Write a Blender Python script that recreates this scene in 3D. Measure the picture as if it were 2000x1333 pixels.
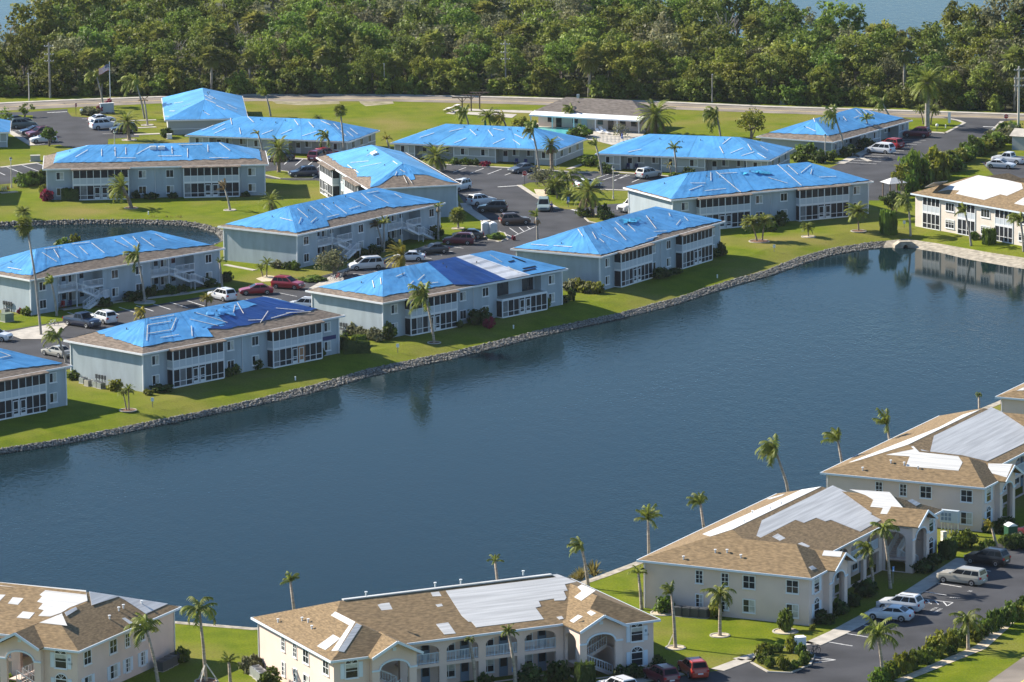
import bpy, bmesh, math, random
from math import sin, cos, pi, radians as R
from mathutils import Vector as V, Matrix, noise, geometry
for o in list(bpy.data.objects): bpy.data.objects.remove(o)
S = bpy.context.scene; C = S.collection
# ------------------------------------------------------------------ camera
FPX, PITCH, CAMH, ROLL = 9330.963, 0.183531859, 121.402935, -0.0106913
cd = bpy.data.cameras.new('camera'); cam = bpy.data.objects.new('camera', cd); C.objects.link(cam)
cd.sensor_fit = 'HORIZONTAL'; cd.sensor_width = 36; cd.lens = 36 * FPX / 2000
cd.clip_start = 5; cd.clip_end = 12000
cam.matrix_world = Matrix.Translation((0, 0, CAMH)) @ Matrix.Rotation(pi / 2 - PITCH, 4, 'X') @ Matrix.Rotation(ROLL, 4, 'Z')
S.camera = cam
# ------------------------------------------------------------------ light
SUN_EL, SUN_AZ = R(34), R(153)          # azimuth counter-clockwise from +X
w = bpy.data.worlds.new('World'); S.world = w; w.use_nodes = True
nt = w.node_tree; sk = nt.nodes.new('ShaderNodeTexSky'); sk.sky_type = 'NISHITA'; sk.sun_disc = False
sk.sun_elevation = SUN_EL; sk.sun_rotation = pi / 2 - SUN_AZ; sk.air_density = 1.0; sk.dust_density = 0.0; sk.ozone_density = 4.0
bg = nt.nodes['Background']; bg.inputs[1].default_value = 0.07; tn = nt.nodes.new('ShaderNodeMix'); tn.data_type = 'RGBA'; tn.blend_type = 'MULTIPLY'; tn.inputs[0].default_value = 1; tn.inputs[7].default_value = (0.94, 1.03, 1.08, 1)
nt.links.new(sk.outputs[0], tn.inputs[6]); nt.links.new(tn.outputs[2], bg.inputs[0])
sl = bpy.data.lights.new('sun', 'SUN'); sl.energy = 4.4; sl.angle = R(0.53); sl.color = (1, 0.915, 0.785)
so = bpy.data.objects.new('sun', sl); C.objects.link(so)
so.rotation_euler = V((-cos(SUN_AZ) * cos(SUN_EL), -sin(SUN_AZ) * cos(SUN_EL), -sin(SUN_EL))).to_track_quat('-Z', 'Y').to_euler()
S.view_settings.view_transform = 'Standard'; S.view_settings.look = 'None'; S.view_settings.exposure = 1.3; S.view_settings.gamma = 1
S.cycles.max_bounces = 6; S.cycles.transparent_max_bounces = 12
# ------------------------------------------------------------------ places: photograph pixel (2000 wide) -> point on the plane z
def ray(px, py):
    X, Y = px - 1000, py - 666.5; cr, sr = cos(ROLL), sin(ROLL)
    X, Y = X * cr + Y * sr, -X * sr + Y * cr; c, s = cos(PITCH), sin(PITCH)
    return V((X, FPX * c - Y * s, -(FPX * s + Y * c)))
def G(px, py, z=0.0):
    d = ray(px, py); t = (z - CAMH) / d.z
    return V((d.x * t, d.y * t, z))
def hfrom(base, top_y):                    # height of something standing at base whose top is at pixel row top_y
    lo, hi = 0.0, 60.0
    for _ in range(40):
        m = (lo + hi) / 2
        if PX(V((base.x, base.y, m)))[1] > top_y: lo = m
        else: hi = m
    return lo
def PX(p):
    c, s = cos(PITCH), sin(PITCH); x, y, z = p.x, p.y, p.z - CAMH
    d = y * c - z * s; X = FPX * x / d; Y = -FPX * (y * s + z * c) / d; cr, sr = cos(ROLL), sin(ROLL)
    return 1000 + X * cr - Y * sr, 666.5 + X * sr + Y * cr
# ------------------------------------------------------------------ materials
MATS = {}
def mat(name, col, rough=0.8, var=0.0, scale=1.0, col2=None, bump=0.0, bscale=None, spec=0.3, stretch=(1, 1, 1), metal=0.0,
        trans=0.0, objrand=0.0, attr=None, detail=4.0, lo=0.35, hi=0.65, coat=0.0):
    if name in MATS: return MATS[name]
    m = bpy.data.materials.new(name); MATS[name] = m; m.use_nodes = True; n = m.node_tree; L = n.links.new
    b = n.nodes['Principled BSDF']; b.inputs['Roughness'].default_value = rough; b.inputs['Metallic'].default_value = metal
    b.inputs['Specular IOR Level'].default_value = spec; b.inputs['Base Color'].default_value = (*col, 1)
    if coat: b.inputs['Coat Weight'].default_value = coat; b.inputs['Coat Roughness'].default_value = 0.05
    out = None
    if var or col2 or bump:
        g = n.nodes.new('ShaderNodeNewGeometry'); mp = n.nodes.new('ShaderNodeMapping'); mp.inputs['Scale'].default_value = stretch
        L(g.outputs['Position'], mp.inputs[0])
    if var or col2:
        t = n.nodes.new('ShaderNodeTexNoise'); t.inputs['Scale'].default_value = scale; t.inputs['Detail'].default_value = detail
        L(mp.outputs[0], t.inputs['Vector'])
        c1 = col if col2 else tuple(x * (1 - var) for x in col); c2 = col2 or tuple(min(1, x * (1 + var)) for x in col)
        r = n.nodes.new('ShaderNodeValToRGB'); r.color_ramp.elements[0].position = lo; r.color_ramp.elements[1].position = hi
        r.color_ramp.elements[0].color = (*c1, 1); r.color_ramp.elements[1].color = (*c2, 1)
        L(t.outputs[0], r.inputs[0]); out = r.outputs[0]
    def mul(a, val):
        h = n.nodes.new('ShaderNodeHueSaturation')
        if a is None: h.inputs['Color'].default_value = (*col, 1)
        else: L(a, h.inputs['Color'])
        L(val, h.inputs['Value']); return h.outputs[0], h
    if objrand:
        oi = n.nodes.new('ShaderNodeObjectInfo'); mr = n.nodes.new('ShaderNodeMapRange')
        mr.inputs['To Min'].default_value = 1 - objrand; mr.inputs['To Max'].default_value = 1 + objrand; L(oi.outputs['Random'], mr.inputs[0])
        out, h = mul(out, mr.outputs[0])
        m2 = n.nodes.new('ShaderNodeMath'); m2.operation = 'MULTIPLY'; m2.inputs[1].default_value = 7.31; L(oi.outputs['Random'], m2.inputs[0])
        m3 = n.nodes.new('ShaderNodeMath'); m3.operation = 'FRACT'; L(m2.outputs[0], m3.inputs[0])
        mh = n.nodes.new('ShaderNodeMapRange'); mh.inputs['To Min'].default_value = 0.485; mh.inputs['To Max'].default_value = 0.52
        L(m3.outputs[0], mh.inputs[0]); L(mh.outputs[0], h.inputs['Hue'])
    if attr:
        a = n.nodes.new('ShaderNodeAttribute'); a.attribute_name = attr; out, _ = mul(out, a.outputs['Fac'])
    if out is not None: L(out, b.inputs['Base Color'])
    if bump:
        t2 = n.nodes.new('ShaderNodeTexNoise'); t2.inputs['Scale'].default_value = bscale or scale; t2.inputs['Detail'].default_value = 3
        L(mp.outputs[0], t2.inputs['Vector']); bp = n.nodes.new('ShaderNodeBump'); bp.inputs['Strength'].default_value = bump
        bp.inputs['Distance'].default_value = 0.1; L(t2.outputs[0], bp.inputs['Height']); L(bp.outputs[0], b.inputs['Normal'])
    if trans:
        tr = n.nodes.new('ShaderNodeBsdfTranslucent'); mx = n.nodes.new('ShaderNodeMixShader'); mx.inputs[0].default_value = trans
        if out is not None: L(out, tr.inputs[0])
        else: tr.inputs[0].default_value = (*col, 1)
        L(b.outputs[0], mx.inputs[1]); L(tr.outputs[0], mx.inputs[2]); L(mx.outputs[0], n.nodes['Material Output'].inputs[0])
    return m
def grass_mat(name, c1, c2, c3):
    m = mat(name, c1, 0.95, scale=0.35, col2=c2, bump=0.5, bscale=9, spec=0.05, detail=7, lo=0.3, hi=0.7)
    n = m.node_tree; L = n.links.new; b = n.nodes['Principled BSDF']; src = b.inputs['Base Color'].links[0].from_socket
    t = n.nodes.new('ShaderNodeTexNoise'); t.inputs['Scale'].default_value = 0.06; t.inputs['Detail'].default_value = 5
    g = n.nodes.new('ShaderNodeNewGeometry'); L(g.outputs['Position'], t.inputs['Vector'])
    r = n.nodes.new('ShaderNodeValToRGB'); r.color_ramp.elements[0].position = 0.44; r.color_ramp.elements[1].position = 0.70
    L(t.outputs[0], r.inputs[0]); mx = n.nodes.new('ShaderNodeMix'); mx.data_type = 'RGBA'
    L(r.outputs[0], mx.inputs[0]); L(src, mx.inputs[6]); mx.inputs[7].default_value = (*c3, 1)
    t2 = n.nodes.new('ShaderNodeTexNoise'); t2.inputs['Scale'].default_value = 4.0; t2.inputs['Detail'].default_value = 3; L(g.outputs['Position'], t2.inputs['Vector'])
    mr = n.nodes.new('ShaderNodeMapRange'); mr.inputs['From Min'].default_value = 0.3; mr.inputs['From Max'].default_value = 0.7
    mr.inputs['To Min'].default_value = 0.78; mr.inputs['To Max'].default_value = 1.2; L(t2.outputs[0], mr.inputs[0])
    h = n.nodes.new('ShaderNodeHueSaturation'); L(mx.outputs[2], h.inputs['Color']); L(mr.outputs[0], h.inputs['Value']); L(h.outputs[0], b.inputs['Base Color'])
    return m
def asphalt_mat(name, col):
    m = mat(name, tuple(x * 0.8 for x in col), 0.92, scale=0.18, col2=tuple(x * 1.35 for x in col), bump=0.25, bscale=14, spec=0.25, detail=8)
    return m
def water_mat():
    m = bpy.data.materials.new('water'); m.use_nodes = True; n = m.node_tree; L = n.links.new; b = n.nodes['Principled BSDF']
    b.inputs['Base Color'].default_value = (0.005, 0.016, 0.020, 1); b.inputs['Roughness'].default_value = 0.06; b.inputs['IOR'].default_value = 1.333; b.inputs['Specular IOR Level'].default_value = 0.05
    g = n.nodes.new('ShaderNodeNewGeometry')
    def tex(sc, st, rot, det):
        mp = n.nodes.new('ShaderNodeMapping'); mp.inputs['Scale'].default_value = st; mp.inputs['Rotation'].default_value = (0, 0, rot); L(g.outputs['Position'], mp.inputs[0])
        t = n.nodes.new('ShaderNodeTexNoise'); t.inputs['Scale'].default_value = sc; t.inputs['Detail'].default_value = det; L(mp.outputs[0], t.inputs['Vector']); return t.outputs[0]
    fine = tex(2.2, (1, 0.6, 1), 0.5, 2); mid = tex(0.7, (1, 0.45, 1), 0.7, 2); mask = tex(0.013, (1, 0.45, 1), 0.6, 4)
    # calm water lies in the corner below the cream house, wind ripples elsewhere
    sx = n.nodes.new('ShaderNodeVectorMath'); sx.operation = 'DISTANCE'; L(g.outputs['Position'], sx.inputs[0]); sx.inputs[1].default_value = (78, 728, -1.3)
    cal = n.nodes.new('ShaderNodeMapRange'); cal.inputs['From Min'].default_value = 22; cal.inputs['From Max'].default_value = 62; L(sx.outputs['Value'], cal.inputs[0])
    cal.inputs['To Min'].default_value = 0.035; cal.interpolation_type = 'SMOOTHSTEP'
    mr = n.nodes.new('ShaderNodeMapRange'); mr.inputs['From Min'].default_value = 0.3; mr.inputs['From Max'].default_value = 0.75; mr.inputs['To Min'].default_value = 0.08; L(mask, mr.inputs[0])
    st = n.nodes.new('ShaderNodeMath'); st.operation = 'MULTIPLY'; L(cal.outputs[0], st.inputs[0]); L(mr.outputs[0], st.inputs[1])
    ad = n.nodes.new('ShaderNodeMath'); ad.operation = 'ADD'; L(fine, ad.inputs[0]); L(mid, ad.inputs[1])
    bp = n.nodes.new('ShaderNodeBump'); bp.inputs['Distance'].default_value = 0.062; L(ad.outputs[0], bp.inputs['Height']); L(st.outputs[0], bp.inputs['Strength']); L(bp.outputs[0], b.inputs['Normal'])
    MATS['water'] = m; return m
M = {}
def mm(k, *a, **kw): M[k] = mat(k, *a, **kw)
M['grass'] = grass_mat('lawn_grass', (0.088, 0.126, 0.006), (0.142, 0.168, 0.010), (0.19, 0.165, 0.045))
M['asphalt'] = asphalt_mat('asphalt', (0.040, 0.041, 0.046)); M['road'] = asphalt_mat('road_asphalt', (0.19, 0.163, 0.135))
M['water'] = water_mat()
mm('concrete', (0.40, 0.37, 0.32), 0.9, 0.15, 0.8, bump=0.2, bscale=6)
mm('pale_concrete', (0.32, 0.285, 0.225), 0.9, 0.3, 1.2, bump=0.4, bscale=3)
mm('paint', (0.55, 0.55, 0.54), 0.8, 0.25, 2.5)
mm('yellow_paint', (0.6, 0.45, 0.15), 0.8, 0.2, 2)
mm('mulch', (0.16, 0.085, 0.05), 0.95, 0.35, 5); mm('sand', (0.50, 0.42, 0.30), 0.95, 0.2, 2)
mm('pale_soil', (0.16, 0.15, 0.07), 0.95, scale=.5, col2=(0.30, 0.26, 0.18)); mm('soil', (0.10, 0.085, 0.06), 0.95, 0.3, 2)
mm('wood_soil', (0.05, 0.055, 0.022), 0.95, 0.3, 2); mm('rock', (0.065, 0.062, 0.055), 0.9, scale=3.6, col2=(0.32, 0.30, 0.26), spec=0.2, detail=2)
mm('wall_blue', (0.345, 0.40, 0.435), 0.85, 0.09, 0.9, stretch=(1, 1, .25), bump=0.12, bscale=7); mm('wall_peach', (0.68, 0.53, 0.455), 0.88, 0.04, 0.5, bump=0.1, bscale=5)
mm('wall_cream', (0.67, 0.54, 0.475), 0.88, 0.04, 0.5, bump=0.1, bscale=5)
mm('wall_low', (0.37, 0.385, 0.385), 0.85, 0.05, 0.5)
mm('trim', (0.70, 0.71, 0.72), 0.6, 0.03, 1); mm('trim_blue', (0.60, 0.68, 0.76), 0.6, 0.03, 1)
mm('shingle_grey', (0.17, 0.135, 0.105), 0.95, 0.34, 1.0, stretch=(1.3, 1.3, 9), bump=0.3, bscale=3)
mm('wall_pale', (0.66, 0.585, 0.51), 0.88, 0.06, 0.7, bump=0.1, bscale=5); mm('shingle_brown', (0.195, 0.136, 0.073), 0.95, 0.40, 1.0, stretch=(1.8, 1.8, 13), bump=0.3, bscale=3, lo=0.3, hi=0.7)
mm('shingle_dark', (0.14, 0.12, 0.105), 0.95, 0.3, 1.0, stretch=(1.2, 1.2, 8.5))
mm('felt', (0.50, 0.50, 0.49), 0.6, 0.16, 1.0, stretch=(0.12, 0.12, 10), bump=0.15, bscale=1.5)
TA = dict(rough=0.38, spec=0.45, var=0.13, scale=0.30, bump=0.9, bscale=0.8, attr='tint', detail=4)
mm('tarp', (0.076, 0.275, 0.54), **TA); mm('tarp_navy', (0.008, 0.045, 0.19), **TA); mm('tarp_white', (0.66, 0.67, 0.68), **TA); mm('tarp_teal', (0.06, 0.36, 0.58), **TA)
mm('wood', (0.66, 0.62, 0.55), 0.8, 0.25, 3); mm('wood_dark', (0.14, 0.10, 0.075), 0.85, 0.25, 3); mm('plywood', (0.33, 0.17, 0.085), 0.8, 0.15, 2)
mm('glass', (0.018, 0.023, 0.028), 0.08, 0.3, 0.7, spec=0.5); mm('blind', (0.42, 0.43, 0.40), 0.5, 0.2, 2)
mm('screen', (0.012, 0.014, 0.020), 0.5, 0.35, 0.8, spec=0.25); mm('screen_lite', (0.16, 0.17, 0.18), 0.6, 0.2, 1.5)
mm('rail', (0.47, 0.51, 0.55), 0.6); mm('door', (0.45, 0.52, 0.58), 0.5); mm('door_blue', (0.16, 0.23, 0.31), 0.5)
mm('metal', (0.42, 0.44, 0.45), 0.45, 0.1, 3, metal=0.6); mm('dark_metal', (0.06, 0.065, 0.07), 0.5); mm('box_green', (0.16, 0.20, 0.14), 0.6); mm('tan_metal', (0.40, 0.38, 0.32), 0.6)
mm('pole', (0.30, 0.27, 0.24), 0.85, 0.2, 2); mm('lamp_post', (0.52, 0.47, 0.40), 0.7); mm('globe', (0.8, 0.78, 0.7), 0.3)
mm('loo_grey', (0.50, 0.51, 0.52), 0.5); mm('loo_green', (0.015, 0.07, 0.035), 0.5); mm('white', (0.8, 0.8, 0.8), 0.5)
mm('red', (0.45, 0.03, 0.03), 0.5); mm('sign_blue', (0.04, 0.22, 0.55), 0.5); mm('navy', (0.02, 0.03, 0.12), 0.6); mm('pool', (0.12, 0.52, 0.52), 0.08, 0.15, 1.2); mm('teal', (0.02, 0.27, 0.24), 0.8)
mm('tyre', (0.015, 0.015, 0.015), 0.9); mm('rim', (0.38, 0.38, 0.39), 0.35, metal=0.7); mm('lamp_red', (0.4, 0.015, 0.015), 0.25); mm('lamp_clear', (0.6, 0.62, 0.62), 0.15); mm('car_glass', (0.008, 0.010, 0.012), 0.05, spec=0.18)
mm('skin', (0.50, 0.30, 0.22), 0.6); mm('shirt', (0.05, 0.10, 0.36), 0.8); mm('hair', (0.30, 0.27, 0.24), 0.8); mm('trousers', (0.03, 0.035, 0.05), 0.8); mm('shirt_white', (0.7, 0.7, 0.68), 0.8)
LF = dict(rough=0.55, spec=0.2, trans=0.42, attr='tint', var=0.25, scale=0.5)
mm('palm_leaf', (0.17, 0.20, 0.032), **LF); mm('palm_yellow', (0.25, 0.22, 0.03), **LF); mm('palm_fan', (0.18, 0.20, 0.035), **LF); mm('palm_dead', (0.21, 0.15, 0.075), **LF)
mm('shrub_leaf', (0.10, 0.145, 0.018), objrand=0.15, **LF); mm('shrub_yellow', (0.17, 0.18, 0.018), **LF); mm('shrub_grey', (0.15, 0.155, 0.075), **LF); mm('shrub_dark', (0.060, 0.090, 0.018), **LF); mm('shrub_red', (0.22, 0.02, 0.05), **LF)
FO = dict(LF); FO['scale'] = 0.12
mm('wood_leaf', (0.165, 0.192, 0.034), objrand=0.30, **FO); mm('wood_green', (0.145, 0.198, 0.030), objrand=0.2, **FO); mm('wood_olive', (0.185, 0.205, 0.030), objrand=0.25, **FO); mm('wood_greyleaf', (0.18, 0.18, 0.085), objrand=0.2, **FO); mm('wood_palm', (0.19, 0.20, 0.045), objrand=0.2, **FO)
mm('wood_floor', (0.11, 0.125, 0.03), **FO); mm('reed', (0.20, 0.17, 0.05), **LF)
mm('bark', (0.20, 0.165, 0.13), 0.9, 0.3, 3, bump=0.4, bscale=6); mm('palm_bark', (0.24, 0.185, 0.14), 0.9, 0.3, 1.0, stretch=(1, 1, 6), bump=0.4, bscale=3); mm('pale_bark', (0.34, 0.28, 0.22), 0.9, 0.3, 1.0, stretch=(1, 1, 6)); mm('grey_bark', (0.30, 0.27, 0.23), 0.9, 0.2, 2)
# ------------------------------------------------------------------ mesh helpers
class MB:
    def __init__(s): s.v = []; s.f = []; s.t = None
    def add(s, vs, fs, tint=None):
        b = len(s.v); s.v += [tuple(p) for p in vs]; s.f += [tuple(i + b for i in f) for f in fs]
        if tint is not None:
            if s.t is None: s.t = [1.0] * (len(s.f) - len(fs))
            s.t += [tint] * len(fs)
        elif s.t is not None: s.t += [1.0] * len(fs)
        return s
    def quad(s, *p, tint=None): return s.add(p, [tuple(range(len(p)))], tint)
    def box(s, x0, x1, y0, y1, z0, z1, mx=None, bev=0):
        p = [V((x, y, z)) for z in (z0, z1) for (x, y) in ((x0, y0), (x1, y0), (x1, y1), (x0, y1))]
        if mx: p = [mx @ q for q in p]
        return s.add(p, [(3, 2, 1, 0), (4, 5, 6, 7), (0, 1, 5, 4), (1, 2, 6, 5), (2, 3, 7, 6), (3, 0, 4, 7)])
    def bar(s, a, b, w, h=None, up=V((0, 0, 1))):
        a, b = V(a), V(b); h = h or w; d = (b - a).normalized()
        if abs(d.dot(up)) > 0.99: up = V((1, 0, 0))
        x = d.cross(up).normalized(); y = x.cross(d)
        p = [q + x * (w / 2 * i) + y * (h / 2 * j) for q in (a, b) for (i, j) in ((-1, -1), (1, -1), (1, 1), (-1, 1))]
        return s.add(p, [(3, 2, 1, 0), (4, 5, 6, 7), (0, 1, 5, 4), (1, 2, 6, 5), (2, 3, 7, 6), (3, 0, 4, 7)])
    def tube(s, path, rad, n=8, cap=True):
        vs = []; fs = []; k = len(path)
        for i, p in enumerate(path):
            p = V(p); d = (V(path[min(i + 1, k - 1)]) - V(path[max(i - 1, 0)])).normalized()
            u = V((1, 0, 0)) if abs(d.x) < 0.9 else V((0, 1, 0)); x = d.cross(u).normalized(); y = d.cross(x)
            r = rad[i] if isinstance(rad, (list, tuple)) else rad
            for j in range(n): a = 2 * pi * j / n; vs.append(p + x * (r * cos(a)) + y * (r * sin(a)))
        for i in range(k - 1):
            for j in range(n): fs.append((i * n + j, i * n + (j + 1) % n, (i + 1) * n + (j + 1) % n, (i + 1) * n + j))
        if cap: fs += [tuple(range(n)), tuple(range((k - 1) * n, k * n))]
        return s.add(vs, fs)
    def lathe(s, prof, n=12, c=(0, 0, 0)):
        c = V(c); vs = []; fs = []
        for (r, z) in prof:
            for j in range(n): a = 2 * pi * j / n; vs.append(c + V((r * cos(a), r * sin(a), z)))
        for i in range(len(prof) - 1):
            for j in range(n): fs.append((i * n + j, i * n + (j + 1) % n, (i + 1) * n + (j + 1) % n, (i + 1) * n + j))
        fs += [tuple(range(n))[::-1], tuple(range((len(prof) - 1) * n, len(prof) * n))]
        return s.add(vs, fs)
    def prism(s, poly, z0, z1):
        n = len(poly); vs = [(x, y, z) for z in (z0, z1) for (x, y) in poly]
        tri = geometry.tessellate_polygon([[V((x, y, 0)) for (x, y) in poly]])
        fs = [tuple(t) for t in tri] + [tuple(i + n for i in t) for t in tri] + [(i, (i + 1) % n, (i + 1) % n + n, i + n) for i in range(n)]
        return s.add(vs, fs)
    def plate(s, loops, fn, th):        # loops: outer + holes in a 2D plane; fn(a, b, depth) -> point; th = thickness
        flat = [p for l in loops for p in l]; n = len(flat)
        tri = geometry.tessellate_polygon([[V((a, b, 0)) for (a, b) in l] for l in loops])
        vs = [fn(a, b, 0) for a, b in flat] + [fn(a, b, th) for a, b in flat]
        fs = [tuple(t) for t in tri] + [tuple(i + n for i in t) for t in tri]; k = 0
        for l in loops:
            m = len(l); fs += [(k + i, k + (i + 1) % m, k + (i + 1) % m + n, k + i + n) for i in range(m)]; k += m
        return s.add(vs, fs)
    def mesh(s, name, m, smooth=False):
        me = bpy.data.meshes.new(name); me.from_pydata([tuple(p) for p in s.v], [], s.f)
        bm = bmesh.new(); bm.from_mesh(me)
        if len(s.f) < 30000 and s.t is None: bmesh.ops.recalc_face_normals(bm, faces=bm.faces)
        bm.to_mesh(me); bm.free()
        if s.t is not None:
            a = me.attributes.new('tint', 'FLOAT', 'FACE'); a.data.foreach_set('value', s.t)
        me.materials.append(M[m] if isinstance(m, str) else m)
        if smooth: me.polygons.foreach_set('use_smooth', [True] * len(me.polygons))
        return me
    def obj(s, name, m, parent=None, smooth=False):
        return link(name, s.mesh(name, m, smooth), parent)
def link(name, me, parent=None):
    o = bpy.data.objects.new(name, me); C.objects.link(o)
    if parent: o.parent = parent
    return o
def tag(o, label, cat, group=None, kind=None):
    if label: o['label'] = label
    if cat: o['category'] = cat
    if group: o['group'] = group
    if kind: o['kind'] = kind
    return o
def thing(name, label, cat, loc=(0, 0, 0), rz=0.0, group=None):
    o = bpy.data.objects.new(name, None); C.objects.link(o); o.empty_display_size = 0.5
    o.location = loc; o.rotation_euler = (0, 0, rz); return tag(o, label, cat, group)
def struct(name, mb, m):
    o = mb.obj(name, m); o['kind'] = 'structure'; return o
class Proto:                                # a list of parts whose meshes are shared by every copy
    def __init__(s): s.p = []
    def add(s, name, mb, m, parent=None, smooth=False, loc=None):
        s.p.append((name, mb.mesh(name, m, smooth) if isinstance(mb, MB) else mb, parent, loc)); return len(s.p) - 1
    def place(s, root):
        made = []
        for (n, me, pa, loc) in s.p:
            o = link(n, me, made[pa] if pa is not None else root)
            if loc: o.location = loc
            made.append(o)
        return made
def copy_thing(src, loc, rz=None, sc=None, label=None, group=None):
    r = src.copy(); C.objects.link(r); r.location = loc
    if rz is not None: r.rotation_euler = (0, 0, rz)
    if sc: r.scale = (sc, sc, sc)
    if label: r['label'] = label
    if group: r['group'] = group
    for ch in src.children:
        c = ch.copy(); C.objects.link(c); c.parent = r
        for g in ch.children:
            d = g.copy(); C.objects.link(d); d.parent = c
    return r
def arch(x0, x1, z0, zs, zc, n=10):         # opening with a segmental arch, counter-clockwise
    c = (x0 + x1) / 2; h = (x1 - x0) / 2
    return [(x0, z0), (x1, z0)] + [(c + h * cos(pi * i / n), zs + (zc - zs) * sin(pi * i / n)) for i in range(n + 1)]
def text_mesh(s, size, m, th=0.0):
    cu = bpy.data.curves.new('letters', 'FONT'); cu.body = s; cu.size = size; cu.align_x = 'CENTER'; cu.align_y = 'CENTER'; cu.extrude = th; cu.resolution_u = 2
    o = bpy.data.objects.new('letters', cu); C.objects.link(o); dg = bpy.context.evaluated_depsgraph_get(); dg.update()
    me = bpy.data.meshes.new_from_object(o.evaluated_get(dg)); bpy.data.objects.remove(o); me.materials.clear(); me.materials.append(M[m]); me.name = 'lettering'
    return me
# ------------------------------------------------------------------ ground, water, roads
WZ, LAWN = -1.3, -0.75
def XY(p): return (p[0], p[1])
def pts(l, z=0): return [G(x, y, z) for (x, y) in l]
top_px = [(-150, 899), (0, 877), (127, 857), (255, 831), (383, 806), (500, 780), (600, 755), (670, 736), (720, 720), (784, 707), (880, 688), (979, 664), (1078, 639), (1210, 612), (1283, 592), (1320, 583), (1383, 561), (1440, 544), (1500, 527), (1561, 502), (1628, 484), (1700, 473), (1730, 471), (1770, 467), (1832, 476), (1934, 494), (2000, 504), (2120, 528)]
wat_px = [(-150, 911), (0, 888), (127, 868), (255, 844), (383, 817), (500, 793), (596, 772), (670, 752), (720, 737), (780, 724), (880, 703), (979, 678), (1082, 652), (1210, 623), (1283, 606), (1320, 596), (1383, 575), (1440, 557), (1500, 541), (1561, 519), (1628, 499), (1700, 487), (1724, 485), (1770, 483), (1832, 494), (1934, 516), (2000, 527), (2120, 553)]
bank_top = pts(top_px, LAWN); bank_low = pts(wat_px, WZ)
south_low = [V(p) for p in ((104, 645, 0), (88, 640, 0), (64, 612, 0), (49, 586, 0), (44.5, 573, 0), (29, 542, 0))] + pts([(1257, 1104), (1152, 1144)], WZ) + [V((-1, 500, 0)), V((-14, 492, 0))] + pts([(500, 1244), (347, 1231)], WZ) + [V((-60, 503, 0)), V((-110, 520, 0))]
south_low = [V((p.x, p.y, 0)) for p in south_low]
def off(poly, d):
    out = []
    for i, p in enumerate(poly):
        t = (poly[min(i + 1, len(poly) - 1)] - poly[max(i - 1, 0)]); t.z = 0; t.normalize()
        out.append(V((p.x - t.y * d, p.y + t.x * d, p.z)))
    return out
south_top = off(south_low, 1.3)
pond_top = pts([(-160, 438), (0, 434), (115, 430), (200, 429), (281, 429), (357, 432), (400, 438), (432, 448), (441, 458)]) + [V(p) for p in ((-44.8, 745, 0), (-48, 734, 0), (-57, 723, 0), (-84, 695, 0), (-112, 690, 0))]
bay = [V(p) for p in ((-500, 950, 0), (-118, 955, 0), (-106, 952, 0), (-102, 985, 0), (-99.5, 1075, 0), (-60, 1112, 0), (0, 1105, 0), (32, 1066, 0), (47, 1005, 0), (56, 972, 0), (76, 960, 0), (96, 944, 0), (120, 930, 0), (400, 890, 0), (1500, 900, 0), (1500, 5000, 0), (-1500, 5000, 0))]
SLW = 6.0; rim = [V((p.x, p.y, 0)) for p in off(bank_top, SLW)]
lake = rim + [V((112, 690, 0))] + south_top + [V((-125, 545, 0))]
outer = [V(p) for p in ((-3000, -400, 0), (3000, -400, 0), (3000, 7000, 0), (-3000, 7000, 0))]
mb = MB(); loops = [outer, lake, pond_top, bay]; flat = [p for l in loops for p in l]
mb.add(flat, [tuple(t) for t in geometry.tessellate_polygon(loops)])
struct('ground', mb, 'grass')
struct('water', MB().quad((-4000, -400, WZ), (4000, -400, WZ), (4000, 7000, WZ), (-4000, 7000, WZ)), 'water')
def skirt(name, a, b, m):
    mb = MB()
    for i in range(len(a) - 1): mb.quad(a[i], a[i + 1], b[i + 1], b[i])
    struct(name, mb, m)
def under(a, low):                        # bank face carried on below the water
    return [p + (p - q) * 0.6 + V((0, 0, -0.1)) for p, q in zip(low, a)]
mid = [a.lerp(b, .45) + V((0, 0, .07)) for a, b in zip(bank_top, rim)]
mb = MB()
for i in range(len(rim) - 1): mb.quad(bank_top[i], bank_top[i + 1], mid[i + 1], mid[i]); mb.quad(mid[i], mid[i + 1], rim[i + 1], rim[i])
struct('lawn_slope', mb, 'grass')
def gz(x, y):                              # height of the lawn where it falls to the lake
    best = 1e9
    for a, b in zip(bank_top, bank_top[1:]):
        dx, dy = b.x - a.x, b.y - a.y; t = max(0, min(1, ((x - a.x) * dx + (y - a.y) * dy) / (dx * dx + dy * dy))); best = min(best, math.hypot(x - a.x - dx * t, y - a.y - dy * t))
    return LAWN * (1 - best / SLW) if best < SLW and y > 560 else 0.0
def GG(px, py):
    p = G(px, py)
    for _ in range(4): p = G(px, py, gz(p.x, p.y))
    return p
skirt('bank', bank_top[:24], under(bank_top, bank_low)[:24], 'soil')
skirt('shore_revetment', [p + V((0, 0, .02)) for p in bank_top[22:]], under(bank_top, bank_low)[22:], 'pale_concrete')
st = [V((p.x, p.y, 0.01)) for p in south_top]; sl_ = [V((p.x, p.y, WZ - 0.2)) for p in off(south_low, -0.4)]
skirt('seawall', st, sl_, 'pale_concrete')
skirt('seawall_cap', [p + V((0, 0, .03)) for p in off(south_top, 1.1)], [p + V((0, 0, .02)) for p in south_top], 'pale_concrete')
pl = off(pond_top, -1.6); sheet_ = [V((p.x, p.y, -.62)) for p in pond_top]; struct('pond', MB().add(sheet_, [tuple(t) for t in geometry.tessellate_polygon([sheet_])]), 'water'); skirt('pond_bank', pond_top, [V((p.x, p.y, WZ - .3)) for p in pl], 'soil')
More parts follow.
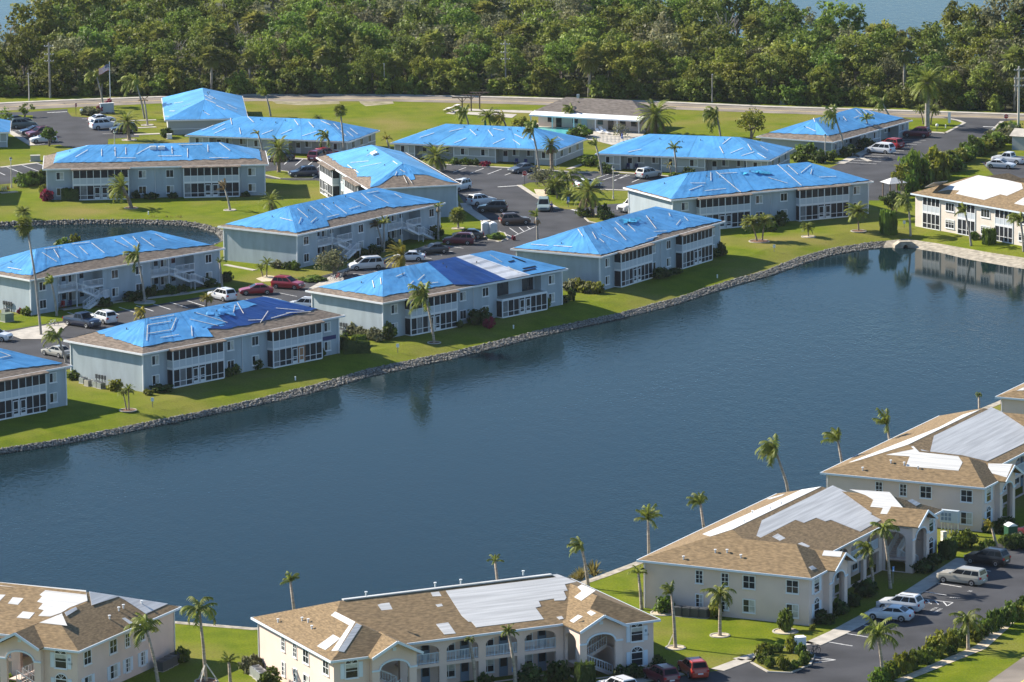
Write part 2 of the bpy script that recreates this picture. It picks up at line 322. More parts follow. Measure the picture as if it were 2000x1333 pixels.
pb = off(bay, -3); skirt('bay_shore', bay, [V((p.x, p.y, WZ - .3)) for p in pb], 'soil')
# rock armour
def rocks(name, label, a, b, step, rows, rr, seed):
    rnd = random.Random(seed); mb = MB(); ico = bmesh.new(); bmesh.ops.create_icosphere(ico, subdivisions=1, radius=1)
    iv = [v.co.copy() for v in ico.verts]; fi = [tuple(v.index for v in f.verts) for f in ico.faces]; ico.free()
    for i in range(len(a) - 1):
        n = max(1, int((a[i + 1] - a[i]).length / step))
        for k in range(n):
            u = (k + rnd.random()) / n; p0 = a[i].lerp(a[i + 1], u); p1 = b[i].lerp(b[i + 1], u)
            for j in range(rows):
                t = min(.97, max(.08, (j + rnd.random()) / rows)); p = p0.lerp(p1, t); r = rr * rnd.uniform(.45, 1.5); p.z += r * .25
                s = V((rnd.uniform(.7, 1.4), rnd.uniform(.7, 1.3), rnd.uniform(.5, .9))) * r; mx = Matrix.Rotation(rnd.uniform(0, 6), 3, 'Z') @ Matrix.Rotation(rnd.uniform(-.5, .5), 3, 'X')
                mb.add([p + mx @ V((c.x * s.x * rnd.uniform(.75, 1.2), c.y * s.y * rnd.uniform(.75, 1.2), c.z * s.z)) for c in iv], fi)
    o = mb.obj(name, 'rock'); return tag(o, label, 'rocks', None, 'stuff')
rocks('riprap', 'band of grey loose rock lining the far bank of the lake', bank_top[:23], bank_low[:23], .21, 7, .15, 3)
rocks('riprap', 'band of grey loose rock round the rim of the small pond', pond_top[:11], [V((p.x, p.y, -.7)) for p in off(pond_top, -.9)][:11], .27, 5, .17, 5)
def sheet(name, polys, z, m):
    mb = MB()
    for p in polys:
        q = [V((v.x, v.y, z)) for v in p]; mb.add(q, [tuple(t) for t in geometry.tessellate_polygon([q])])
    return struct(name, mb, m)
def ribbon(a, b): return [*a, *reversed(b)]
def line(path, w): a = off(path, w / 2); b = off(path, -w / 2); return ribbon(a, b)
rn = pts([(-400, 223), (-150, 211), (0, 204), (128, 198), (311, 191.5), (500, 187), (755, 187.5), (1000, 192.6), (1255, 200), (1500, 210.5), (1780, 219), (2000, 226), (2300, 237), (2600, 248)])
rs = pts([(-400, 236), (-150, 224), (0, 217), (128, 211), (311, 202.5), (500, 198), (755, 198.5), (1000, 204), (1255, 212), (1500, 221.5), (1780, 230), (2000, 236), (2300, 248), (2600, 259)])
sheet('road', [ribbon(rn, rs)], .02, 'road'); sheet('road_line', [line([a.lerp(b, .5) for a, b in zip(rn, rs)], .25)], .026, 'yellow_paint')
def kerb(name, path, w, h=.12, m='concrete', rise=0.0):
    mb = MB(); a = off(path, w / 2); b = off(path, -w / 2)
    for i in range(len(path) - 1):
        q = [a[i], a[i + 1], b[i + 1], b[i]]; p = [V((v.x, v.y, rise - .02)) for v in q] + [V((v.x, v.y, rise + h)) for v in q]
        mb.add(p, [(4, 5, 6, 7), (0, 1, 5, 4), (2, 3, 7, 6)])
    return struct(name, mb, m)
kerb('pavement', off(rn, .9), 1.7)
sheet('bare_soil', [pts([(530, 197), (600, 195.5), (660, 196), (665, 203), (590, 206), (540, 203)]), pts([(700, 196.5), (765, 196.5), (770, 203), (715, 208), (705, 203)])], .008, 'pale_soil')
W = lambda *l: [V((x, y, 0)) for (x, y) in l]
LA = pts([(-60, 222), (60, 219), (132, 213.5), (132, 219), (140, 228), (175, 230), (222, 229), (226, 236), (270, 262), (272, 268), (211, 272), (210, 300), (144, 300), (143.5, 289), (124, 286), (117, 283), (63.5, 285), (18, 258), (8, 247), (8, 236), (64, 233), (64, 226)])
LB = pts([(-90, 333), (0, 326), (75, 318), (88, 326), (60, 345), (35, 357), (0, 361), (-90, 366)])
LC = pts([(505, 303), (569, 309), (602, 310.5), (645, 313), (760, 318), (870, 322.5), (1010, 330), (1130, 338), (1240, 341), (1310, 346), (1430, 352), (1430, 372), (1228, 373), (1172, 371), (1140, 362), (1120, 354), (1035, 357), (1014, 363), (1046, 383), (1058, 390), (1090, 408), (1118, 410), (1180, 400), (1232, 397), (1245, 425), (1120, 475), (1000, 510), (930, 505), (885, 497), (880, 470), (905, 452), (940, 455), (950, 433), (912, 408), (905, 395), (890, 372), (700, 372), (618, 353), (570, 353), (500, 347)])
LD = W((-76, 620), (-63.6, 633), (-38.2, 659), (-32.6, 669.9), (-3.3, 700), (-4.2, 703.2), (16.8, 737.3), (10, 742), (-4, 738), (-10.5, 736.2), (-27.1, 711.8), (-32, 704), (-40, 697.5), (-46, 692), (-64.7, 673), (-71, 667), (-96, 650), (-110, 640), (-100, 625))
LE = pts([(1840, 229), (1856, 234), (1883, 241), (1847, 260), (1816, 260), (1764, 264), (1687, 298), (1640, 320), (1580, 345), (1540, 380), (1640, 420), (1697, 392), (1745, 392), (1800, 365), (1850, 337), (1900, 303), (1946, 272), (1928, 263), (1946, 249), (1957, 238), (1990, 234)])
LF_ = pts([(1915, 316), (2200, 316), (2200, 372), (1950, 352)])
LG = pts([(1000, 1425), (1090, 1362), (1200, 1345), (1330, 1322), (1401, 1311), (1455, 1297), (1585, 1259), (1637, 1236), (1784, 1157), (1883, 1092), (1940, 1060), (2080, 1042), (2080, 1130), (2000, 1172), (1872, 1253), (1757, 1311), (1640, 1370), (1500, 1440)])
for i, p in enumerate((LA, LB, LC, LD, LE, LF_, LG)): sheet('car_park', [p], .012 + .004 * i, 'asphalt')
LR = pts([(1905, 1350), (2000, 1283), (2200, 1150), (2260, 1230), (1990, 1440), (1860, 1400)])
sheet('lower_road', [LR], .012, 'road'); sheet('lower_road_line', [line(pts([(1985, 1340), (2040, 1302), (2200, 1195)]), .2)], .018, 'yellow_paint')
# pavements and paths (raised 0.1 m)
def path(px, w, h=.09): return kerb('pavement', pts(px), w, h)
path([(18, 257), (64, 285)], 1.2); path([(0, 328), (75, 319)], 1.1); path([(0, 378), (33, 375)], 1.3)
path([(545, 308), (602, 312), (680, 316.5)], .9); path([(866, 322), (1010, 329.5), (1130, 337.5), (1204, 337), (1310, 345.5)], .9)
path([(1014, 362.5), (1047, 384), (1058, 391), (1090, 409)], .8); path([(1172, 371), (1232, 373)], .8)
path([(908, 398), (914, 410), (951, 434)], 1.6); path([(940, 456), (950, 466), (975, 473), (990, 469), (988, 462)], .5)
path([(1640, 321), (1687, 298.5), (1764, 264.5)], 1.7); path([(1846, 261), (1884, 241), (1872, 236), (1856, 233)], .6); path([(1816, 259), (1847, 261)], 1.2); path([(1957, 238), (1946, 249), (1928, 263), (1932, 268)], .7)
path([(1586, 1260), (1637, 1237), (1784, 1158), (1884, 1093)], 2.0); path([(1455, 1290), (1401, 1310)], 1.6); path([(1585, 1256), (1500, 1275), (1440, 1290)], 1.3)
path([(1170, 1345), (1330, 1316)], 1.4); path([(120, 606), (232, 590), (300, 582), (365, 574)], 1.1); path([(232, 590), (200, 576)], 1.0); path([(365, 574), (340, 566)], 1.0); path([(365, 574), (430, 563)], 1.0)
path([(663, 533), (700, 520), (790, 497), (860, 474)], 1.1); path([(220, 238), (305, 235)], 1.0); path([(245, 252), (305, 249)], 1.0); path([(262, 264), (312, 262)], 1.4)
path([(1110, 331), (1150, 318)], .9); path([(440, 518), (498, 529)], .8); path([(1700, 316), (1660, 300)], .8); path([(1764, 264), (1720, 262)], .8)
sheet('concrete_pad', [pts([(23, 657), (10, 652), (60, 641), (128, 632), (132, 637), (110, 655), (80, 664), (42, 664)])], .1, 'concrete')
sheet('concrete_apron', [pts([(615, 558), (650, 538), (668, 537), (672, 548), (640, 565), (600, 566)])], .1, 'concrete')
sheet('bed', [pts([(1043, 370), (1062, 371), (1075, 378), (1058, 388), (1048, 382)]), pts([(500, 545), (520, 538), (548, 541), (540, 549), (512, 551)])], .03, 'sand')
# grass islands lying in the car parks
def island(px, h=.12, m='grass', kerbw=.25):
    p = pts(px); mb = MB(); mb.prism([(v.x, v.y) for v in p], 0, h); struct('traffic_island', mb, m); kerb('island_kerb', p + [p[0], p[1]], kerbw, h + .03)
island([(940, 458), (952, 452), (985, 456), (992, 466), (978, 473), (955, 470)])
island([(500, 339), (545, 334), (618, 345), (610, 350), (548, 350)]); island([(1134, 420), (1150, 416), (1175, 424), (1195, 433), (1180, 440), (1150, 434)])
island([(1468, 1296), (1480, 1282), (1530, 1268), (1570, 1270), (1590, 1282), (1582, 1300), (1545, 1316), (1500, 1314)])
island([(1040, 1445), (1100, 1445), (1100, 1420)])
# painted bays
def bays(name, a0, a1, b0, b1, n, w=.18, z=.05, skip=()):      # n lines from a0..a1 (kerb side) to b0..b1 (aisle side)
    A0, A1, B0, B1 = G(*a0), G(*a1), G(*b0), G(*b1); ps = []
    for i in range(n):
        if i in skip: continue
        t = i / (n - 1); ps.append(line([A0.lerp(A1, t), B0.lerp(B1, t)], w))
    sheet(name, ps, z, 'paint')
bays('bay_lines', (910, 328), (1050, 334), (885, 337.5), (1020, 345), 5)
bays('bay_lines', (1190, 341), (1230, 343), (1155, 352), (1200, 353), 3); bays('bay_lines', (1225, 342), (1300, 347), (1200, 354), (1268, 360), 3)
bays('bay_lines', (1655, 318), (1757, 273), (1712, 321), (1808, 275), 12); bays('bay_lines', (1900, 275), (1845, 318), (1945, 273), (1890, 318), 10)
bays('bay_lines', (-20, 329), (68, 319), (10, 343), (110, 332), 4)
bays('bay_lines', (132, 611), (365, 588), (165, 622), (400, 599), 8); bays('bay_lines', (545, 573), (480, 585), (580, 580), (520, 592), 3, .14)
bays('bay_lines', (866, 480), (690, 535), (905, 486), (735, 541), 9); bays('bay_lines', (160, 233), (200, 262), (180, 232), (225, 262), 6); bays('bay_lines', (570, 309), (640, 313), (555, 322), (620, 328), 4)
bays('bay_lines', (905, 381), (935, 404), (938, 381), (990, 416), 4); bays('bay_lines', (20, 259), (64, 285), (70, 249), (115, 277), 5)
bays('bay_lines', (1600, 1252), (1868, 1106), (1665, 1263), (1935, 1117), 10)
sheet('hatching', [line(pts(l), .14) for l in ([(975, 452), (1003, 465)], [(995, 446), (1012, 458)], [(1014, 445), (1023, 453)], [(1030, 444), (1036, 449)], [(975, 458), (990, 466)], [(992, 467), (1045, 444)])], .05, 'paint')
sheet('stop_line', [line(pts(l), .5) for l in ([(92, 221), (131, 219)], [(972, 366), (1012, 363.5)], [(1116, 410), (1136, 415)], [(1920, 248), (1945, 249)])], .05, 'paint')
sheet('hatching', [line(pts(l), .13) for l in ([(1806, 1172), (1862, 1178)], [(1811, 1173), (1819, 1181)], [(1826, 1174), (1833, 1182)], [(1842, 1176), (1850, 1185)], [(1850, 1185), (1861, 1178)], [(1585, 1283), (1632, 1290)], [(1632, 1290), (1590, 1296)], [(1590, 1289), (1628, 1290)])], .05, 'paint')
for s, px, sz in (('VISITOR', (1824, 1191), .5), ('PARKING', (1832, 1194), .5), ('RESV', (1864, 1169), .5), ('20', (1895, 1156), .6)):
    o = link('painted_lettering', text_mesh(s, sz, 'paint')); p = G(*px); o.location = (p.x, p.y, .056); o.rotation_euler = (0, 0, R(-25 if s == 'RESV' else 62)); o['kind'] = 'structure'
# ------------------------------------------------------------------ house parts
X, Y_, Z_ = V((1, 0, 0)), V((0, 1, 0)), V((0, 0, 1))
def fr(c, u, n):                            # plane frame: (a along the wall, b up, d outward)
    c, u, n = V(c), V(u), V(n); return lambda a, b, d=0.0: c + u * a + Z_ * b + n * d
def fbox(mb, f, a0, a1, b0, b1, d0, d1):
    p = [f(a, b, d) for d in (d0, d1) for (a, b) in ((a0, b0), (a1, b0), (a1, b1), (a0, b1))]
    return mb.add(p, [(3, 2, 1, 0), (4, 5, 6, 7), (0, 1, 5, 4), (1, 2, 6, 5), (2, 3, 7, 6), (3, 0, 4, 7)])
WMESH = {}
def window(P, c, u, n, w=1.15, h=1.15, cols=2, rows=1, arched=False, shut=None, blind=None, fm='trim', par=None):
    f = fr(c, u, n); g = .10; mb = MB(); H = h / 2
    for a0, a1, b0, b1 in ((-w / 2 - g, -w / 2, -H - g, H + g), (w / 2, w / 2 + g, -H - g, H + g), (-w / 2, w / 2, -H - g, -H), (-w / 2, w / 2, H, H + g)): fbox(mb, f, a0, a1, b0, b1, .0, .07)
    fbox(mb, f, -w / 2 - g - .05, w / 2 + g + .05, -H - g - .07, -H - g, .0, .13)
    for i in range(1, cols): a = -w / 2 + w * i / cols; fbox(mb, f, a - .03, a + .03, -H, H, .02, .055)
    for i in range(1, rows): b = -H + h * i / rows; fbox(mb, f, -w / 2, w / 2, b - .025, b + .025, .02, .052)
    k = P.add('window', mb, fm, par); gm = MB()
    if arched:
        gm.add([f(w / 2 * cos(pi * i / 10), H + g + w * .38 * sin(pi * i / 10), .03) for i in range(11)], [tuple(range(11))])
        am = MB()
        for i in range(10):
            q = [f((w / 2 + e) * cos(pi * j / 10), H + g + (w * .38 + e) * sin(pi * j / 10), d) for d in (.0, .07) for (e, j) in ((0, i), (g, i), (g, i + 1), (0, i + 1))]
            am.add(q, [(4, 5, 6, 7), (0, 1, 5, 4), (1, 2, 6, 5), (2, 3, 7, 6), (3, 0, 4, 7)])
        for t in (.3, .5, .7): am.bar(f(0, H + g, .04), f(w / 2 * cos(pi * t), H + g + w * .38 * sin(pi * t), .04), .04)
        P.add('fanlight', am, fm, k if par is None else par)
    gm.quad(f(-w / 2, -H, .025), f(w / 2, -H, .025), f(w / 2, H, .025), f(-w / 2, H, .025))
    P.add('pane', gm, 'glass', k if par is None else par)
    if blind:
        b = MB(); a0, a1, t = blind; b.quad(f(-w / 2 + w * a0, H - h * t, .032), f(-w / 2 + w * a1, H - h * t, .032), f(-w / 2 + w * a1, H, .032), f(-w / 2 + w * a0, H, .032)); P.add('blind', b, 'blind', k if par is None else par)
    if shut:
        for s in (-1, 1):
            sm = MB(); a = s * (w / 2 + g + .26); fbox(sm, f, a - .22, a + .22, -H - .05, H + (.15 if arched else .05), 0, .06); P.add('shutter', sm, shut, k if par is None else par)
    return k
def door(P, c, u, n, m='door', w=.95, h=2.05):
    f = fr(c, u, n); mb = MB(); fbox(mb, f, -w / 2, w / 2, 0, h, 0, .06); k = P.add('door', mb, m)
    d = MB(); fbox(d, f, -w / 2 + .1, w / 2 - .1, 1.0, h - .15, .061, .07); P.add('pane', d, 'glass', k)
def hip(L, W, he, hr):
    r = L - W; mb = MB(); v = [(-L, -W, he), (L, -W, he), (L, W, he), (-L, W, he), (-r, 0, hr), (r, 0, hr)]
    return mb.add(v, [(0, 1, 5, 4), (1, 2, 5), (2, 3, 4, 5), (3, 0, 4), (0, 3, 2, 1)])
def fascia(L, W, z0, z1, t=.10):
    mb = MB()
    for a in ((-L - t, L + t, -W - t, -W), (-L - t, L + t, W, W + t), (-L - t, -L, -W, W), (L, L + t, -W, W)): mb.box(*a, z0, z1)
    return mb
def railing(mb, a, b, h=1.0, gap=.22, top=.07):
    a, b = V(a), V(b); n = max(1, int((b - a).length / gap)); up = V((0, 0, h))
    mb.bar(a + up, b + up, top); mb.bar(a + V((0, 0, .1)), b + V((0, 0, .1)), .05)
    for i in range(n + 1): p = a.lerp(b, i / n); mb.bar(p, p + up, .075 if i % 6 == 0 or i == n else .045)
def flight(st, rl, a, b, y0, y1, n=8):       # stair flight between (x, z) a and b
    for i in range(n):
        t0, t1 = i / n, (i + 1) / n; x0 = a[0] + (b[0] - a[0]) * t0; x1 = a[0] + (b[0] - a[0]) * t1; z = a[1] + (b[1] - a[1]) * t1
        st.box(min(x0, x1), max(x0, x1), y0, y1, z - .05, z + .03)
    for y in (y0, y1):
        st.bar((a[0], y, a[1] - .1), (b[0], y, b[1] - .1), .06, .24); railing(rl, (a[0], y, a[1]), (b[0], y, b[1]), .95, .3)
# ------------------------------------------------------------------ two-storey blue house
BL, BW, BH, BR = 18.72, 7.75, 5.3, 8.05
def make_two_storey(open_porch=False):
    P = Proto(); a, b = 18.15, 7.15; q0, q1 = 4.6, 13.8; s0, s1 = 4.6, 13.1
    foot = [(-a, -b), (-q1, -b), (-q1, -b + 1.3), (-q0, -b + 1.3), (-q0, -b), (q0, -b), (q0, -b + 1.3), (q1, -b + 1.3), (q1, -b), (a, -b), (a, b), (s1, b), (s1, b - 2.2), (s0, b - 2.2), (s0, b), (-s0, b), (-s0, b - 2.2), (-s1, b - 2.2), (-s1, b), (-a, b)]
    P.add('wall', MB().prism(foot, -.1, BH - .02), 'wall_blue'); P.add('roof', hip(BL, BW, BH, BR), 'shingle_grey')
    fa = fascia(BL, BW, BH - .22, BH + .02); P.add('fascia', fa, 'trim')
    for x in (-a, a):
        for y in (-b, b): P.add('corner_trim', MB().box(x - .09, x + .09, y - .09, y + .09, 0, BH - .25), 'trim')
    P.add('downpipe', MB().tube([(-.15, -b - .07, 0), (-.15, -b - .07, BH - .3)], .05, 6), 'trim'); i = 0
    for x in (-15.95, -2.3, 2.3, 15.95):
        for z in (1.35, 4.0):
            i += 1; window(P, (x, -b, z), X, -Y_, blind=(.5, 1, 1) if i % 3 else None); window(P, (x, b, z), -X, Y_, blind=(.5, 1, 1) if i % 4 == 1 else None)
    for s in (-1, 1):                        # porch groups and stair recesses
        lo, hi = (q0, q1) if s > 0 else (-q1, -q0); yf = -b - 1.15; mid = (lo + hi) / 2; up = not (open_porch and s > 0)
        fm = MB(); sc = []; sg = MB(); xs = [lo, lo + 1.15, lo + 2.3, lo + 3.4, mid, hi - 3.4, hi - 2.3, hi - 1.15, hi]
        for x in xs: big = .16 if x in (lo, mid, hi) else .09; fm.box(x - big / 2, x + big / 2, yf - .05, yf + .05, .1, 5.05 if up else 2.6)
        for z, h in ((.0, .18), (.78, .08), (2.42, .32)) + (((3.62, .09), (5.0, .14)) if up else ()): fm.box(lo, hi, yf - .045, yf + .045, z, z + h)
        for x in (lo, hi):
            for z, h in ((.0, .12), (2.42, .3)) + (((3.62, .09),) if up else ()): fm.box(x - .045, x + .045, yf, -b, z, z + h)
            sc.append(MB().quad((x, yf, .1), (x, -b, .1), (x, -b, 2.42), (x, yf, 2.42)))
            if up: sc.append(MB().quad((x, yf, 3.7), (x, -b, 3.7), (x, -b, 5.0), (x, yf, 5.0))); sg.box(x - .02, x + .02, yf, -b, 2.74, 3.62)
        k = P.add('screened_porch', fm, 'trim'); j = 0
        for x0, x1 in zip(xs, xs[1:]):
            j += 1; d = MB().quad((x0, yf, .18), (x1, yf, .18), (x1, yf, 2.42), (x0, yf, 2.42)); P.add('screen', d, 'screen_lite' if j == (1 if s > 0 else 2) else 'screen', k)
            if up: P.add('screen', MB().quad((x0, yf, 3.71), (x1, yf, 3.71), (x1, yf, 5.0), (x0, yf, 5.0)), 'screen', k)
        for q in sc: P.add('screen', q, 'screen', k)
        if up:
            sg.box(lo, hi, yf - .03, yf + .03, 2.74, 3.62); P.add('balustrade', sg, 'rail', k)
        else:
            P.add('porch_deck', MB().box(lo, hi, yf, -b + 1.3, 2.6, 2.7), 'tan_metal', k)
            for x in (lo + 1.5, mid + 2): P.add('sliding_door', MB().box(x, x + 2.2, -b + 1.22, -b + 1.33, 2.75, 4.85), 'glass', k)
        P.add('porch_floor', MB().box(lo, hi, yf, -b + 1.3, 2.5, 2.6), 'trim', k)
        for x in (mid - .62, mid + .62):
            dm = MB(); f = fr((x, yf - .06, 0), X, -Y_)
            for r in ((-.45, -.36, .1, 2.2), (.36, .45, .1, 2.2), (-.36, .36, 2.1, 2.2), (-.36, .36, .1, .5), (-.36, .36, 1.0, 1.1)): fbox(dm, f, *r, 0, .05)
            P.add('screen_door', dm, 'trim', k)
        pr = MB(); e = -BW - .06
        pr.add([(lo - .3, e, BH + .02), (hi + .3, e, BH + .02), (hi + .3, yf - .4, BH - .13), (lo - .3, yf - .4, BH - .13), (lo - .3, e, BH - .26), (hi + .3, e, BH - .26), (hi + .3, yf - .4, BH - .27), (lo - .3, yf - .4, BH - .27)], [(0, 1, 2, 3), (4, 7, 6, 5), (3, 2, 6, 7), (0, 3, 7, 4), (1, 5, 6, 2)])
        if up: P.add('porch_roof', pr, 'shingle_grey', k)
        # stair side
        lo, hi = (s0, s1) if s > 0 else (-s1, -s0); yb = b - 2.2
        P.add('balcony', MB().box(lo, hi, yb, b + .12, 2.52, 2.7), 'trim')
        for t, d in ((.16, 0), (.52, 0)):
            x = lo + (hi - lo) * (1 - t if s > 0 else 1 - t)
            for z in (1.35, 4.05): window(P, (x, yb, z), -X, Y_, blind=(.5, 1, 1))
        for t in (.74, .34):
            x = hi - (hi - lo) * t
            for z in (.02, 2.72): door(P, (x, yb, z), -X, Y_)
        st = MB(); rl = MB(); gapx = hi - (hi - lo) * .42
        railing(rl, (hi, b + .08, 2.7), (gapx, b + .08, 2.7)); railing(rl, (gapx - 1.2, b + .08, 2.7), (lo, b + .08, 2.7))
        if s > 0:
            flight(st, rl, (gapx, 2.7), (gapx - 3.0, 1.35), b + .2, b + 1.2); st.box(gapx - 4.1, gapx - 3.0, b + .2, b + 2.4, 1.25, 1.37)
            railing(rl, (gapx - 4.1, b + .2, 1.37), (gapx - 4.1, b + 2.4, 1.37)); railing(rl, (gapx - 4.1, b + 2.4, 1.37), (gapx - 3.0, b + 2.4, 1.37)); flight(st, rl, (gapx - 3.0, 1.35), (gapx, .05), b + 1.35, b + 2.35)
            for y in (b + .3, b + 2.3): st.box(gapx - 4.05, gapx - 3.95, y - .05, y + .05, 0, 1.25)
        else:
            flight(st, rl, (gapx, 2.7), (gapx - 3.0, 1.35), b + .2, b + 1.2); st.box(gapx - 4.1, gapx - 3.0, b + .2, b + 1.3, 1.25, 1.37)
            railing(rl, (gapx - 4.1, b + 1.25, 1.37), (gapx - 3.0, b + 1.25, 1.37)); flight(st, rl, (gapx - 4.1, 1.35), (gapx - 7.0, .05), b + .2, b + 1.2)
            for y in (b + .3, b + 1.2): st.box(gapx - 4.05, gapx - 3.95, y - .05, y + .05, 0, 1.25)
        k = P.add('staircase', st, 'trim'); P.add('railing', rl, 'trim', k)
        P.add('post', MB().box(gapx + .0, gapx + .14, b - .02, b + .12, 0, BH - .22), 'trim')
    return P
# ------------------------------------------------------------------ single-storey blue house
SL, SW, SH, SR = 15.6, 7.55, 2.75, 5.43
def make_one_storey():
    P = Proto(); a, b = 15.05, 7.0; q0, q1 = 3.9, 11.3
    foot = [(-a, -b), (-q1, -b), (-q1, -b + 1.8), (-q0, -b + 1.8), (-q0, -b), (q0, -b), (q0, -b + 1.8), (q1, -b + 1.8), (q1, -b), (a, -b), (a, b), (-a, b)]
    P.add('wall', MB().prism(foot, -.1, SH - .02), 'wall_low'); P.add('roof', hip(SL, SW, SH, SR), 'shingle_grey'); P.add('fascia', fascia(SL, SW, SH - .2, SH + .02), 'trim')
    for x0, x1 in ((-a, -q1), (-q0, q0), (q1, a)): P.add('wall_trim', MB().box(x0, x1, -b - .05, -b, .98, 1.1), 'trim')
    for x in (-a, -q1, -q0, q0, q1, a): P.add('corner_trim', MB().box(x - .08, x + .08, -b - .09, -b + .05, 0, SH - .22), 'trim')
    P.add('wall_trim', MB().box(a, a + .05, -b, b, .98, 1.1), 'trim'); P.add('wall_trim', MB().box(-a - .05, -a, -b, b, .98, 1.1), 'trim')
    for x in (-13.2, -1.9, 1.9, 13.2): window(P, (x, -b, 1.75), X, -Y_, 1.35, 1.05, blind=(.5, 1, 1))
    for s in (-1, 1):
        lo, hi = (q0, q1) if s > 0 else (-q1, -q0); y = -b + 1.8
        for t in (.42, .78): window(P, (lo + (hi - lo) * t, y, 1.75), X, -Y_, 1.1, 1.05, blind=(.45, 1, 1))
        door(P, (lo + (hi - lo) * .16, y, .02), X, -Y_, 'trim'); door(P, (lo + (hi - lo) * .95, y, .02), X, -Y_, 'door_blue')
    for y in (-4, 0, 4): window(P, (a, y, 1.75), Y_, X, 1.2, 1.05)
    return P
# ------------------------------------------------------------------ cream and peach houses
PL, PW, PH, PR = 18.15, 10.15, 5.3, 8.1
def pl(x, y, z=PH): return V((x - PL, y - PW, z))
PV = dict(N=pl(0, 0), A=pl(5.1, 4.0, 7.5), B=pl(5.1, 10.2, 7.5), R1=pl(6.3, 12, 8.1), R2=pl(30, 12, 8.1), B2=pl(31.2, 10.2, 7.5), A2=pl(31.2, 4.0, 7.5), N2=pl(36.3, 0),
          BK=pl(0, 20.3), BK2=pl(36.3, 20.3), V1=pl(9.2, 3), V2=pl(27.1, 3), F1=pl(9.2, 0), F2=pl(27.1, 0), G1=pl(6.7, -.9, 6.65), G1b=pl(6.7, 3.4, 6.65), GL=pl(4.05, -.9, 5.32), GR=pl(9.4, -.9, 5.28))
PF = dict(LS=('N', 'A', 'B', 'R1', 'BK'), MF=('B', 'V1', 'V2', 'B2', 'R2', 'R1'), WF=('N', 'F1', 'A'), WI=('A', 'F1', 'V1', 'B'), MB=('BK', 'R1', 'R2', 'BK2'), RS=('N2', 'BK2', 'R2', 'B2', 'A2'), WF2=('F2', 'N2', 'A2'), WI2=('A2', 'B2', 'V2', 'F2'))
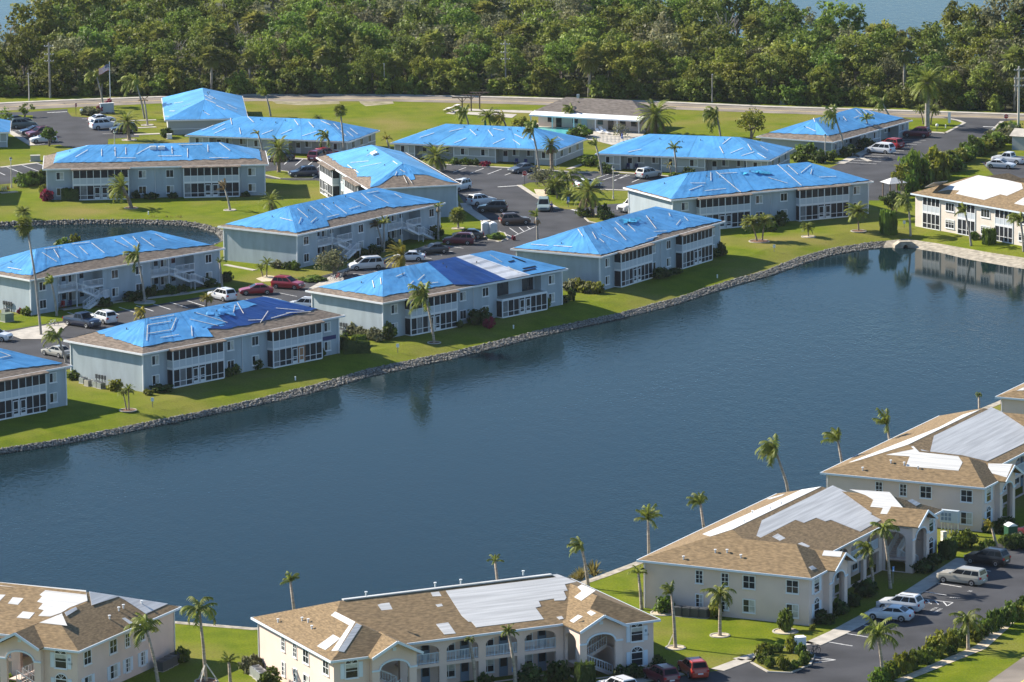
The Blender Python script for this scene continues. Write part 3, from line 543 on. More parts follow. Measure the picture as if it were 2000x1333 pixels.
def make_courtyard(wall):
    P = Proto(); rf = MB(); ks = list(PV); rf.add([PV[k] for k in ks], [tuple(ks.index(k) for k in f) for f in PF.values()])
    rf.add([PV[k] - V((0, 0, .02)) for k in ('N', 'BK', 'BK2', 'N2', 'F2', 'V2', 'V1', 'F1')], [tuple(range(8))])
    roof = P.add('roof', rf, 'shingle_brown')
    fs = MB(); e = [pl(0, 0), pl(9.2, 0), pl(9.2, 3), pl(27.1, 3), pl(27.1, 0), pl(36.3, 0), pl(36.3, 20.3), pl(0, 20.3)]
    for p, q in zip(e, e[1:] + e[:1]): d = (q - p).normalized() * .05; fs.bar(p - d + V((0, 0, -.1)), q + d + V((0, 0, -.1)), .13, .22)
    P.add('fascia', fs, 'trim_blue')
    o = lambda l: [(x - PL, y - PW) for x, y in l]
    P.add('wall', MB().prism(o([(.5, .5), (4.35, .5), (4.35, 5.3), (31.95, 5.3), (31.95, .5), (35.8, .5), (35.8, 19.8), (.5, 19.8)]), -.1, PH - .05), wall)
    for s in (0, 1):                          # gabled stair porches
        mx = (lambda x: x) if s == 0 else (lambda x: 36.3 - x)
        f = lambda a, b, d: pl(mx(a), -.15 + d, b)
        outer = [(4.35, 0), (9.15, 0), (9.15, 5.18), (6.75, 6.42), (4.35, 5.18)]
        P.add('gable_wall', MB().plate([outer, arch(5.15, 8.35, .02, 3.75, 4.6)], f, .35), wall)
        for xx, yy in ((8.85, None), (4.36, None)):
            if xx < 5: sw = MB(); q = [pl(mx(4.36), .21, z) for z in (0, 5.1)]; sw.box(min(pl(mx(4.36), 0).x, pl(mx(4.6), 0).x), max(pl(mx(4.36), 0).x, pl(mx(4.6), 0).x), pl(0, .2).y, pl(0, .5).y, 0, 5.1); P.add('side_wall', sw, wall)
            else: P.add('side_wall', MB().plate([[(.21, 0), (3.7, 0), (3.7, 5.0), (.21, 5.0)], arch(.7, 3.2, .02, 3.75, 4.5)], lambda a, b, d: pl(mx(8.85 + d), a, b), .3), wall)
        g = MB(); a = [pl(mx(4.0), -.95, 5.2), pl(mx(6.75), -.95, 6.62), pl(mx(9.5), -.95, 5.2), pl(mx(4.0), 3.4, 5.2), pl(mx(6.75), 3.4, 6.62), pl(mx(9.5), 3.4, 5.2)]
        lo_ = [p + V((0, 0, .12)) for p in a]; g.add(lo_ + a, [(0, 1, 4, 3), (1, 2, 5, 4), (6, 9, 10, 7), (7, 10, 11, 8), (0, 3, 9, 6), (2, 8, 11, 5)]); k = P.add('porch_roof', g, 'shingle_brown')
        bb = MB(); y = V((0, -.06, 0)); bb.bar(a[0] + y + V((0, 0, .02)), a[1] + y + V((0, 0, .02)), .1, .26); bb.bar(a[1] + y + V((0, 0, .02)), a[2] + y + V((0, 0, .02)), .1, .26); P.add('bargeboard', bb, 'trim_blue', k)
        md = MB(); ar = arch(5.15, 8.35, .02, 3.75, 4.6)[2:]
        for p, q in zip(ar, ar[1:]): md.bar(f(p[0], p[1] + .08, -.04), f(q[0], q[1] + .08, -.04), .1, .18)
        md.bar(f(4.3, 3.75, -.04), f(5.15, 3.75, -.04), .1, .18); md.bar(f(8.35, 3.75, -.04), f(9.2, 3.75, -.04), .1, .18); P.add('moulding', md, 'trim_blue')
        st = MB(); rl = MB(); xa, xb = pl(mx(5.0), 0).x, pl(mx(7.9), 0).x; y0 = pl(0, .9).y
        flight(st, rl, (xa, .0), (xb, 1.37), y0, y0 + 1.1); st.box(min(xb, pl(mx(8.8), 0).x), max(xb, pl(mx(8.8), 0).x), y0, y0 + 2.4, 1.25, 1.37); flight(st, rl, (xb, 1.37), (xa, 2.74), y0 + 1.3, y0 + 2.4)
        st.box(min(xa, pl(mx(4.36), 0).x), max(xa, pl(mx(4.36), 0).x), y0, y0 + 2.4, 2.62, 2.74); k = P.add('staircase', st, 'wall_cream'); P.add('railing', rl, 'trim', k)
        for z in (1.35, 4.05): window(P, pl(mx(2.4), .5, z - (.0 if z < 2 else .12)), X, -Y_, 1.25, 1.35, 1, 2, True, 'trim_blue', (0, 1, .3) if z > 2 else None)
        P.add('gable_vent', MB().box(min(pl(mx(6.55), 0).x, pl(mx(6.95), 0).x), max(pl(mx(6.55), 0).x, pl(mx(6.95), 0).x), pl(0, -.2).y, pl(0, -.15).y, 5.6, 5.95), 'trim_blue')
    x = 9.6; bays_ = []
    loops = [[(9.2, 0), (27.1, 0), (27.1, 5.1), (9.2, 5.1)]]
    for i in range(4): a0 = 9.75 + i * 4.33; bays_.append((a0, a0 + 3.5)); loops += [arch(a0, a0 + 3.5, 2.75, 4.0, 4.75, 12), [(a0, .03), (a0 + 3.5, .03), (a0 + 3.5, 2.42), (a0, 2.42)]]
    P.add('arcade', MB().plate(loops, lambda a, b, d: pl(a, 3.45 + d, b), .35), wall); P.add('gallery_floor', MB().box(9.2 - PL, 27.1 - PL, pl(0, 3.8).y, pl(0, 5.3).y, 2.5, 2.74), wall)
    for a0, a1 in bays_:
        rl = MB(); railing(rl, pl(a0, 3.6, 2.75), pl(a1, 3.6, 2.75), 1.05, .16); P.add('railing', rl, 'trim_blue')
        for z in (1.3, 4.0): window(P, pl(a0 + 1.0, 5.3, z), X, -Y_, 1.35, 1.25, 2, 2, blind=(0, 1, .45)); door(P, pl(a0 + 2.8, 5.3, z - 1.27), X, -Y_, 'door_blue')
    for s in (0, 1):                          # end walls
        xx = .5 if s == 0 else 35.8; n = -X if s == 0 else X; u = -Y_ if s == 0 else Y_
        for y, w in ((2.4, 1.3), (7.4, 1.3), (10.2, .75), (13.2, .75)):
            for z in (1.45, 4.05): window(P, pl(xx, y, z), u, n, w, 1.3, 2, 2 if w > 1 else 3, shut='trim_blue' if s == 1 and z < 2 else None, blind=(.5, 1, 1) if z < 2 else None)
        dp = MB(); dp.tube([pl(xx + (-.06 if s == 0 else .06), 19.6, 0), pl(xx + (-.06 if s == 0 else .06), 19.6, 5.1)], .06, 6); P.add('downpipe', dp, 'trim')
    for x0 in (4.2, 12.4, 21.0, 29.2):           # lake side: screened porches and windows
        xc = x0 + 1.45; yw = 19.8
        for z in (1.35, 4.05): window(P, pl(x0 - 1.6, yw, z), -X, Y_, 1.9, 1.2, 3, 2 if z < 2 else 1, blind=(0, 1, .3) if z < 2 else None)
        fm = MB(); f = fr(pl(xc + 1.3, yw, 0), -X, Y_)
        for a in (-2.0, -.95, .05, 1.0, 2.0): fbox(fm, f, a - .06, a + .06, 0, 5.05, 0, .10)
        for z, h in ((0, .12), (.8, .07), (2.4, .35), (3.65, .08), (4.95, .12)): fbox(fm, f, -2, 2, z, z + h, 0, .09)
        k = P.add('screened_porch', fm, 'trim')
        for a0, a1 in ((-2.0, -.95), (-.95, .05), (.05, 1.0), (1.0, 2.0)):
            P.add('screen', MB().quad(f(a0, .12, .03), f(a1, .12, .03), f(a1, 2.4, .03), f(a0, 2.4, .03)), 'screen', k); P.add('screen', MB().quad(f(a0, 3.7, .03), f(a1, 3.7, .03), f(a1, 4.95, .03), f(a0, 4.95, .03)), 'screen', k)
        b = MB(); fbox(b, f, -2, 2, 2.75, 3.65, .02, .07); P.add('balustrade', b, 'rail', k)
    return P
# ------------------------------------------------------------------ tarpaulins, battens, felt
def face_pt(D, face, s, t):
    L, W, he, hr = D; r = L - W
    e = {'F': ((-L, -W), (L, -W)), 'K': ((L, W), (-L, W)), 'E': ((-L, W), (-L, -W)), 'O': ((L, -W), (L, W))}[face]
    g = {'F': ((-r, 0), (r, 0)), 'K': ((r, 0), (-r, 0)), 'E': ((-r, 0), (-r, 0)), 'O': ((r, 0), (r, 0))}[face]
    a = V((*g[0], hr)).lerp(V((*g[1], hr)), s); b = V((*e[0], he)).lerp(V((*e[1], he)), s); return a.lerp(b, t)
def face_n(D, face):
    p = [face_pt(D, face, s, t) for s, t in ((.2, .9), (.8, .9), (.5, .1))]; n = (p[1] - p[0]).cross(p[2] - p[0]).normalized(); return n if n.z > 0 else -n
def tarp(root, D, face, s0, s1, d, m, seed, off=.05, rough=1.0):
    rnd = random.Random(seed); mb = MB(); n = face_n(D, face); wid = (face_pt(D, face, s1, 1) - face_pt(D, face, s0, 1)).length
    nu = max(6, int(wid / .32)); nv = 14; pan = []; k = 0; g = []
    while len(pan) <= nu:
        q = rnd.uniform(.86, 1.12); pan += [q] * rnd.randint(9, 20) + [q * .80]
    def dv(s):
        for (a, x), (b, y) in zip(d, d[1:]):
            if a <= s <= b: return x + (y - x) * (s - a) / max(1e-6, b - a)
        return d[-1][1]
    for i in range(nu + 1):
        s = s0 + (s1 - s0) * i / nu; dd = dv(s); x = s * wid * 2; dd += (noise.noise(V((x * .35, seed, 0))) * .035 + noise.noise(V((x * 1.3, seed, 3))) * .012) * rough if dd < .985 else 0
        for j in range(nv + 1):
            p = face_pt(D, face, s, min(dd, 1.0) * j / nv)
            w = noise.noise(V((x * .5, j * .5 * wid / 15, seed))) * .035 + abs(noise.noise(V((x * .9, j * .12, seed + 9)))) * .08
            edge = 1 if 0 < i < nu else .3; g.append(p + n * (off + w * edge * (1 if j else .25) * rough))
    fs = [(i * (nv + 1) + j, (i + 1) * (nv + 1) + j, (i + 1) * (nv + 1) + j + 1, i * (nv + 1) + j + 1) for i in range(nu) for j in range(nv)]
    for q, ff in enumerate(fs): pass
    mb.v = g; mb.f = fs; mb.t = [pan[q // nv] * (.72 if m == 'tarp_white' and (q % nv) % 3 == 1 else 1) for q in range(len(fs))]
    o = mb.obj('tarpaulin', m, root, True); return o
def batten(par, D, face, s, t, ang, ln, m='wood', w=.10):
    n = face_n(D, face); c = face_pt(D, face, s, t) + n * .15; u = (face_pt(D, face, .9, 1) - face_pt(D, face, .1, 1)).normalized(); v = n.cross(u); d = u * cos(R(ang)) + v * sin(R(ang))
    MB().bar(c - d * ln / 2, c + d * ln / 2, w, .06, n).obj('batten', m, par)
def pipes(root, D, l):
    for face, s, t in l:
        p = face_pt(D, face, s, t); mb = MB(); mb.tube([p - V((0, 0, .1)), p + V((0, 0, .24))], .06, 6); mb.tube([p + V((0, 0, .24)), p + V((0, 0, .3))], .1, 6); mb.obj('vent_pipe', 'dark_metal', root)
# ------------------------------------------------------------------ houses in place
def zoom(ox, oy, k, l): return [tuple((v / k + (ox if i % 2 == 0 else oy)) for i, v in enumerate(q)) for q in l]
def face_hit(root, D, px, py):
    L, W, he, hr = D; inv = root.matrix_world.inverted(); o = inv @ V((0, 0, CAMH)); d = (inv.to_3x3() @ ray(px, py)).normalized(); best = None
    for f in 'FKEO':
        n = face_n(D, f); p0 = face_pt(D, f, .5, .5)
        if n.dot(d) > -1e-4: continue
        t = (p0 - o).dot(n) / d.dot(n); h = o + d * t; e = {'F': h.y + W, 'K': W - h.y, 'E': h.x + L, 'O': L - h.x}; k = min(e, key=e.get)
        if k == f and e[k] > -.3 and h.z < hr + .1: best = (f, h, n); break
    return best
def battens_px(root, D, par, l, m='wood', w=.10):
    for (x0, y0, x1, y1) in l:
        c = face_hit(root, D, (x0 + x1) / 2, (y0 + y1) / 2)
        if not c: continue
        f, h, n = c; inv = root.matrix_world.inverted(); o = inv @ V((0, 0, CAMH)); e = []
        for (x, y) in ((x0, y0), (x1, y1)):
            d = (inv.to_3x3() @ ray(x, y)).normalized(); e.append(o + d * ((h - o).dot(n) / d.dot(n)) + n * .16)
        MB().bar(e[0], e[1], w, .03, n).obj('batten', m, par)
def house(name, label, E, th, D, proto, flip=False, group=None):
    L, W = D[0], D[1]; d = V((cos(th), sin(th), 0)); n = V((-sin(th), cos(th), 0)); c = V((E[0], E[1], 0)) + d * L + n * W
    r = thing(name, label, 'house', c, th + (pi if flip else 0), group); bpy.context.view_layer.update(); proto.place(r); return r
DB = (BL, BW, BH, BR); DS = (SL, SW, SH, SR)
two = make_two_storey(); two_open = make_two_storey(True); one = make_one_storey()
GB = 'two-storey blue-grey houses under blue tarpaulins'; GS = 'single-storey blue-grey houses under blue tarpaulins'
def vents(r, D, vis, seed):
    rnd = random.Random(seed); pipes(r, D, [(vis, rnd.uniform(.15, .85), rnd.uniform(.1, .35)) for _ in range(4)] + [('O' if vis == 'K' else 'E', .45, rnd.uniform(.4, .7))])
def full(r, D, dF, dE, seed, vis='F', m='tarp'):
    o = {}
    for f in 'FKEO': o[f] = tarp(r, D, f, 0, 1, (dF if f == vis else dE if f == ('O' if vis == 'K' else 'E') else [(0, .86), (1, .86)]), m, seed + ord(f))
    return o
# houses on the lake and the pond
h = house('two_storey_house', 'two-storey blue-grey house beside the pond, bright blue tarp with two pale skylights', (-77.7, 786.65), .08, DB, two, group=GB)
t = full(h, DB, [(0, .74), (.3, .77), (1, .74)], [(0, .72), (1, .78)], 11); vents(h, DB, 'F', 1)
battens_px(h, DB, t['F'], zoom(0, 0, 3.92, [(577, 1210, 672, 1155), (777, 1148, 778, 1202), (880, 1133, 882, 1202), (962, 1135, 963, 1190), (1045, 1188, 1142, 1133), (1315, 1128, 1318, 1185), (1208, 1202, 1390, 1200), (1435, 1142, 1436, 1213), (1368, 1115, 1550, 1112), (1590, 1115, 1592, 1170), (1600, 1215, 1750, 1215), (893, 1215, 1040, 1217), (1680, 1100, 1762, 1160)]))
for px in ((298.5, 290.8), (315.6, 290.8)):
    f, p, n = face_hit(h, DB, *px); mb = MB(); mb.box(p.x - .55, p.x + .55, p.y - .5, p.y + .5, p.z - .1, p.z + .38); k = mb.obj('skylight', 'trim', h); MB().box(p.x - .42, p.x + .42, p.y - .38, p.y + .38, p.z + .38, p.z + .44).obj('pane', 'blind', k)
h = house('two_storey_house', 'two-storey blue-grey house with outside stairs between the pond and the dark pickup truck', (-69.29, 677.6), .783, DB, two, True, GB)
t = full(h, DB, [(0, .86), (.12, .68), (.6, .66), (1, .82)], [(0, .88), (.8, .9), (1, .84)], 23, 'K'); vents(h, DB, 'K', 2)
battens_px(h, DB, t['K'], zoom(0, 300, 3.92, [(320, 765, 432, 835), (410, 740, 450, 805), (490, 738, 595, 808), (605, 718, 670, 778), (700, 692, 798, 768), (870, 670, 980, 725), (925, 648, 1022, 720), (1015, 643, 1072, 705), (1078, 648, 1180, 720), (1185, 620, 1278, 672), (60, 880, 165, 898), (340, 738, 475, 720), (550, 700, 685, 685)]))
h = house('two_storey_house', 'two-storey blue-grey house with outside stairs behind the white minivan and the grey-leaved tree', (-32.36, 715.56), .944, DB, two, True, GB)
t = full(h, DB, [(0, .92), (.22, .94), (.23, .74), (.7, .72), (.71, .8), (.85, .86), (1, .98)], [(0, .9), (1, .93)], 31, 'K'); vents(h, DB, 'K', 3)
battens_px(h, DB, t['K'], zoom(500, 300, 3.92, [(315, 428, 395, 497), (412, 408, 508, 475), (497, 388, 566, 440), (603, 400, 693, 467), (715, 343, 842, 406), (803, 312, 876, 378), (897, 326, 1015, 390), (540, 495, 632, 473), (710, 433, 792, 408), (418, 535, 463, 497), (325, 545, 345, 497), (1058, 312, 1113, 346), (845, 310, 935, 295), (185, 500, 280, 522)]))
h = house('two_storey_house', 'two-storey blue-grey house seen end-on, tarp torn open over its near hip', (-32.6, 797.1), R(-75), DB, two, group=GB)
t = full(h, DB, [(0, .82), (.4, .86), (.55, .74), (.7, .88), (.85, .7), (1, .93)], [(0, .8), (1, .8)], 41); bpy.data.objects.remove(t['O'])
t['O'] = tarp(h, DB, 'O', 0, 1, [(0, .95), (.08, .9), (.16, .52), (.42, .5), (.48, .72), (.56, .7), (.6, .5), (.85, .55), (.92, .86), (1, .95)], 'tarp', 44); vents(h, DB, 'F', 4)
battens_px(h, DB, t['F'], zoom(500, 0, 3.92, [(725, 1253, 865, 1240), (703, 1270, 738, 1297), (752, 1307, 788, 1330), (1050, 1240, 1085, 1265), (850, 1200, 925, 1150), (800, 1285, 960, 1255)])); battens_px(h, DB, t['O'], zoom(500, 300, 3.92, [(1065, 175, 1078, 145), (1100, 128, 1140, 150), (1128, 178, 1155, 233), (1160, 185, 1195, 235)]))
f, p, n = face_hit(h, DB, 730.5, 303); MB().bar(p + V((-1, 0, .3)), p + V((1, 0, .3)), .9, .3, n).obj('roof_vent', 'trim', h)
h = house('two_storey_house', 'lakefront blue-grey house with bright tarp and one teal torn patch on its roof', (13.22, 692.54), 1.019, DB, two, group=GB)
t = full(h, DB, [(0, .95), (.2, .97), (.42, .96), (.5, .84), (.7, .88), (1, .97)], [(0, .97), (1, .93)], 53); vents(h, DB, 'F', 5)
battens_px(h, DB, t['F'], zoom(1000, 300, 3.92, [(505, 585, 543, 640), (612, 608, 642, 660), (668, 660, 703, 688), (785, 575, 872, 670), (790, 530, 870, 600), (865, 530, 942, 603), (1025, 482, 1102, 583), (1085, 605, 1180, 600), (1025, 665, 1120, 640), (680, 625, 810, 683), (1255, 555, 1288, 515), (1318, 492, 1347, 522), (1200, 465, 1210, 487), (145, 702, 280, 712), (320, 712, 460, 722)]))
def torn(h, D, px, m, seed, par, n=9, sz=1.3):
    rnd = random.Random(seed); c = face_hit(h, D, *px); mb = MB()
    for _ in range(n):
        p = c[1] + c[2] * rnd.uniform(.12, .3) + V((rnd.uniform(-2, 2), rnd.uniform(-.9, .9), 0)); p += c[2] * ((c[1] - p).dot(c[2]) + rnd.uniform(.12, .32)); q = [p + V((sz * cos(a) * rnd.uniform(.4, 1), sz * .6 * sin(a) * rnd.uniform(.4, 1), 0)) for a in (0, 1.3, 2.5, 3.8, 5.1)]
        q = [x - c[2] * ((x - p).dot(c[2]) - rnd.uniform(-.08, .12)) for x in q]; mb.add(q, [(0, 1, 2, 3, 4)], rnd.uniform(.8, 1.3))
    mb.obj('torn_flap', m, par)
torn(h, DB, (1232, 434), 'tarp_teal', 3, t['F'])
h = house('two_storey_house', 'lakefront blue-grey house with a navy tarp panel beside a white one', (-17.95, 655.58), .8, DB, two_open, group=GB)
tarp(h, DB, 'F', 0, .43, [(0, .82), (.1, .80), (.43, .84)], 'tarp', 61); tarp(h, DB, 'F', .40, .665, [(.4, .86), (.5, 1), (.665, 1)], 'tarp_navy', 62, .09); tarp(h, DB, 'F', .655, .80, [(.655, 1), (.8, 1)], 'tarp_white', 63, .07, 1.3)
k = tarp(h, DB, 'F', .79, 1, [(.79, .99), (1, .99)], 'tarp', 64, .09); tarp(h, DB, 'E', 0, 1, [(0, .84), (1, .82)], 'tarp', 65); tarp(h, DB, 'O', 0, 1, [(0, .98), (1, .98)], 'tarp', 66); tarp(h, DB, 'K', 0, 1, [(0, .9), (1, .9)], 'tarp', 67); vents(h, DB, 'F', 6)
battens_px(h, DB, k, zoom(500, 300, 3.92, [(893, 980, 905, 1033), (955, 960, 960, 1010), (1070, 950, 1137, 922), (1158, 1028, 1205, 983), (1238, 978, 1288, 935), (1253, 1010, 1392, 993), (1790, 783, 1880, 838)])); battens_px(h, DB, k, zoom(840, 330, 5, [(585, 850, 700, 920), (755, 962, 860, 1025)])); battens_px(h, DB, k, zoom(840, 330, 5, [(800, 870, 930, 920), (905, 985, 1030, 960), (905, 1010, 1030, 985), (765, 918, 820, 905)]), 'tarp_navy', .3)
h = house('two_storey_house', 'lakefront blue-grey house with a boarded-up porch door and dark patched tarp', (-48.74, 619.02), .813, DB, two, group=GB)
tarp(h, DB, 'F', 0, .5, [(0, .80), (.3, .84), (.36, .90), (.361, .62), (.5, .66)], 'tarp', 71); k = tarp(h, DB, 'F', .36, 1, [(.36, .66), (.48, .76), (.7, .72), (1, .68)], 'tarp_navy', 72, .06); tarp(h, DB, 'F', .34, .82, [(.34, .6), (.48, .58), (.5, .28), (.7, .26), (.82, .2)], 'tarp', 75, .10)
tarp(h, DB, 'E', 0, 1, [(0, .62), (.5, .72), (1, .82)], 'tarp', 73); tarp(h, DB, 'O', 0, 1, [(0, .7), (1, .9)], 'tarp', 74); tarp(h, DB, 'K', 0, 1, [(0, .9), (1, .9)], 'tarp', 76); vents(h, DB, 'F', 7)
battens_px(h, DB, k, zoom(0, 580, 3.92, [(1130, 222, 1302, 195), (1128, 225, 1122, 345), (1135, 288, 1310, 260), (1310, 260, 1348, 168), (1228, 320, 1368, 297), (1463, 230, 1470, 310), (1450, 178, 1665, 228), (1500, 130, 1740, 205), (1145, 178, 1330, 147), (1815, 50, 1862, 135), (1780, 148, 1798, 70)])); battens_px(h, DB, k, zoom(500, 460, 5.127, [(200, 738, 480, 765), (148, 840, 340, 785), (300, 785, 548, 775), (40, 885, 118, 768), (-80, 860, 55, 855)]))
torn(h, DB, (428, 615), 'tarp', 5, k, 7, 1.1)
xq = 9.2; pw = MB().box(xq - .05, xq + 1.35, -BW - .62 , -BW - .55, .12, 2.42); pw.obj('plywood_board', 'plywood', h); MB().box(14.4, 17.6, -7.2, -7.1, 2.15, 2.7).obj('dark_panel', 'navy', h)
h = house('two_storey_house', 'blue-grey lakefront house cut off by the left edge, white porch doors facing the water', (-57.4 - 37.44 * cos(.80), 611.5 - 37.44 * sin(.80)), .80, DB, two, group=GB)
t = full(h, DB, [(0, .75), (.6, .72), (1, .9)], [(0, .8), (1, .8)], 81); vents(h, DB, 'F', 8); battens_px(h, DB, t['F'], zoom(0, 580, 3.92, [(5, 375, 190, 432), (0, 430, 80, 460), (0, 475, 75, 460), (150, 385, 175, 395), (305, 440, 328, 458)]))
h = house('two_storey_house', 'long blue-grey house with a smooth bright blue tarp, nearest the cream house on the right', (25.4, 746.0), .481, DB, two, group=GB)
t = full(h, DB, [(0, .98), (.5, .93), (.8, .98), (1, .95)], [(0, .97), (1, .97)], 91); vents(h, DB, 'F', 9)
battens_px(h, DB, t['F'], zoom(1000, 300, 3.92, [(1355, 288, 1455, 250), (1475, 292, 1635, 275), (1520, 150, 1522, 215), (1365, 233, 1480, 233), (1590, 160, 1720, 153), (1560, 145, 1750, 303)])); battens_px(h, DB, t['F'], zoom(1500, 300, 3.92, [(150, 95, 228, 165), (250, 155, 327, 93), (0, 190, 150, 235), (390, 188, 520, 182), (325, 165, 335, 125), (70, 90, 255, 252)])); torn(h, DB, (1476, 341), 'tarp_teal', 6, t['F'], 8, 1.2)
c = G(33, 402) + V((-7, 3.6, 0)); h = house('two_storey_house', 'blue-tarped house just beyond the left edge, seen by its shadow on the pond lawn', (c.x - 37.44 * cos(.05), c.y - 37.44 * sin(.05)), .05, DB, two, group=GB); full(h, DB, [(0, .8), (1, .8)], [(0, .8), (1, .8)], 171)
# single-storey houses
def single(label, E, th, seed, bat, d=None, m='tarp'):
    h = house('one_storey_house', label, E, th, DS, one, group=GS); t = {}
    for f in 'FKEO': t[f] = tarp(h, DS, f, 0, 1, (d or {}).get(f, [(0, .985), (.35, 1), (1, .99)]), m, seed + ord(f), .05, .7)
    for b in bat: battens_px(h, DS, t['F'], zoom(*b))
    vents(h, DS, 'F', seed); return h
e = G(362, 265, SH); single('low blue-grey house second from the flagpole, tarp dotted with white battens', (e.x, e.y), R(-19.5), 101, [(0, 0, 3.92, [(1545, 1005, 1635, 965), (1628, 1000, 1722, 953), (1637, 1030, 1728, 990), (1765, 910, 1775, 960), (1833, 985, 1843, 1033), (1897, 900, 1943, 943)]), (500, 0, 3.92, [(293, 922, 325, 965), (403, 940, 443, 982), (497, 932, 570, 963), (593, 953, 635, 997), (717, 988, 778, 1035), (693, 1010, 743, 1053), (645, 1008, 688, 1047), (355, 1048, 463, 1013), (190, 1035, 275, 997), (45, 1035, 130, 1003), (500, 1030, 535, 995)])])
e = G(763, 280, SH); single('low blue-grey house between the lawn and the lot with the covered car', (e.x, e.y), R(-21), 111, [(800, 180, 6.667, [(515, 525, 697, 483), (785, 497, 868, 572), (1022, 503, 1085, 583), (135, 602, 320, 543), (580, 675, 737, 610), (1085, 685, 1238, 615), (1365, 558, 1475, 612), (1345, 630, 1440, 697), (1560, 595, 1645, 662), (1920, 590, 2000, 640), (1090, 485, 1225, 515)])])
e = G(1163, 301, SH); single('low blue-grey house in front of the yellow-green round tree', (e.x, e.y), R(-19), 121, [(1000, 0, 3.92, [(1612, 1110, 1675, 1060), (1590, 1130, 1618, 1180), (1672, 1180, 1768, 1140), (1805, 1110, 1835, 1157), (1897, 1120, 1960, 1160), (1880, 1180, 1945, 1218), (890, 1170, 990, 1150), (1757, 1200, 1855, 1170)])])
e = G(1627, 278, SH); single('low blue-grey house beside the white minivan and the right-hand car park', (e.x, e.y), R(59), 131, [(1500, 0, 3.92, [(348, 910, 360, 940), (295, 980, 365, 1012), (670, 845, 715, 885), (728, 850, 770, 890), (765, 850, 815, 885), (575, 900, 600, 932), (655, 912, 695, 895)])], dict(F=[(0, .74), (.5, .8), (1, .86)], E=[(0, .78), (1, .72)]))
e = G(484, 232, SH); single('low blue-grey house end-on to the view, nearest the flag and the road', (e.x, e.y), R(95), 141, [(0, 0, 3.92, [(1335, 797, 1405, 787), (1300, 857, 1342, 857), (1395, 825, 1465, 800), (1565, 735, 1620, 768), (1597, 737, 1655, 768), (1655, 812, 1725, 845), (1740, 808, 1812, 842), (1745, 835, 1822, 865), (1565, 865, 1605, 888), (1250, 898, 1300, 898), (1570, 765, 1650, 798)])])
e = G(19, 259, SH); single('low house end with blue tarp poking in at the left edge beside the parked cars', (e.x - 31.2 * cos(R(5)), e.y - 31.2 * sin(R(5)), 0), R(5), 151, [])
# cream and peach houses
cream = make_courtyard('wall_cream'); peach = make_courtyard('wall_peach'); pale = make_courtyard('wall_pale'); GC = 'cream stucco houses with patched brown roofs'
def courtyard(label, c, th, proto, at):         # at: local eave corner that sits at c
    a = pl(*at); d = V((cos(th), sin(th), 0)); n = V((-sin(th), cos(th), 0)); r = thing('courtyard_house', label, 'house', V((c[0], c[1], 0)) - d * a.x - n * a.y, th, GC)
    bpy.context.view_layer.update(); r['roof'] = 0; ob = proto.place(r); del r['roof']; return r, ob[0]
def felt(h, roof, face, polys, m='felt', ox=0, oy=0, k=1):
    inv = h.matrix_world.inverted(); o = inv @ V((0, 0, CAMH)); a, b, c = [PV[q] for q in PF[face][:3]] if isinstance(face, str) else face; n = (b - a).cross(c - a).normalized(); n = n if n.z > 0 else -n
    for poly in polys:
        q = []
        for (x, y) in poly:
            d = (inv.to_3x3() @ ray(x / k + ox, y / k + oy)).normalized(); q.append(o + d * ((a - o).dot(n) / d.dot(n)))
        if face == 'MB':                     # keep the sheet on its own slope
            fp = [PV[k_] for k_ in PF[face]]; cen = sum(fp, V()) / 4
            for i in range(4):
                e0, e1 = fp[i], fp[(i + 1) % 4]; nn = n.cross(e1 - e0); nn = nn if nn.dot(cen - e0) > 0 else -nn; out = []
                for j in range(len(q)):
                    p0, p1 = q[j], q[(j + 1) % len(q)]; s0, s1 = nn.dot(p0 - e0), nn.dot(p1 - e0)
                    if s0 >= 0: out.append(p0)
                    if (s0 < 0) != (s1 < 0): out.append(p0.lerp(p1, s0 / (s0 - s1)))
                q = out
            if len(q) < 3: continue
        u = (q[1] - q[0]).normalized(); v = n.cross(u); fl = [V(((p - q[0]).dot(u), (p - q[0]).dot(v), 0)) for p in q]; mb = MB(); tp = [p + n * .035 for p in q]; N = len(q)
        mb.add(tp + q, [tuple(t) for t in geometry.tessellate_polygon([fl])] + [(i, (i + 1) % N, (i + 1) % N + N, i + N) for i in range(N)]); mb.obj('felt_patch', m, roof)
def ptc(*f): return [f[i:i + 2] for i in range(0, len(f), 2)]
def roof_vents(h, roof, face, l, m='trim'):
    a, b, c = [PV[q] for q in PF[face][:3]]; n = (b - a).cross(c - a); inv = h.matrix_world.inverted(); o = inv @ V((0, 0, CAMH))
    for (x, y) in l:
        d = (inv.to_3x3() @ ray(x, y)).normalized(); p = o + d * ((a - o).dot(n) / d.dot(n)); mb = MB(); mb.tube([p - V((0, 0, .1)), p + V((0, 0, .3))], .08, 6); mb.tube([p + V((0, 0, .3)), p + V((0, 0, .38))], .16, 8); mb.obj('roof_vent', m, roof)
c = G(646.3, 1291.8, PH); h, rf = courtyard('peach house with an arched gallery, nearest to the view at the bottom edge', c, R(25.5), peach, (0, 0))
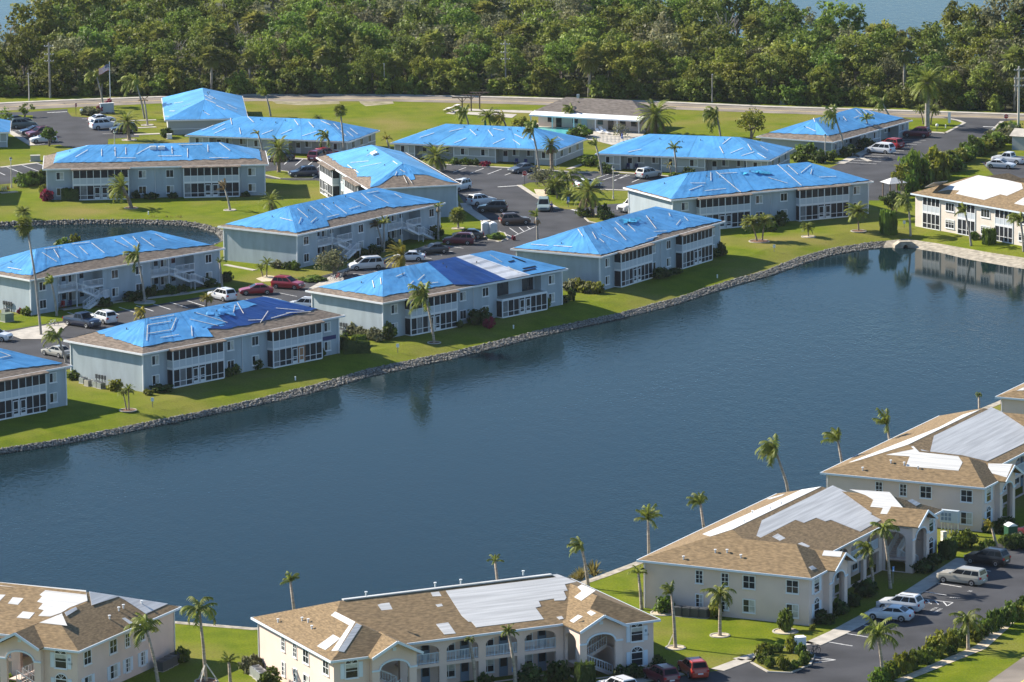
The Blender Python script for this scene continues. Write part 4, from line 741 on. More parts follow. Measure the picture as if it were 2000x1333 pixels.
felt(h, rf, 'MF', [ptc(868, 1151, 1088, 1122, 1126, 1137, 1103, 1142, 1108.7, 1154, 1101, 1155, 1106.5, 1168, 1103, 1173, 1083, 1174, 1082, 1170, 1052, 1174.6, 1057, 1185, 1046, 1187.5, 1062, 1210, 930, 1226, 920.5, 1215, 915, 1215, 902, 1203.6), ptc(736.6, 1181, 760, 1178, 766.7, 1190.7, 745, 1193), ptc(838.7, 1154, 855, 1153, 862.4, 1165, 845, 1165.6), ptc(850.6, 1182, 862.4, 1180, 865, 1184.3, 855, 1186.4), ptc(851.6, 1219.8, 875.3, 1216.5, 890.3, 1238, 867.8, 1240), ptc(1087, 1206, 1097, 1204, 1101, 1209, 1092.5, 1211)])
felt(h, rf, 'LS', [ptc(820, 570, 860, 537, 1045, 632, 985, 660), ptc(985, 664, 1040, 635, 885, 890, 825, 895), ptc(695, 850, 840, 745, 905, 780, 770, 885)], 'felt', 470, 1080, 4.651)
felt(h, rf, 'WF', [ptc(1050, 640, 1100, 662, 940, 905, 885, 893)], 'felt', 470, 1080, 4.651)
felt(h, rf, 'WI2', [ptc(1200, 315, 1240, 290, 1365, 345, 1235, 437, 1170, 405, 1240, 350)], 'felt', 870, 1080, 4.651)
g0 = [pl(36.3 - 9.5, -.95, 5.32), pl(36.3 - 6.75, -.95, 6.74), pl(36.3 - 6.75, 3.4, 6.74)]
felt(h, rf, g0, [ptc(1130, 620, 1205, 565, 1250, 580, 1165, 638), ptc(1285, 545, 1320, 525, 1370, 550, 1325, 575)], 'felt', 870, 1080, 4.651)
roof_vents(h, rf, 'LS', [(543, 1216), (590, 1213), (602, 1216), (609, 1229)])
rc = MB().bar(PV['R1'] + V((.3, .1, .05)), PV['R2'] + V((0, .1, .05)), .45, .12); rc.obj('ridge_strip', 'felt', rf); roof_vents(h, rf, 'MB', [(715, 1163), (850, 1145), (900, 1139), (1022, 1122)])
c = G(1585, 1130, PH); h, rf = courtyard('cream house with four dark air conditioners along its end wall', c, R(62.6), cream, (0, 0))
felt(h, rf, 'MB', [ptc(1617, 949, 1566, 957, 1500, 987, 1372, 1044, 1390, 1049, 1446, 1035)]); felt(h, rf, 'MB', [ptc(1498, 975, 1533, 965, 1527, 969, 1505, 976)])
felt(h, rf, 'MF', [ptc(1450, 1036, 1485.5, 1051, 1553.6, 1016, 1570, 1022, 1594, 1012, 1612, 1019, 1622.7, 1016, 1680, 1039, 1721, 1016, 1700, 1005, 1708, 1001, 1690, 990, 1685, 975, 1662, 965, 1626, 949), ptc(1508, 1049, 1519, 1043, 1534, 1052, 1523, 1057), ptc(1558, 1063, 1566, 1060, 1582, 1067.5, 1578, 1070)])
felt(h, rf, 'WI2', [ptc(195, 88, 455, 105, 545, 210, 540, 255, 395, 245, 412, 207, 330, 200, 350, 155, 300, 125)], 'felt', 1600, 930, 3.3075)
felt(h, rf, 'WF', [ptc(1420, 590, 1445, 580, 1472, 600, 1440, 610)], 'felt', 1150, 930, 3.308); felt(h, rf, 'WF2', [ptc(570, 160, 600, 150, 655, 180, 625, 195)], 'felt', 1600, 930, 3.3075)
felt(h, rf, [pl(4.0, -.95, 5.32), pl(6.75, -.95, 6.74), pl(6.75, 3.4, 6.74)], [ptc(1520, 482, 1640, 490, 1627, 525, 1507, 515)], 'felt', 1150, 930, 3.308); roof_vents(h, rf, 'LS', [(1335, 1093), (1397, 1080), (1420, 1080), (1447, 1090)]); roof_vents(h, rf, 'MB', [(1526, 986), (1504, 996), (1470, 1004), (1453, 1022)])
c = G(1923.5, 953.5, PH); h, rf = courtyard('cream house behind the green portable toilet, its roof mostly stripped to grey felt', c, R(62.8), cream, (0, 0))
felt(h, rf, 'MB', [ptc(1933, 795, 1880, 811, 1835, 835, 1658, 904, 1668, 902, 1725, 887, 1784, 868)]); felt(h, rf, 'LS', [ptc(1728, 889, 1784, 872, 1796, 884, 1872, 892, 1880, 904, 1872, 920, 1769, 911.5, 1777, 892)])
felt(h, rf, 'MF', [ptc(1789, 868, 1936, 796, 2003, 826, 2010, 862, 1928, 901.6, 1880, 890, 1800, 881)]); felt(h, rf, [pl(4.0, -.95, 5.32), pl(6.75, -.95, 6.74), pl(6.75, 3.4, 6.74)], [ptc(1765, 687, 1925, 690, 1888, 778, 1772, 745)], 'felt', 1400, 700, 3.333); roof_vents(h, rf, 'LS', [(1685, 919), (1740, 905), (1766, 909), (1793, 916)])
c = G(1944.5, 775, PH); h, rf = courtyard('cream house corner with brown roof just entering at the right edge', c, R(62.6), cream, (0, 20.3)); felt(h, rf, 'LS', [ptc(1985, 764, 2000, 757, 2000, 763)])
c = G(153.75, 1272.5, PH); h, rf = courtyard('peach house in the bottom left corner with numbers by its shuttered arched window', c, R(-26.1), peach, (36.3, 0))
felt(h, rf, 'MF', [ptc(168, 1154, 171, 1174, 136, 1187.5, 120, 1197.5, 98.75, 1205, 75, 1203.75, 86, 1192.5, 75, 1190, 84, 1179, 72.5, 1176, 82.5, 1165.5, 77.5, 1162.5, 90, 1152.5, 0, 1145, 0, 1138), ptc(-12, 1162, 11, 1162.5, 0, 1174, -20, 1173), ptc(25, 1167.5, 46, 1169.5, 35, 1182, 15.5, 1179.5), ptc(45, 1195, 68, 1197.5, 57, 1209.5, 32.5, 1207)])
felt(h, rf, 'WF2', [ptc(121, 1199, 131.5, 1223, 77, 1217)]); felt(h, rf, 'RS', [ptc(174, 1156, 328, 1180, 285, 1199.5, 243.75, 1172.5, 231, 1166, 179, 1183), ptc(238, 1208.5, 244, 1207, 262, 1218.5, 255, 1221), ptc(126, 1197, 148, 1186, 151, 1191, 130, 1204)]); roof_vents(h, rf, 'RS', [(214, 1209), (232, 1193), (241, 1188), (277, 1180)])
c = G(1779, 377.8, PH); h, rf = courtyard('cream house reflected in the lake at the right, large white patch on its roof', c, R(127), pale, (36.3, 20.3))
felt(h, rf, 'MB', [ptc(1918, 340.5, 1995, 359, 1998, 369, 1967, 383, 1954, 380, 1922, 391, 1867, 379, 1875, 372.7, 1852, 371, 1832, 375, 1857, 361), ptc(1981, 398, 2000, 386, 2000, 402)]); felt(h, rf, 'RS', [ptc(1806, 366.5, 1824, 357, 1852, 354, 1838, 362)])
# ------------------------------------------------------------------ plants
def leafcards(n, c, rad, sz, rnd, mb, tint=1.0, up=.35, flat=1.0):
    for _ in range(n):
        while True:
            d = V((rnd.uniform(-1, 1), rnd.uniform(-1, 1), rnd.uniform(-1, 1)))
            if d.length < 1: break
        p = c + V((d.x * rad.x, d.y * rad.y, d.z * rad.z)); nn = (d * 1.1 + V((rnd.gauss(0, .6), rnd.gauss(0, .6), rnd.gauss(0, .6) + up))).normalized()
        a = nn.cross(V((rnd.gauss(0, 1), rnd.gauss(0, 1), rnd.gauss(0, 1)))).normalized(); b = nn.cross(a); s = sz * rnd.uniform(.6, 1.35)
        mb.quad(p - a * s - b * s * .55, p + a * s * .3 - b * s * .7, p + a * s + b * s * .35, p - a * s * .2 + b * s * .75, tint=tint * rnd.uniform(.7, 1.3))
def crown(rx, ry, rz, zc, clumps, per, sz, seed, cr=.34, lo=-.8):
    rnd = random.Random(seed); mb = MB()
    for _ in range(clumps):
        while True:
            d = V((rnd.uniform(-1, 1), rnd.uniform(-1, 1), rnd.uniform(lo, 1)))
            if .25 < d.length < 1: break
        d = d * (.55 + .45 * rnd.random()) / max(.6, d.length ** .5); k = rnd.uniform(.65, 1.25) * cr
        leafcards(per, V((d.x * rx, d.y * ry, zc + d.z * rz)), V((rx, ry, rz * .8)) * k, sz, rnd, mb, rnd.uniform(.72, 1.28))
    return mb
def limbs(h, r, spread, n, seed, top=.9):
    rnd = random.Random(seed); mb = MB(); mb.tube([(0, 0, -.2), (rnd.uniform(-.1, .1), rnd.uniform(-.1, .1), h * .3), (0, 0, h * .5)], [r, r * .8, r * .6], 7)
    for i in range(n):
        a = 2 * pi * i / n + rnd.uniform(-.4, .4); e = spread * rnd.uniform(.5, .9); z = h * rnd.uniform(.62, top); s = h * rnd.uniform(.25, .48)
        mb.tube([(0, 0, s), (e * .45 * cos(a), e * .45 * sin(a), s + (z - s) * .6), (e * cos(a), e * sin(a), z)], [r * .5, r * .32, r * .12], 5, False)
    return mb
# shrubs: shared meshes, one object each
SHM = {}
def shrub_mesh(kind, shape, v):
    k = (kind, shape, v)
    if k not in SHM:
        if shape == 'box':
            rnd = random.Random(v + 77); mb = MB()
            for i in range(420):
                f = rnd.randrange(5); p = [rnd.uniform(-1, 1), rnd.uniform(-1, 1), rnd.uniform(0, 1)]; n = V((0, 0, 1))
                if f < 4: p[f // 2] = (1 if f % 2 else -1) * rnd.uniform(.88, 1.0); n = V((p[0] if f < 2 else 0, p[1] if f >= 2 else 0, .2))
                else: p[2] = rnd.uniform(.92, 1.02)
                n = (n + V((rnd.gauss(0, .4), rnd.gauss(0, .4), rnd.gauss(0, .4)))).normalized(); a = n.cross(V((rnd.gauss(0, 1), 1, rnd.gauss(0, 1)))).normalized(); b = n.cross(a); s = .15 * rnd.uniform(.7, 1.3); p = V(p)
                mb.quad(p - a * s - b * s, p + a * s - b * s, p + a * s + b * s, p - a * s + b * s, tint=rnd.uniform(.75, 1.25))
            mb.add([(x * .85, y * .85, z) for z in (0, .88) for (x, y) in ((-1, -1), (1, -1), (1, 1), (-1, 1))], [(4, 5, 6, 7), (0, 1, 5, 4), (1, 2, 6, 5), (2, 3, 7, 6), (3, 0, 4, 7)], .8)
        elif shape == 'spike':
            rnd = random.Random(v + 5); mb = MB()
            for i in range(70):
                a = rnd.uniform(0, 2 * pi); e = rnd.uniform(.25, 1.4); d = V((cos(a) * cos(e), sin(a) * cos(e), sin(e))); s = V((-sin(a), cos(a), 0)) * .05; m = V((0, 0, .1)) + d * .6; t = V((0, 0, .1)) + d * 1.05 - V((0, 0, .25 * cos(e)))
                mb.quad(V((0, 0, .05)) - s, V((0, 0, .05)) + s, m + s, m - s, tint=rnd.uniform(.7, 1.3)); mb.quad(m - s, m + s, t, tint=rnd.uniform(.7, 1.3))
        else:
            mb = crown(1, 1, .62, .48, 16, 22, .15, v * 13 + 7, .42, -.7); rnd = random.Random(v)
            leafcards(90, V((0, 0, .35)), V((.85, .85, .35)), .16, rnd, mb, .9)
        SHM[k] = mb.mesh('shrub', {'leaf': 'shrub_leaf', 'yellow': 'shrub_yellow', 'grey': 'shrub_grey', 'dark': 'shrub_dark', 'red': 'shrub_red', 'reed': 'reed'}[kind])
    return SHM[k]
srnd = random.Random(99)
def shrub(px, w, h, kind, label, shape='round', d=None, rz=None, name=None, group='shrubs round the houses', cat=None):
    p = GG(*px) if not isinstance(px, V) else px; o = link(name or ('hedge' if shape == 'box' else 'shrub'), shrub_mesh(kind, shape, srnd.randrange(3)))
    o.location = p; o.scale = (w / 2, (d or w) / 2, h); o.rotation_euler = (0, 0, srnd.uniform(0, 6.28) if rz is None else rz); return tag(o, label, cat or ('hedge' if shape == 'box' else 'shrub'), group)
# palms
def frond(mb, o, az, e0, ln, droop, rnd, wid=.16, lf=.5, k=12, hang=.35):
    p = V(o); e = e0; st = ln / k; path = [p.copy()]; base = rnd.uniform(.75, 1.25)
    for i in range(k):
        d = V((cos(az) * cos(e), sin(az) * cos(e), sin(e))); q = p + d * st; t = (i + .5) / k; side = V((-sin(az), cos(az), 0)); l = lf * (.35 + 1.3 * t * (1.12 - t) * 2.0) * rnd.uniform(.85, 1.1)
        for s in (-1, 1):
            tip = p + d * (l * .55) + side * (s * l * .72) + V((0, 0, -hang * l * rnd.uniform(.6, 1.4))); mb.quad(p, q + d * (wid * .3), tip, tint=base * rnd.uniform(.75, 1.25))
        mb.quad(p - side * .03, q - side * .03, q + side * .03, p + side * .03, tint=base * 1.15); p = q; e -= droop * (.5 + t) / k
    return p
def fan(mb, o, az, e0, ln, rnd, r=.75):
    d = V((cos(az) * cos(e0), sin(az) * cos(e0), sin(e0))); c = V(o) + d * ln; s = V((-sin(az), cos(az), 0)); mb.quad(V(o) - s * .025, c - s * .025, c + s * .025, V(o) + s * .025)
    u = d; base = rnd.uniform(.7, 1.3)
    for i in range(9):
        a = -1.9 + 3.8 * i / 8; b = a + .5; m = u * cos(a) + s * sin(a); n2 = u * cos(b) + s * sin(b); rr = r * rnd.uniform(.8, 1.1)
        mb.quad(c, c + m * rr * .7 + V((0, 0, -.05)), c + (m + n2) * .5 * rr * 1.25 + V((0, 0, -.32 * rr)), c + n2 * rr * .7 + V((0, 0, -.05)), tint=base * rnd.uniform(.85, 1.15))
def palm(label, base, top, kind='queen', r=None, wind=None, leaf=None, props=0, seed=0, bark=None, name='palm_tree', n=None, group='palm trees', skirt=False):
    b = GG(*base); rnd = random.Random(seed * 31 + int(base[0])); h = max(.5, hfrom(b, top[1])); sc = FPX / b.length
    dx = (top[0] - base[0]) / sc; root = thing(name, label, 'palm tree', b, 0, group); R_ = (r / sc) if r else 2.2; cen = V((dx, 0, h))
    tr = {'queen': .17, 'fan': .17, 'date': .30, 'pygmy': .09, 'bigdate': .42, 'bush': .12}[kind]; mb = MB(); bend = V((dx * .35, rnd.uniform(-.1, .1), h * .5)); mb.tube([(0, 0, -.2), (0, 0, .25), bend, cen], [tr * 1.5, tr * 1.12, tr * .95, tr * .75], 8)
    if kind in ('date', 'bigdate') or skirt: mb.tube([cen - V((dx * .25, 0, min(1.4, h * .4))), cen - V((0, 0, .4)), cen + V((0, 0, .15))], [tr * .95, tr * 1.7, tr * .7], 8)
    mb.obj('trunk', bark or ('palm_bark' if kind in ('date', 'bigdate', 'pygmy', 'bush') else 'grey_bark'), root, True); cm = MB(); N = n or {'queen': 20, 'fan': 34, 'date': 42, 'pygmy': 26, 'bigdate': 64, 'bush': 40}[kind]
    for i in range(N):
        t = i / max(1, N - 1); az = i * 2.39996 + rnd.uniform(-.3, .3); wx = 0
        if wind is not None:
            dl = (az - wind + pi) % (2 * pi) - pi; az = wind + dl * .55
        if kind == 'fan': fan(cm, cen, az, 1.35 - 2.35 * t + rnd.uniform(-.15, .15), R_ * .55 * rnd.uniform(.8, 1.1), rnd, R_ * .5)
        elif kind == 'queen' and N <= 14: frond(cm, cen, az, 1.5 - 1.0 * t + rnd.uniform(-.3, .3), R_ * 1.4 * rnd.uniform(.6, 1.1), .7 + 1.2 * rnd.random(), rnd, .15, R_ * .33, 12, .8)
        elif kind == 'queen': frond(cm, cen, az, 1.35 - 1.25 * t + rnd.uniform(-.35, .35), R_ * 1.6 * rnd.uniform(.65, 1.12), 1.2 + 1.3 * rnd.random(), rnd, .15, R_ * .33, 12, .7)
        elif kind in ('date', 'bigdate'): frond(cm, cen, az, 1.4 - 2.0 * t + rnd.uniform(-.15, .15), R_ * 1.12 * rnd.uniform(.85, 1.08), 1.15, rnd, .12, R_ * .2, 14, .2)
        else: frond(cm, cen, az, 1.3 - 1.5 * t + rnd.uniform(-.2, .2), R_ * 1.1 * rnd.uniform(.8, 1.1), 1.3, rnd, .12, R_ * .26, 10, .3)
    if N: cm.obj('crown', leaf or ('palm_fan' if kind == 'fan' else 'palm_leaf'), root)
    if skirt and N:
        dm = MB()
        for i in range(9): frond(dm, cen - V((0, 0, .2)), rnd.uniform(0, 6.28), -.6, R_ * .9, .9, rnd, .12, R_ * .25, 8, .6)
        dm.obj('dead_fronds', 'palm_dead', root)
    for i in range(props):
        a = 2.2 + i * 2 * pi / max(1, props); pm = MB(); pm.bar((cos(a) * 1.3, sin(a) * 1.3 - .4, 0), (0, 0, 1.9), .1); pm.obj('prop', 'wood', root)
    return root
def ring(px, r, m='sand', kerbm=True, z=None, label='pale kerbed planting ring round a tree foot'):
    p = GG(*px); mb = MB(); n = 20; z0 = gz(p.x, p.y)
    mb.add([(p.x + r * cos(2 * pi * i / n), p.y + r * sin(2 * pi * i / n), z0 + .03 + (0 if z0 == 0 else .1)) for i in range(n)], [tuple(range(n))]); struct('planting_bed', mb, m)
    k = [V((p.x + r * cos(2 * pi * i / n), p.y + r * sin(2 * pi * i / n), 0)) for i in range(n + 1)] ; kerb('bed_kerb', k + [k[1]], .16, .09, 'concrete', z0 + (0 if z0 == 0 else .08))
def tree(label, base, top, r, leaf, seed, trunks=1, clumps=34, per=26, sz=.20, name='broadleaf_tree', flat=.8, group='trees in the gardens'):
    b = GG(*base); h = hfrom(b, top[1]); sc = FPX / b.length; R_ = r / sc; dx = (top[0] - base[0]) / sc; root = thing(name, label, 'tree', b, 0, group); rnd = random.Random(seed)
    mb = limbs(h * 1.15, .2 * max(.6, R_ / 2), R_ * .8, 6, seed)
    if trunks > 1: mb.tube([(0, 0, -.2), (R_ * .25, .2, h * .5), (R_ * .4, .2, h)], [.14, .1, .05], 6)
    mb.obj('trunk', 'bark', root, True); c = crown(R_, R_, R_ * flat, h, clumps, per, sz, seed); c.v = [(x + dx * .8, y, z) for (x, y, z) in c.v]; c.obj('crown', leaf, root); return root
# -- palms on the far shore
P_ = palm
P_('queen palm beside the flagpole, crown reaching the top of the flag', (201.5, 207), (190, 150), 'queen', 19, pi, seed=1)
P_('tall queen palm left of the end-on low house', (282, 232), (268, 166), 'queen', 25, pi * .95, seed=2, n=22); P_('grey palm stump in a white gravel ring near the end-on low house', (288, 245), (283, 197), 'queen', 9, None, 'palm_dead', n=5, seed=3); ring((288, 245), 1.1, 'concrete')
P_('stout date palm beside the black parked car near the entrance', (252.5, 274), (248, 238), 'date', 27, seed=4, bark='palm_bark'); ring((252.5, 274), 1.3, 'sand')
P_('date palm on the parking island behind the long pond house', (544.6, 338), (546, 291), 'date', 30, seed=5, skirt=True)
P_('queen palm leaning in the wind at the left end of the far lawn', (528.5, 228), (520, 186), 'queen', 19, pi, seed=6, n=12)
P_('small palm top showing over the low house roof by the lawn', (621, 243), (621, 231), 'pygmy', 11, seed=7)
P_('tall slim fan palm rising in front of the far lawn', (673, 311), (666, 216), 'fan', 15, seed=8)
P_('broken palm with a few yellow fronds left of the low house door', (514, 305), (505, 262), 'queen', 11, pi, 'palm_yellow', n=6, seed=9)
P_('drooping queen palm before the low house with dotted tarp', (655, 311), (640, 268), 'queen', 17, pi, seed=10, n=16); P_('small drooping palm between two low houses by the lawn', (760, 291), (755, 272), 'queen', 11, None, 'palm_yellow', seed=11, n=10)
P_('bushy date palm at the left corner of the covered car lot', (863, 335), (851, 306), 'date', 33, seed=12)
P_('queen palm behind the low roof, beside the court slabs', (915, 247), (909, 222), 'queen', 19, pi * .9, seed=13); P_('full green palm behind the low roof, left of the teal parasol', (958, 248), (954, 228), 'bush', 21, seed=14); P_('yellowing palm behind the low roof, right of the teal parasol', (988, 249), (983, 234), 'queen', 17, pi, 'palm_yellow', seed=15)
P_('leaning palm whose trunk crosses the low blue roof near the pool', (1053, 333), (1041, 257), 'queen', 19, pi, seed=16); P_('date palm with a thick yellow skirted trunk by the low house', (1078, 332), (1076.5, 283), 'date', 20, seed=17, skirt=True, bark='palm_bark')
P_('twin-headed palm in front of the white clubhouse awning', (1135, 250), (1117, 216), 'queen', 15, pi, seed=18); P_('slim palm beside the twin palm at the clubhouse', (1134, 246), (1130, 203), 'queen', 8, None, n=7, seed=19)
P_('large date palm right of the clubhouse by the lawn', (1279, 262), (1280, 226), 'date', 39, seed=20, n=54, skirt=True)
P_('grey-green palm on the lawn left of the yellow-green tree', (1407, 268), (1400, 228), 'queen', 24, pi, seed=21, n=24); P_('slim palm at the gap between the two low houses by the pool', (1176, 343), (1164, 284), 'queen', 15, pi, seed=22, n=12)
P_('narrow palm before the middle low house with a yellow frond', (1322, 346), (1317, 290), 'queen', 14, None, seed=23, n=12); P_('low yellow palm at the foot of the narrow palm', (1311, 345), (1307, 322), 'pygmy', 10, None, 'palm_yellow', seed=24, n=9)
P_('ragged palm in front of the right-hand low house', (1651, 305), (1630, 228), 'queen', 22, pi, seed=25, n=20); P_('shorter palm against the brown eave of the right-hand low house', (1700, 281), (1692, 233), 'queen', 15, None, seed=26, n=14); P_('palm bent left over the far end of the right-hand low house', (1744, 252), (1724, 203), 'queen', 21, pi * .9, seed=27, n=15)
P_('tallest date palm, thick trunk, beside the right-hand entrance road', (1811, 250), (1811, 163), 'bigdate', 40, seed=28, bark='grey_bark'); P_('left of two small palms at the foot of the tallest date palm', (1803, 243), (1797, 214), 'bush', 14, seed=29); P_('right of two small palms at the foot of the tallest date palm', (1818, 244), (1823, 216), 'bush', 16, seed=30)
P_('leaning date palm on the lawn before the long pond house', (256, 407), (240, 366), 'date', 34, pi * .95, seed=31, n=36); ring((256, 407), 1.1, 'mulch'); P_('broken palm with hanging dead fronds on the pond lawn', (449, 411), (440, 369), 'queen', 15, pi, 'palm_dead', n=9, seed=32); ring((449, 411), 1.0, 'concrete')
P_('spiky low palm on the pond rim at the left', (45, 428), (46, 415), 'bush', 18, seed=33); P_('tallest fan palm, thin leaning trunk crossing the left house', (80, 655), (59, 440), 'fan', 23, pi, seed=34, bark='grey_bark')
P_('windswept palm in front of the stairs house by the pond', (283, 591), (271, 503), 'queen', 23, pi, seed=35); ring((283, 591), 1.5, 'concrete'); P_('short palm by the left stairs of the pond house', (111, 617), (103, 553), 'queen', 18, pi, seed=36, n=12); P_('small palm at the right corner of the pond house', (434, 565), (430, 512), 'queen', 11, None, seed=37, n=9)
P_('squat yellowish palm beside the white hatchback', (403, 600), (404, 583), 'bush', 15, None, 'palm_yellow', seed=38); P_('palm crown peeping over the patched navy roof', (283, 634), (281, 613), 'queen', 17, pi, 'palm_yellow', seed=39)
P_('small date palm on the lawn behind the teal-shaded house', (532, 413), (530, 393), 'date', 25, seed=40, n=30); P_('left palm of the pair before the middle stairs house', (748, 492), (738, 442), 'queen', 14, pi, 'palm_dead', seed=41, n=10); P_('right palm of the pair before the middle stairs house', (750, 493), (751, 437), 'queen', 15, None, seed=42, n=13)
P_('thin palm with hanging dead fronds at the stairs house corner', (856, 468), (857, 404), 'queen', 11, None, seed=43, n=8, skirt=True); P_('round fan palm in a ring left of the portable toilets', (895, 447), (894, 420), 'fan', 18, seed=44, n=44); ring((895, 447), 1.0, 'sand')
P_('left stem of the small twin palms on the mulch bed', (513, 541), (508, 522), 'pygmy', 11, seed=45); P_('right stem of the small twin palms on the mulch bed', (521, 541), (522, 515), 'pygmy', 16, seed=46)
P_('yellow-green date palm rising behind the navy-panelled roof', (783, 535), (788, 503), 'date', 36, pi, 'palm_yellow', seed=47, n=34); P_('lakefront queen palm before the navy-panelled house', (848, 671), (833, 582), 'queen', 33, pi * .95, seed=48, n=22, bark='pale_bark'); ring((848, 671), .9, 'mulch')
P_('broken-headed palm beside the driveway junction', (1050, 471), (1049, 424), 'queen', 15, pi, seed=49, n=8, skirt=True); P_('leaning date palm on the small driveway island', (1158, 423), (1150, 374), 'date', 38, seed=50, n=48, skirt=True)
P_('palm in the planted bed nearest the white tanks', (1112, 386), (1107, 348), 'queen', 22, None, seed=51, n=22); P_('low palm in the planted bed beside the blue sign', (1108, 398), (1112, 382), 'bush', 19, seed=52); P_('bushy palm in the middle of the planted bed', (1088, 388), (1085, 362), 'bush', 24, seed=53)
P_('left stem of the dense lakeside palm pair in a mulch ring', (1478, 471), (1467, 436), 'bush', 22, None, 'palm_fan', seed=54, n=56); P_('right stem of the dense lakeside palm pair in a mulch ring', (1489, 470), (1494, 432), 'bush', 20, None, 'palm_fan', seed=55, n=50); ring((1483, 472), 1.6, 'mulch')
P_('palm tip showing above the lakefront roof with a torn patch', (1383, 430), (1383, 418), 'bush', 16, None, 'palm_yellow', seed=56); P_('small round palm on the lawn, in a pale ring', (1579, 462), (1577, 444), 'pygmy', 15, seed=57, n=40); ring((1579, 463), 1.1, 'sand'); P_('broad palm on the lawn before the smooth tarp house', (1677, 451), (1675, 414), 'bush', 26, seed=58, n=58); ring((1677, 452), 1.2, 'mulch')
P_('shore palm by the culvert with a grey trunk', (1778.6, 462), (1773, 388), 'queen', 22, pi, seed=59, n=20); P_('windswept palm before the cream house by the lake', (1896.7, 481), (1884, 408), 'queen', 17, pi, seed=60, n=14); P_('palm at the right edge before the cream house', (1999, 492), (1993, 425), 'queen', 21, pi, seed=61, n=18)
P_('left stem of the small lakeside twin palms', (247, 803), (241, 766), 'pygmy', 13, seed=62, n=20); P_('right stem of the small lakeside twin palms', (252, 803), (252, 759), 'pygmy', 15, None, seed=63, n=22); ring((250, 803), 1.1, 'mulch'); P_('queen palm at the back corner of the patched navy house', (129, 709), (114, 660), 'queen', 24, pi * .9, seed=64, n=18)
# -- palms on the near shore
def N_(label, base, top, r, seed, wind=None, n=18, **k): return palm(label, base, top, 'queen', r, wind, seed=seed, n=n, bark='pale_bark', **k)
N_('near-shore palm behind the left end of the arched house', (578, 1242), (569, 1136), 19, 71, None, 13); N_('small ragged near-shore palm behind the middle of the arched house', (978, 1215), (968, 1096), 15, 72, None, 8); N_('near-shore palm standing by the brown reeds', (1149, 1149), (1136, 1068), 20, 73, pi)
N_('split-headed near-shore palm at the back corner of the first cream house', (1268, 1122), (1266, 1015), 27, 74, None, 12); N_('near-shore palm swept left above the first cream roof', (1379, 1085), (1368, 984), 24, 75, 2.6, 14); N_('near-shore palm with a full crown left of the second cream house', (1546, 1000), (1515, 882), 32, 76, pi, 24); N_('near-shore palm with a curved crown behind the second cream house', (1652, 975), (1636, 860), 27, 77, pi, 14); N_('near-shore palm nearest the right edge, crown bent left', (1744, 940), (1732, 828), 27, 78, pi, 14)
N_('headless palm trunk behind the felt-stripped roof', (1914, 890), (1911, 772), 6, 79, None, 0)
N_('slim palm on the near lawn by the seawall', (1253, 1191), (1247, 1120), 17, 80, None, 12); N_('propped palm on the near lawn, crown swept left', (1319, 1266), (1312, 1158), 21, 81, 2.6, 12, props=1); ring((1319, 1266), 1.0, 'sand'); N_('round-crowned palm in front of the air conditioners', (1406, 1242), (1407, 1163), 25, 82, None, 24, leaf='palm_fan'); ring((1406, 1242), 1.0, 'sand')
N_('tall palm before the far gable of the first cream house', (1739, 1150), (1725, 1034), 25, 83, None, 20); N_('palm before the gallery of the first cream house', (1706, 1160), (1699, 1079), 27, 84, pi, 15); N_('palm in the car park hedge at the bottom right', (1725, 1336), (1714, 1241), 36, 85, None, 22); N_('feathery young palm beside the car park hedge', (1891, 1270), (1889, 1213), 27, 86, None, 20)
N_('yellow-leaved small palm near the green portable toilet', (1946, 1073), (1936, 1030), 18, 87, pi, 12, leaf='palm_yellow'); N_('narrow palm in front of the arched gallery', (1008, 1345), (994, 1234), 14, 88, None, 22); N_('bare palm trunk in front of the arched gallery', (930, 1345), (918, 1250), 8, 89, None, 0)
N_('palm swept left beside the corner peach house', (310, 1345), (289, 1232), 37, 90, 2.75, 15); N_('propped palm on the near lawn between the peach houses', (402, 1331), (392, 1192), 34, 91, None, 18, props=3); ring((402, 1331), 1.1, 'mulch'); N_('short drooping palm on the near lawn between the peach houses', (450, 1338), (448, 1293), 18, 92, None, 14); N_('small yellowish palm under the corner peach house window', (84, 1345), (80, 1316), 18, 93, None, 10, leaf='palm_yellow')
# -- garden trees
tree('small round tree beside the white car in the left car park', (96, 286), (94, 262), 17, 'shrub_leaf', 3, 2); tree('sparse small tree near the left entrance road', (48, 229), (52, 212), 15, 'shrub_leaf', 4, 2, 18, 16); tree('sparse leaning tree at the left edge by the blue car', (4, 248), (6, 226), 22, 'shrub_leaf', 5, 2, 20, 16)
tree('yellow-green round tree behind the middle low house', (1467, 272), (1468, 236), 31, 'shrub_yellow', 6, 2, 44, 26); tree('grey-leaved spreading tree by the white minivan', (653, 539), (648, 508), 36, 'shrub_grey', 7, 2, 40, 24, .18, flat=.6); tree('pale olive tree in the planted bed behind the stop sign', (1067, 380), (1060, 344), 30, 'shrub_grey', 8, 2, 40, 24, .17)
tree('yellow-leaved tree over the white canopy by the hedge', (1762, 398), (1758, 335), 22, 'shrub_yellow', 9, 1, 26, 18); tree('dark tree beside the canopy and the shore palm', (1745, 430), (1742, 392), 26, 'shrub_dark', 10, 2, 36, 26); tree('leafless grey shrub tree in the poolside bed', (1212, 268), (1212, 256), 20, 'shrub_grey', 11, 2, 16, 16, .14)
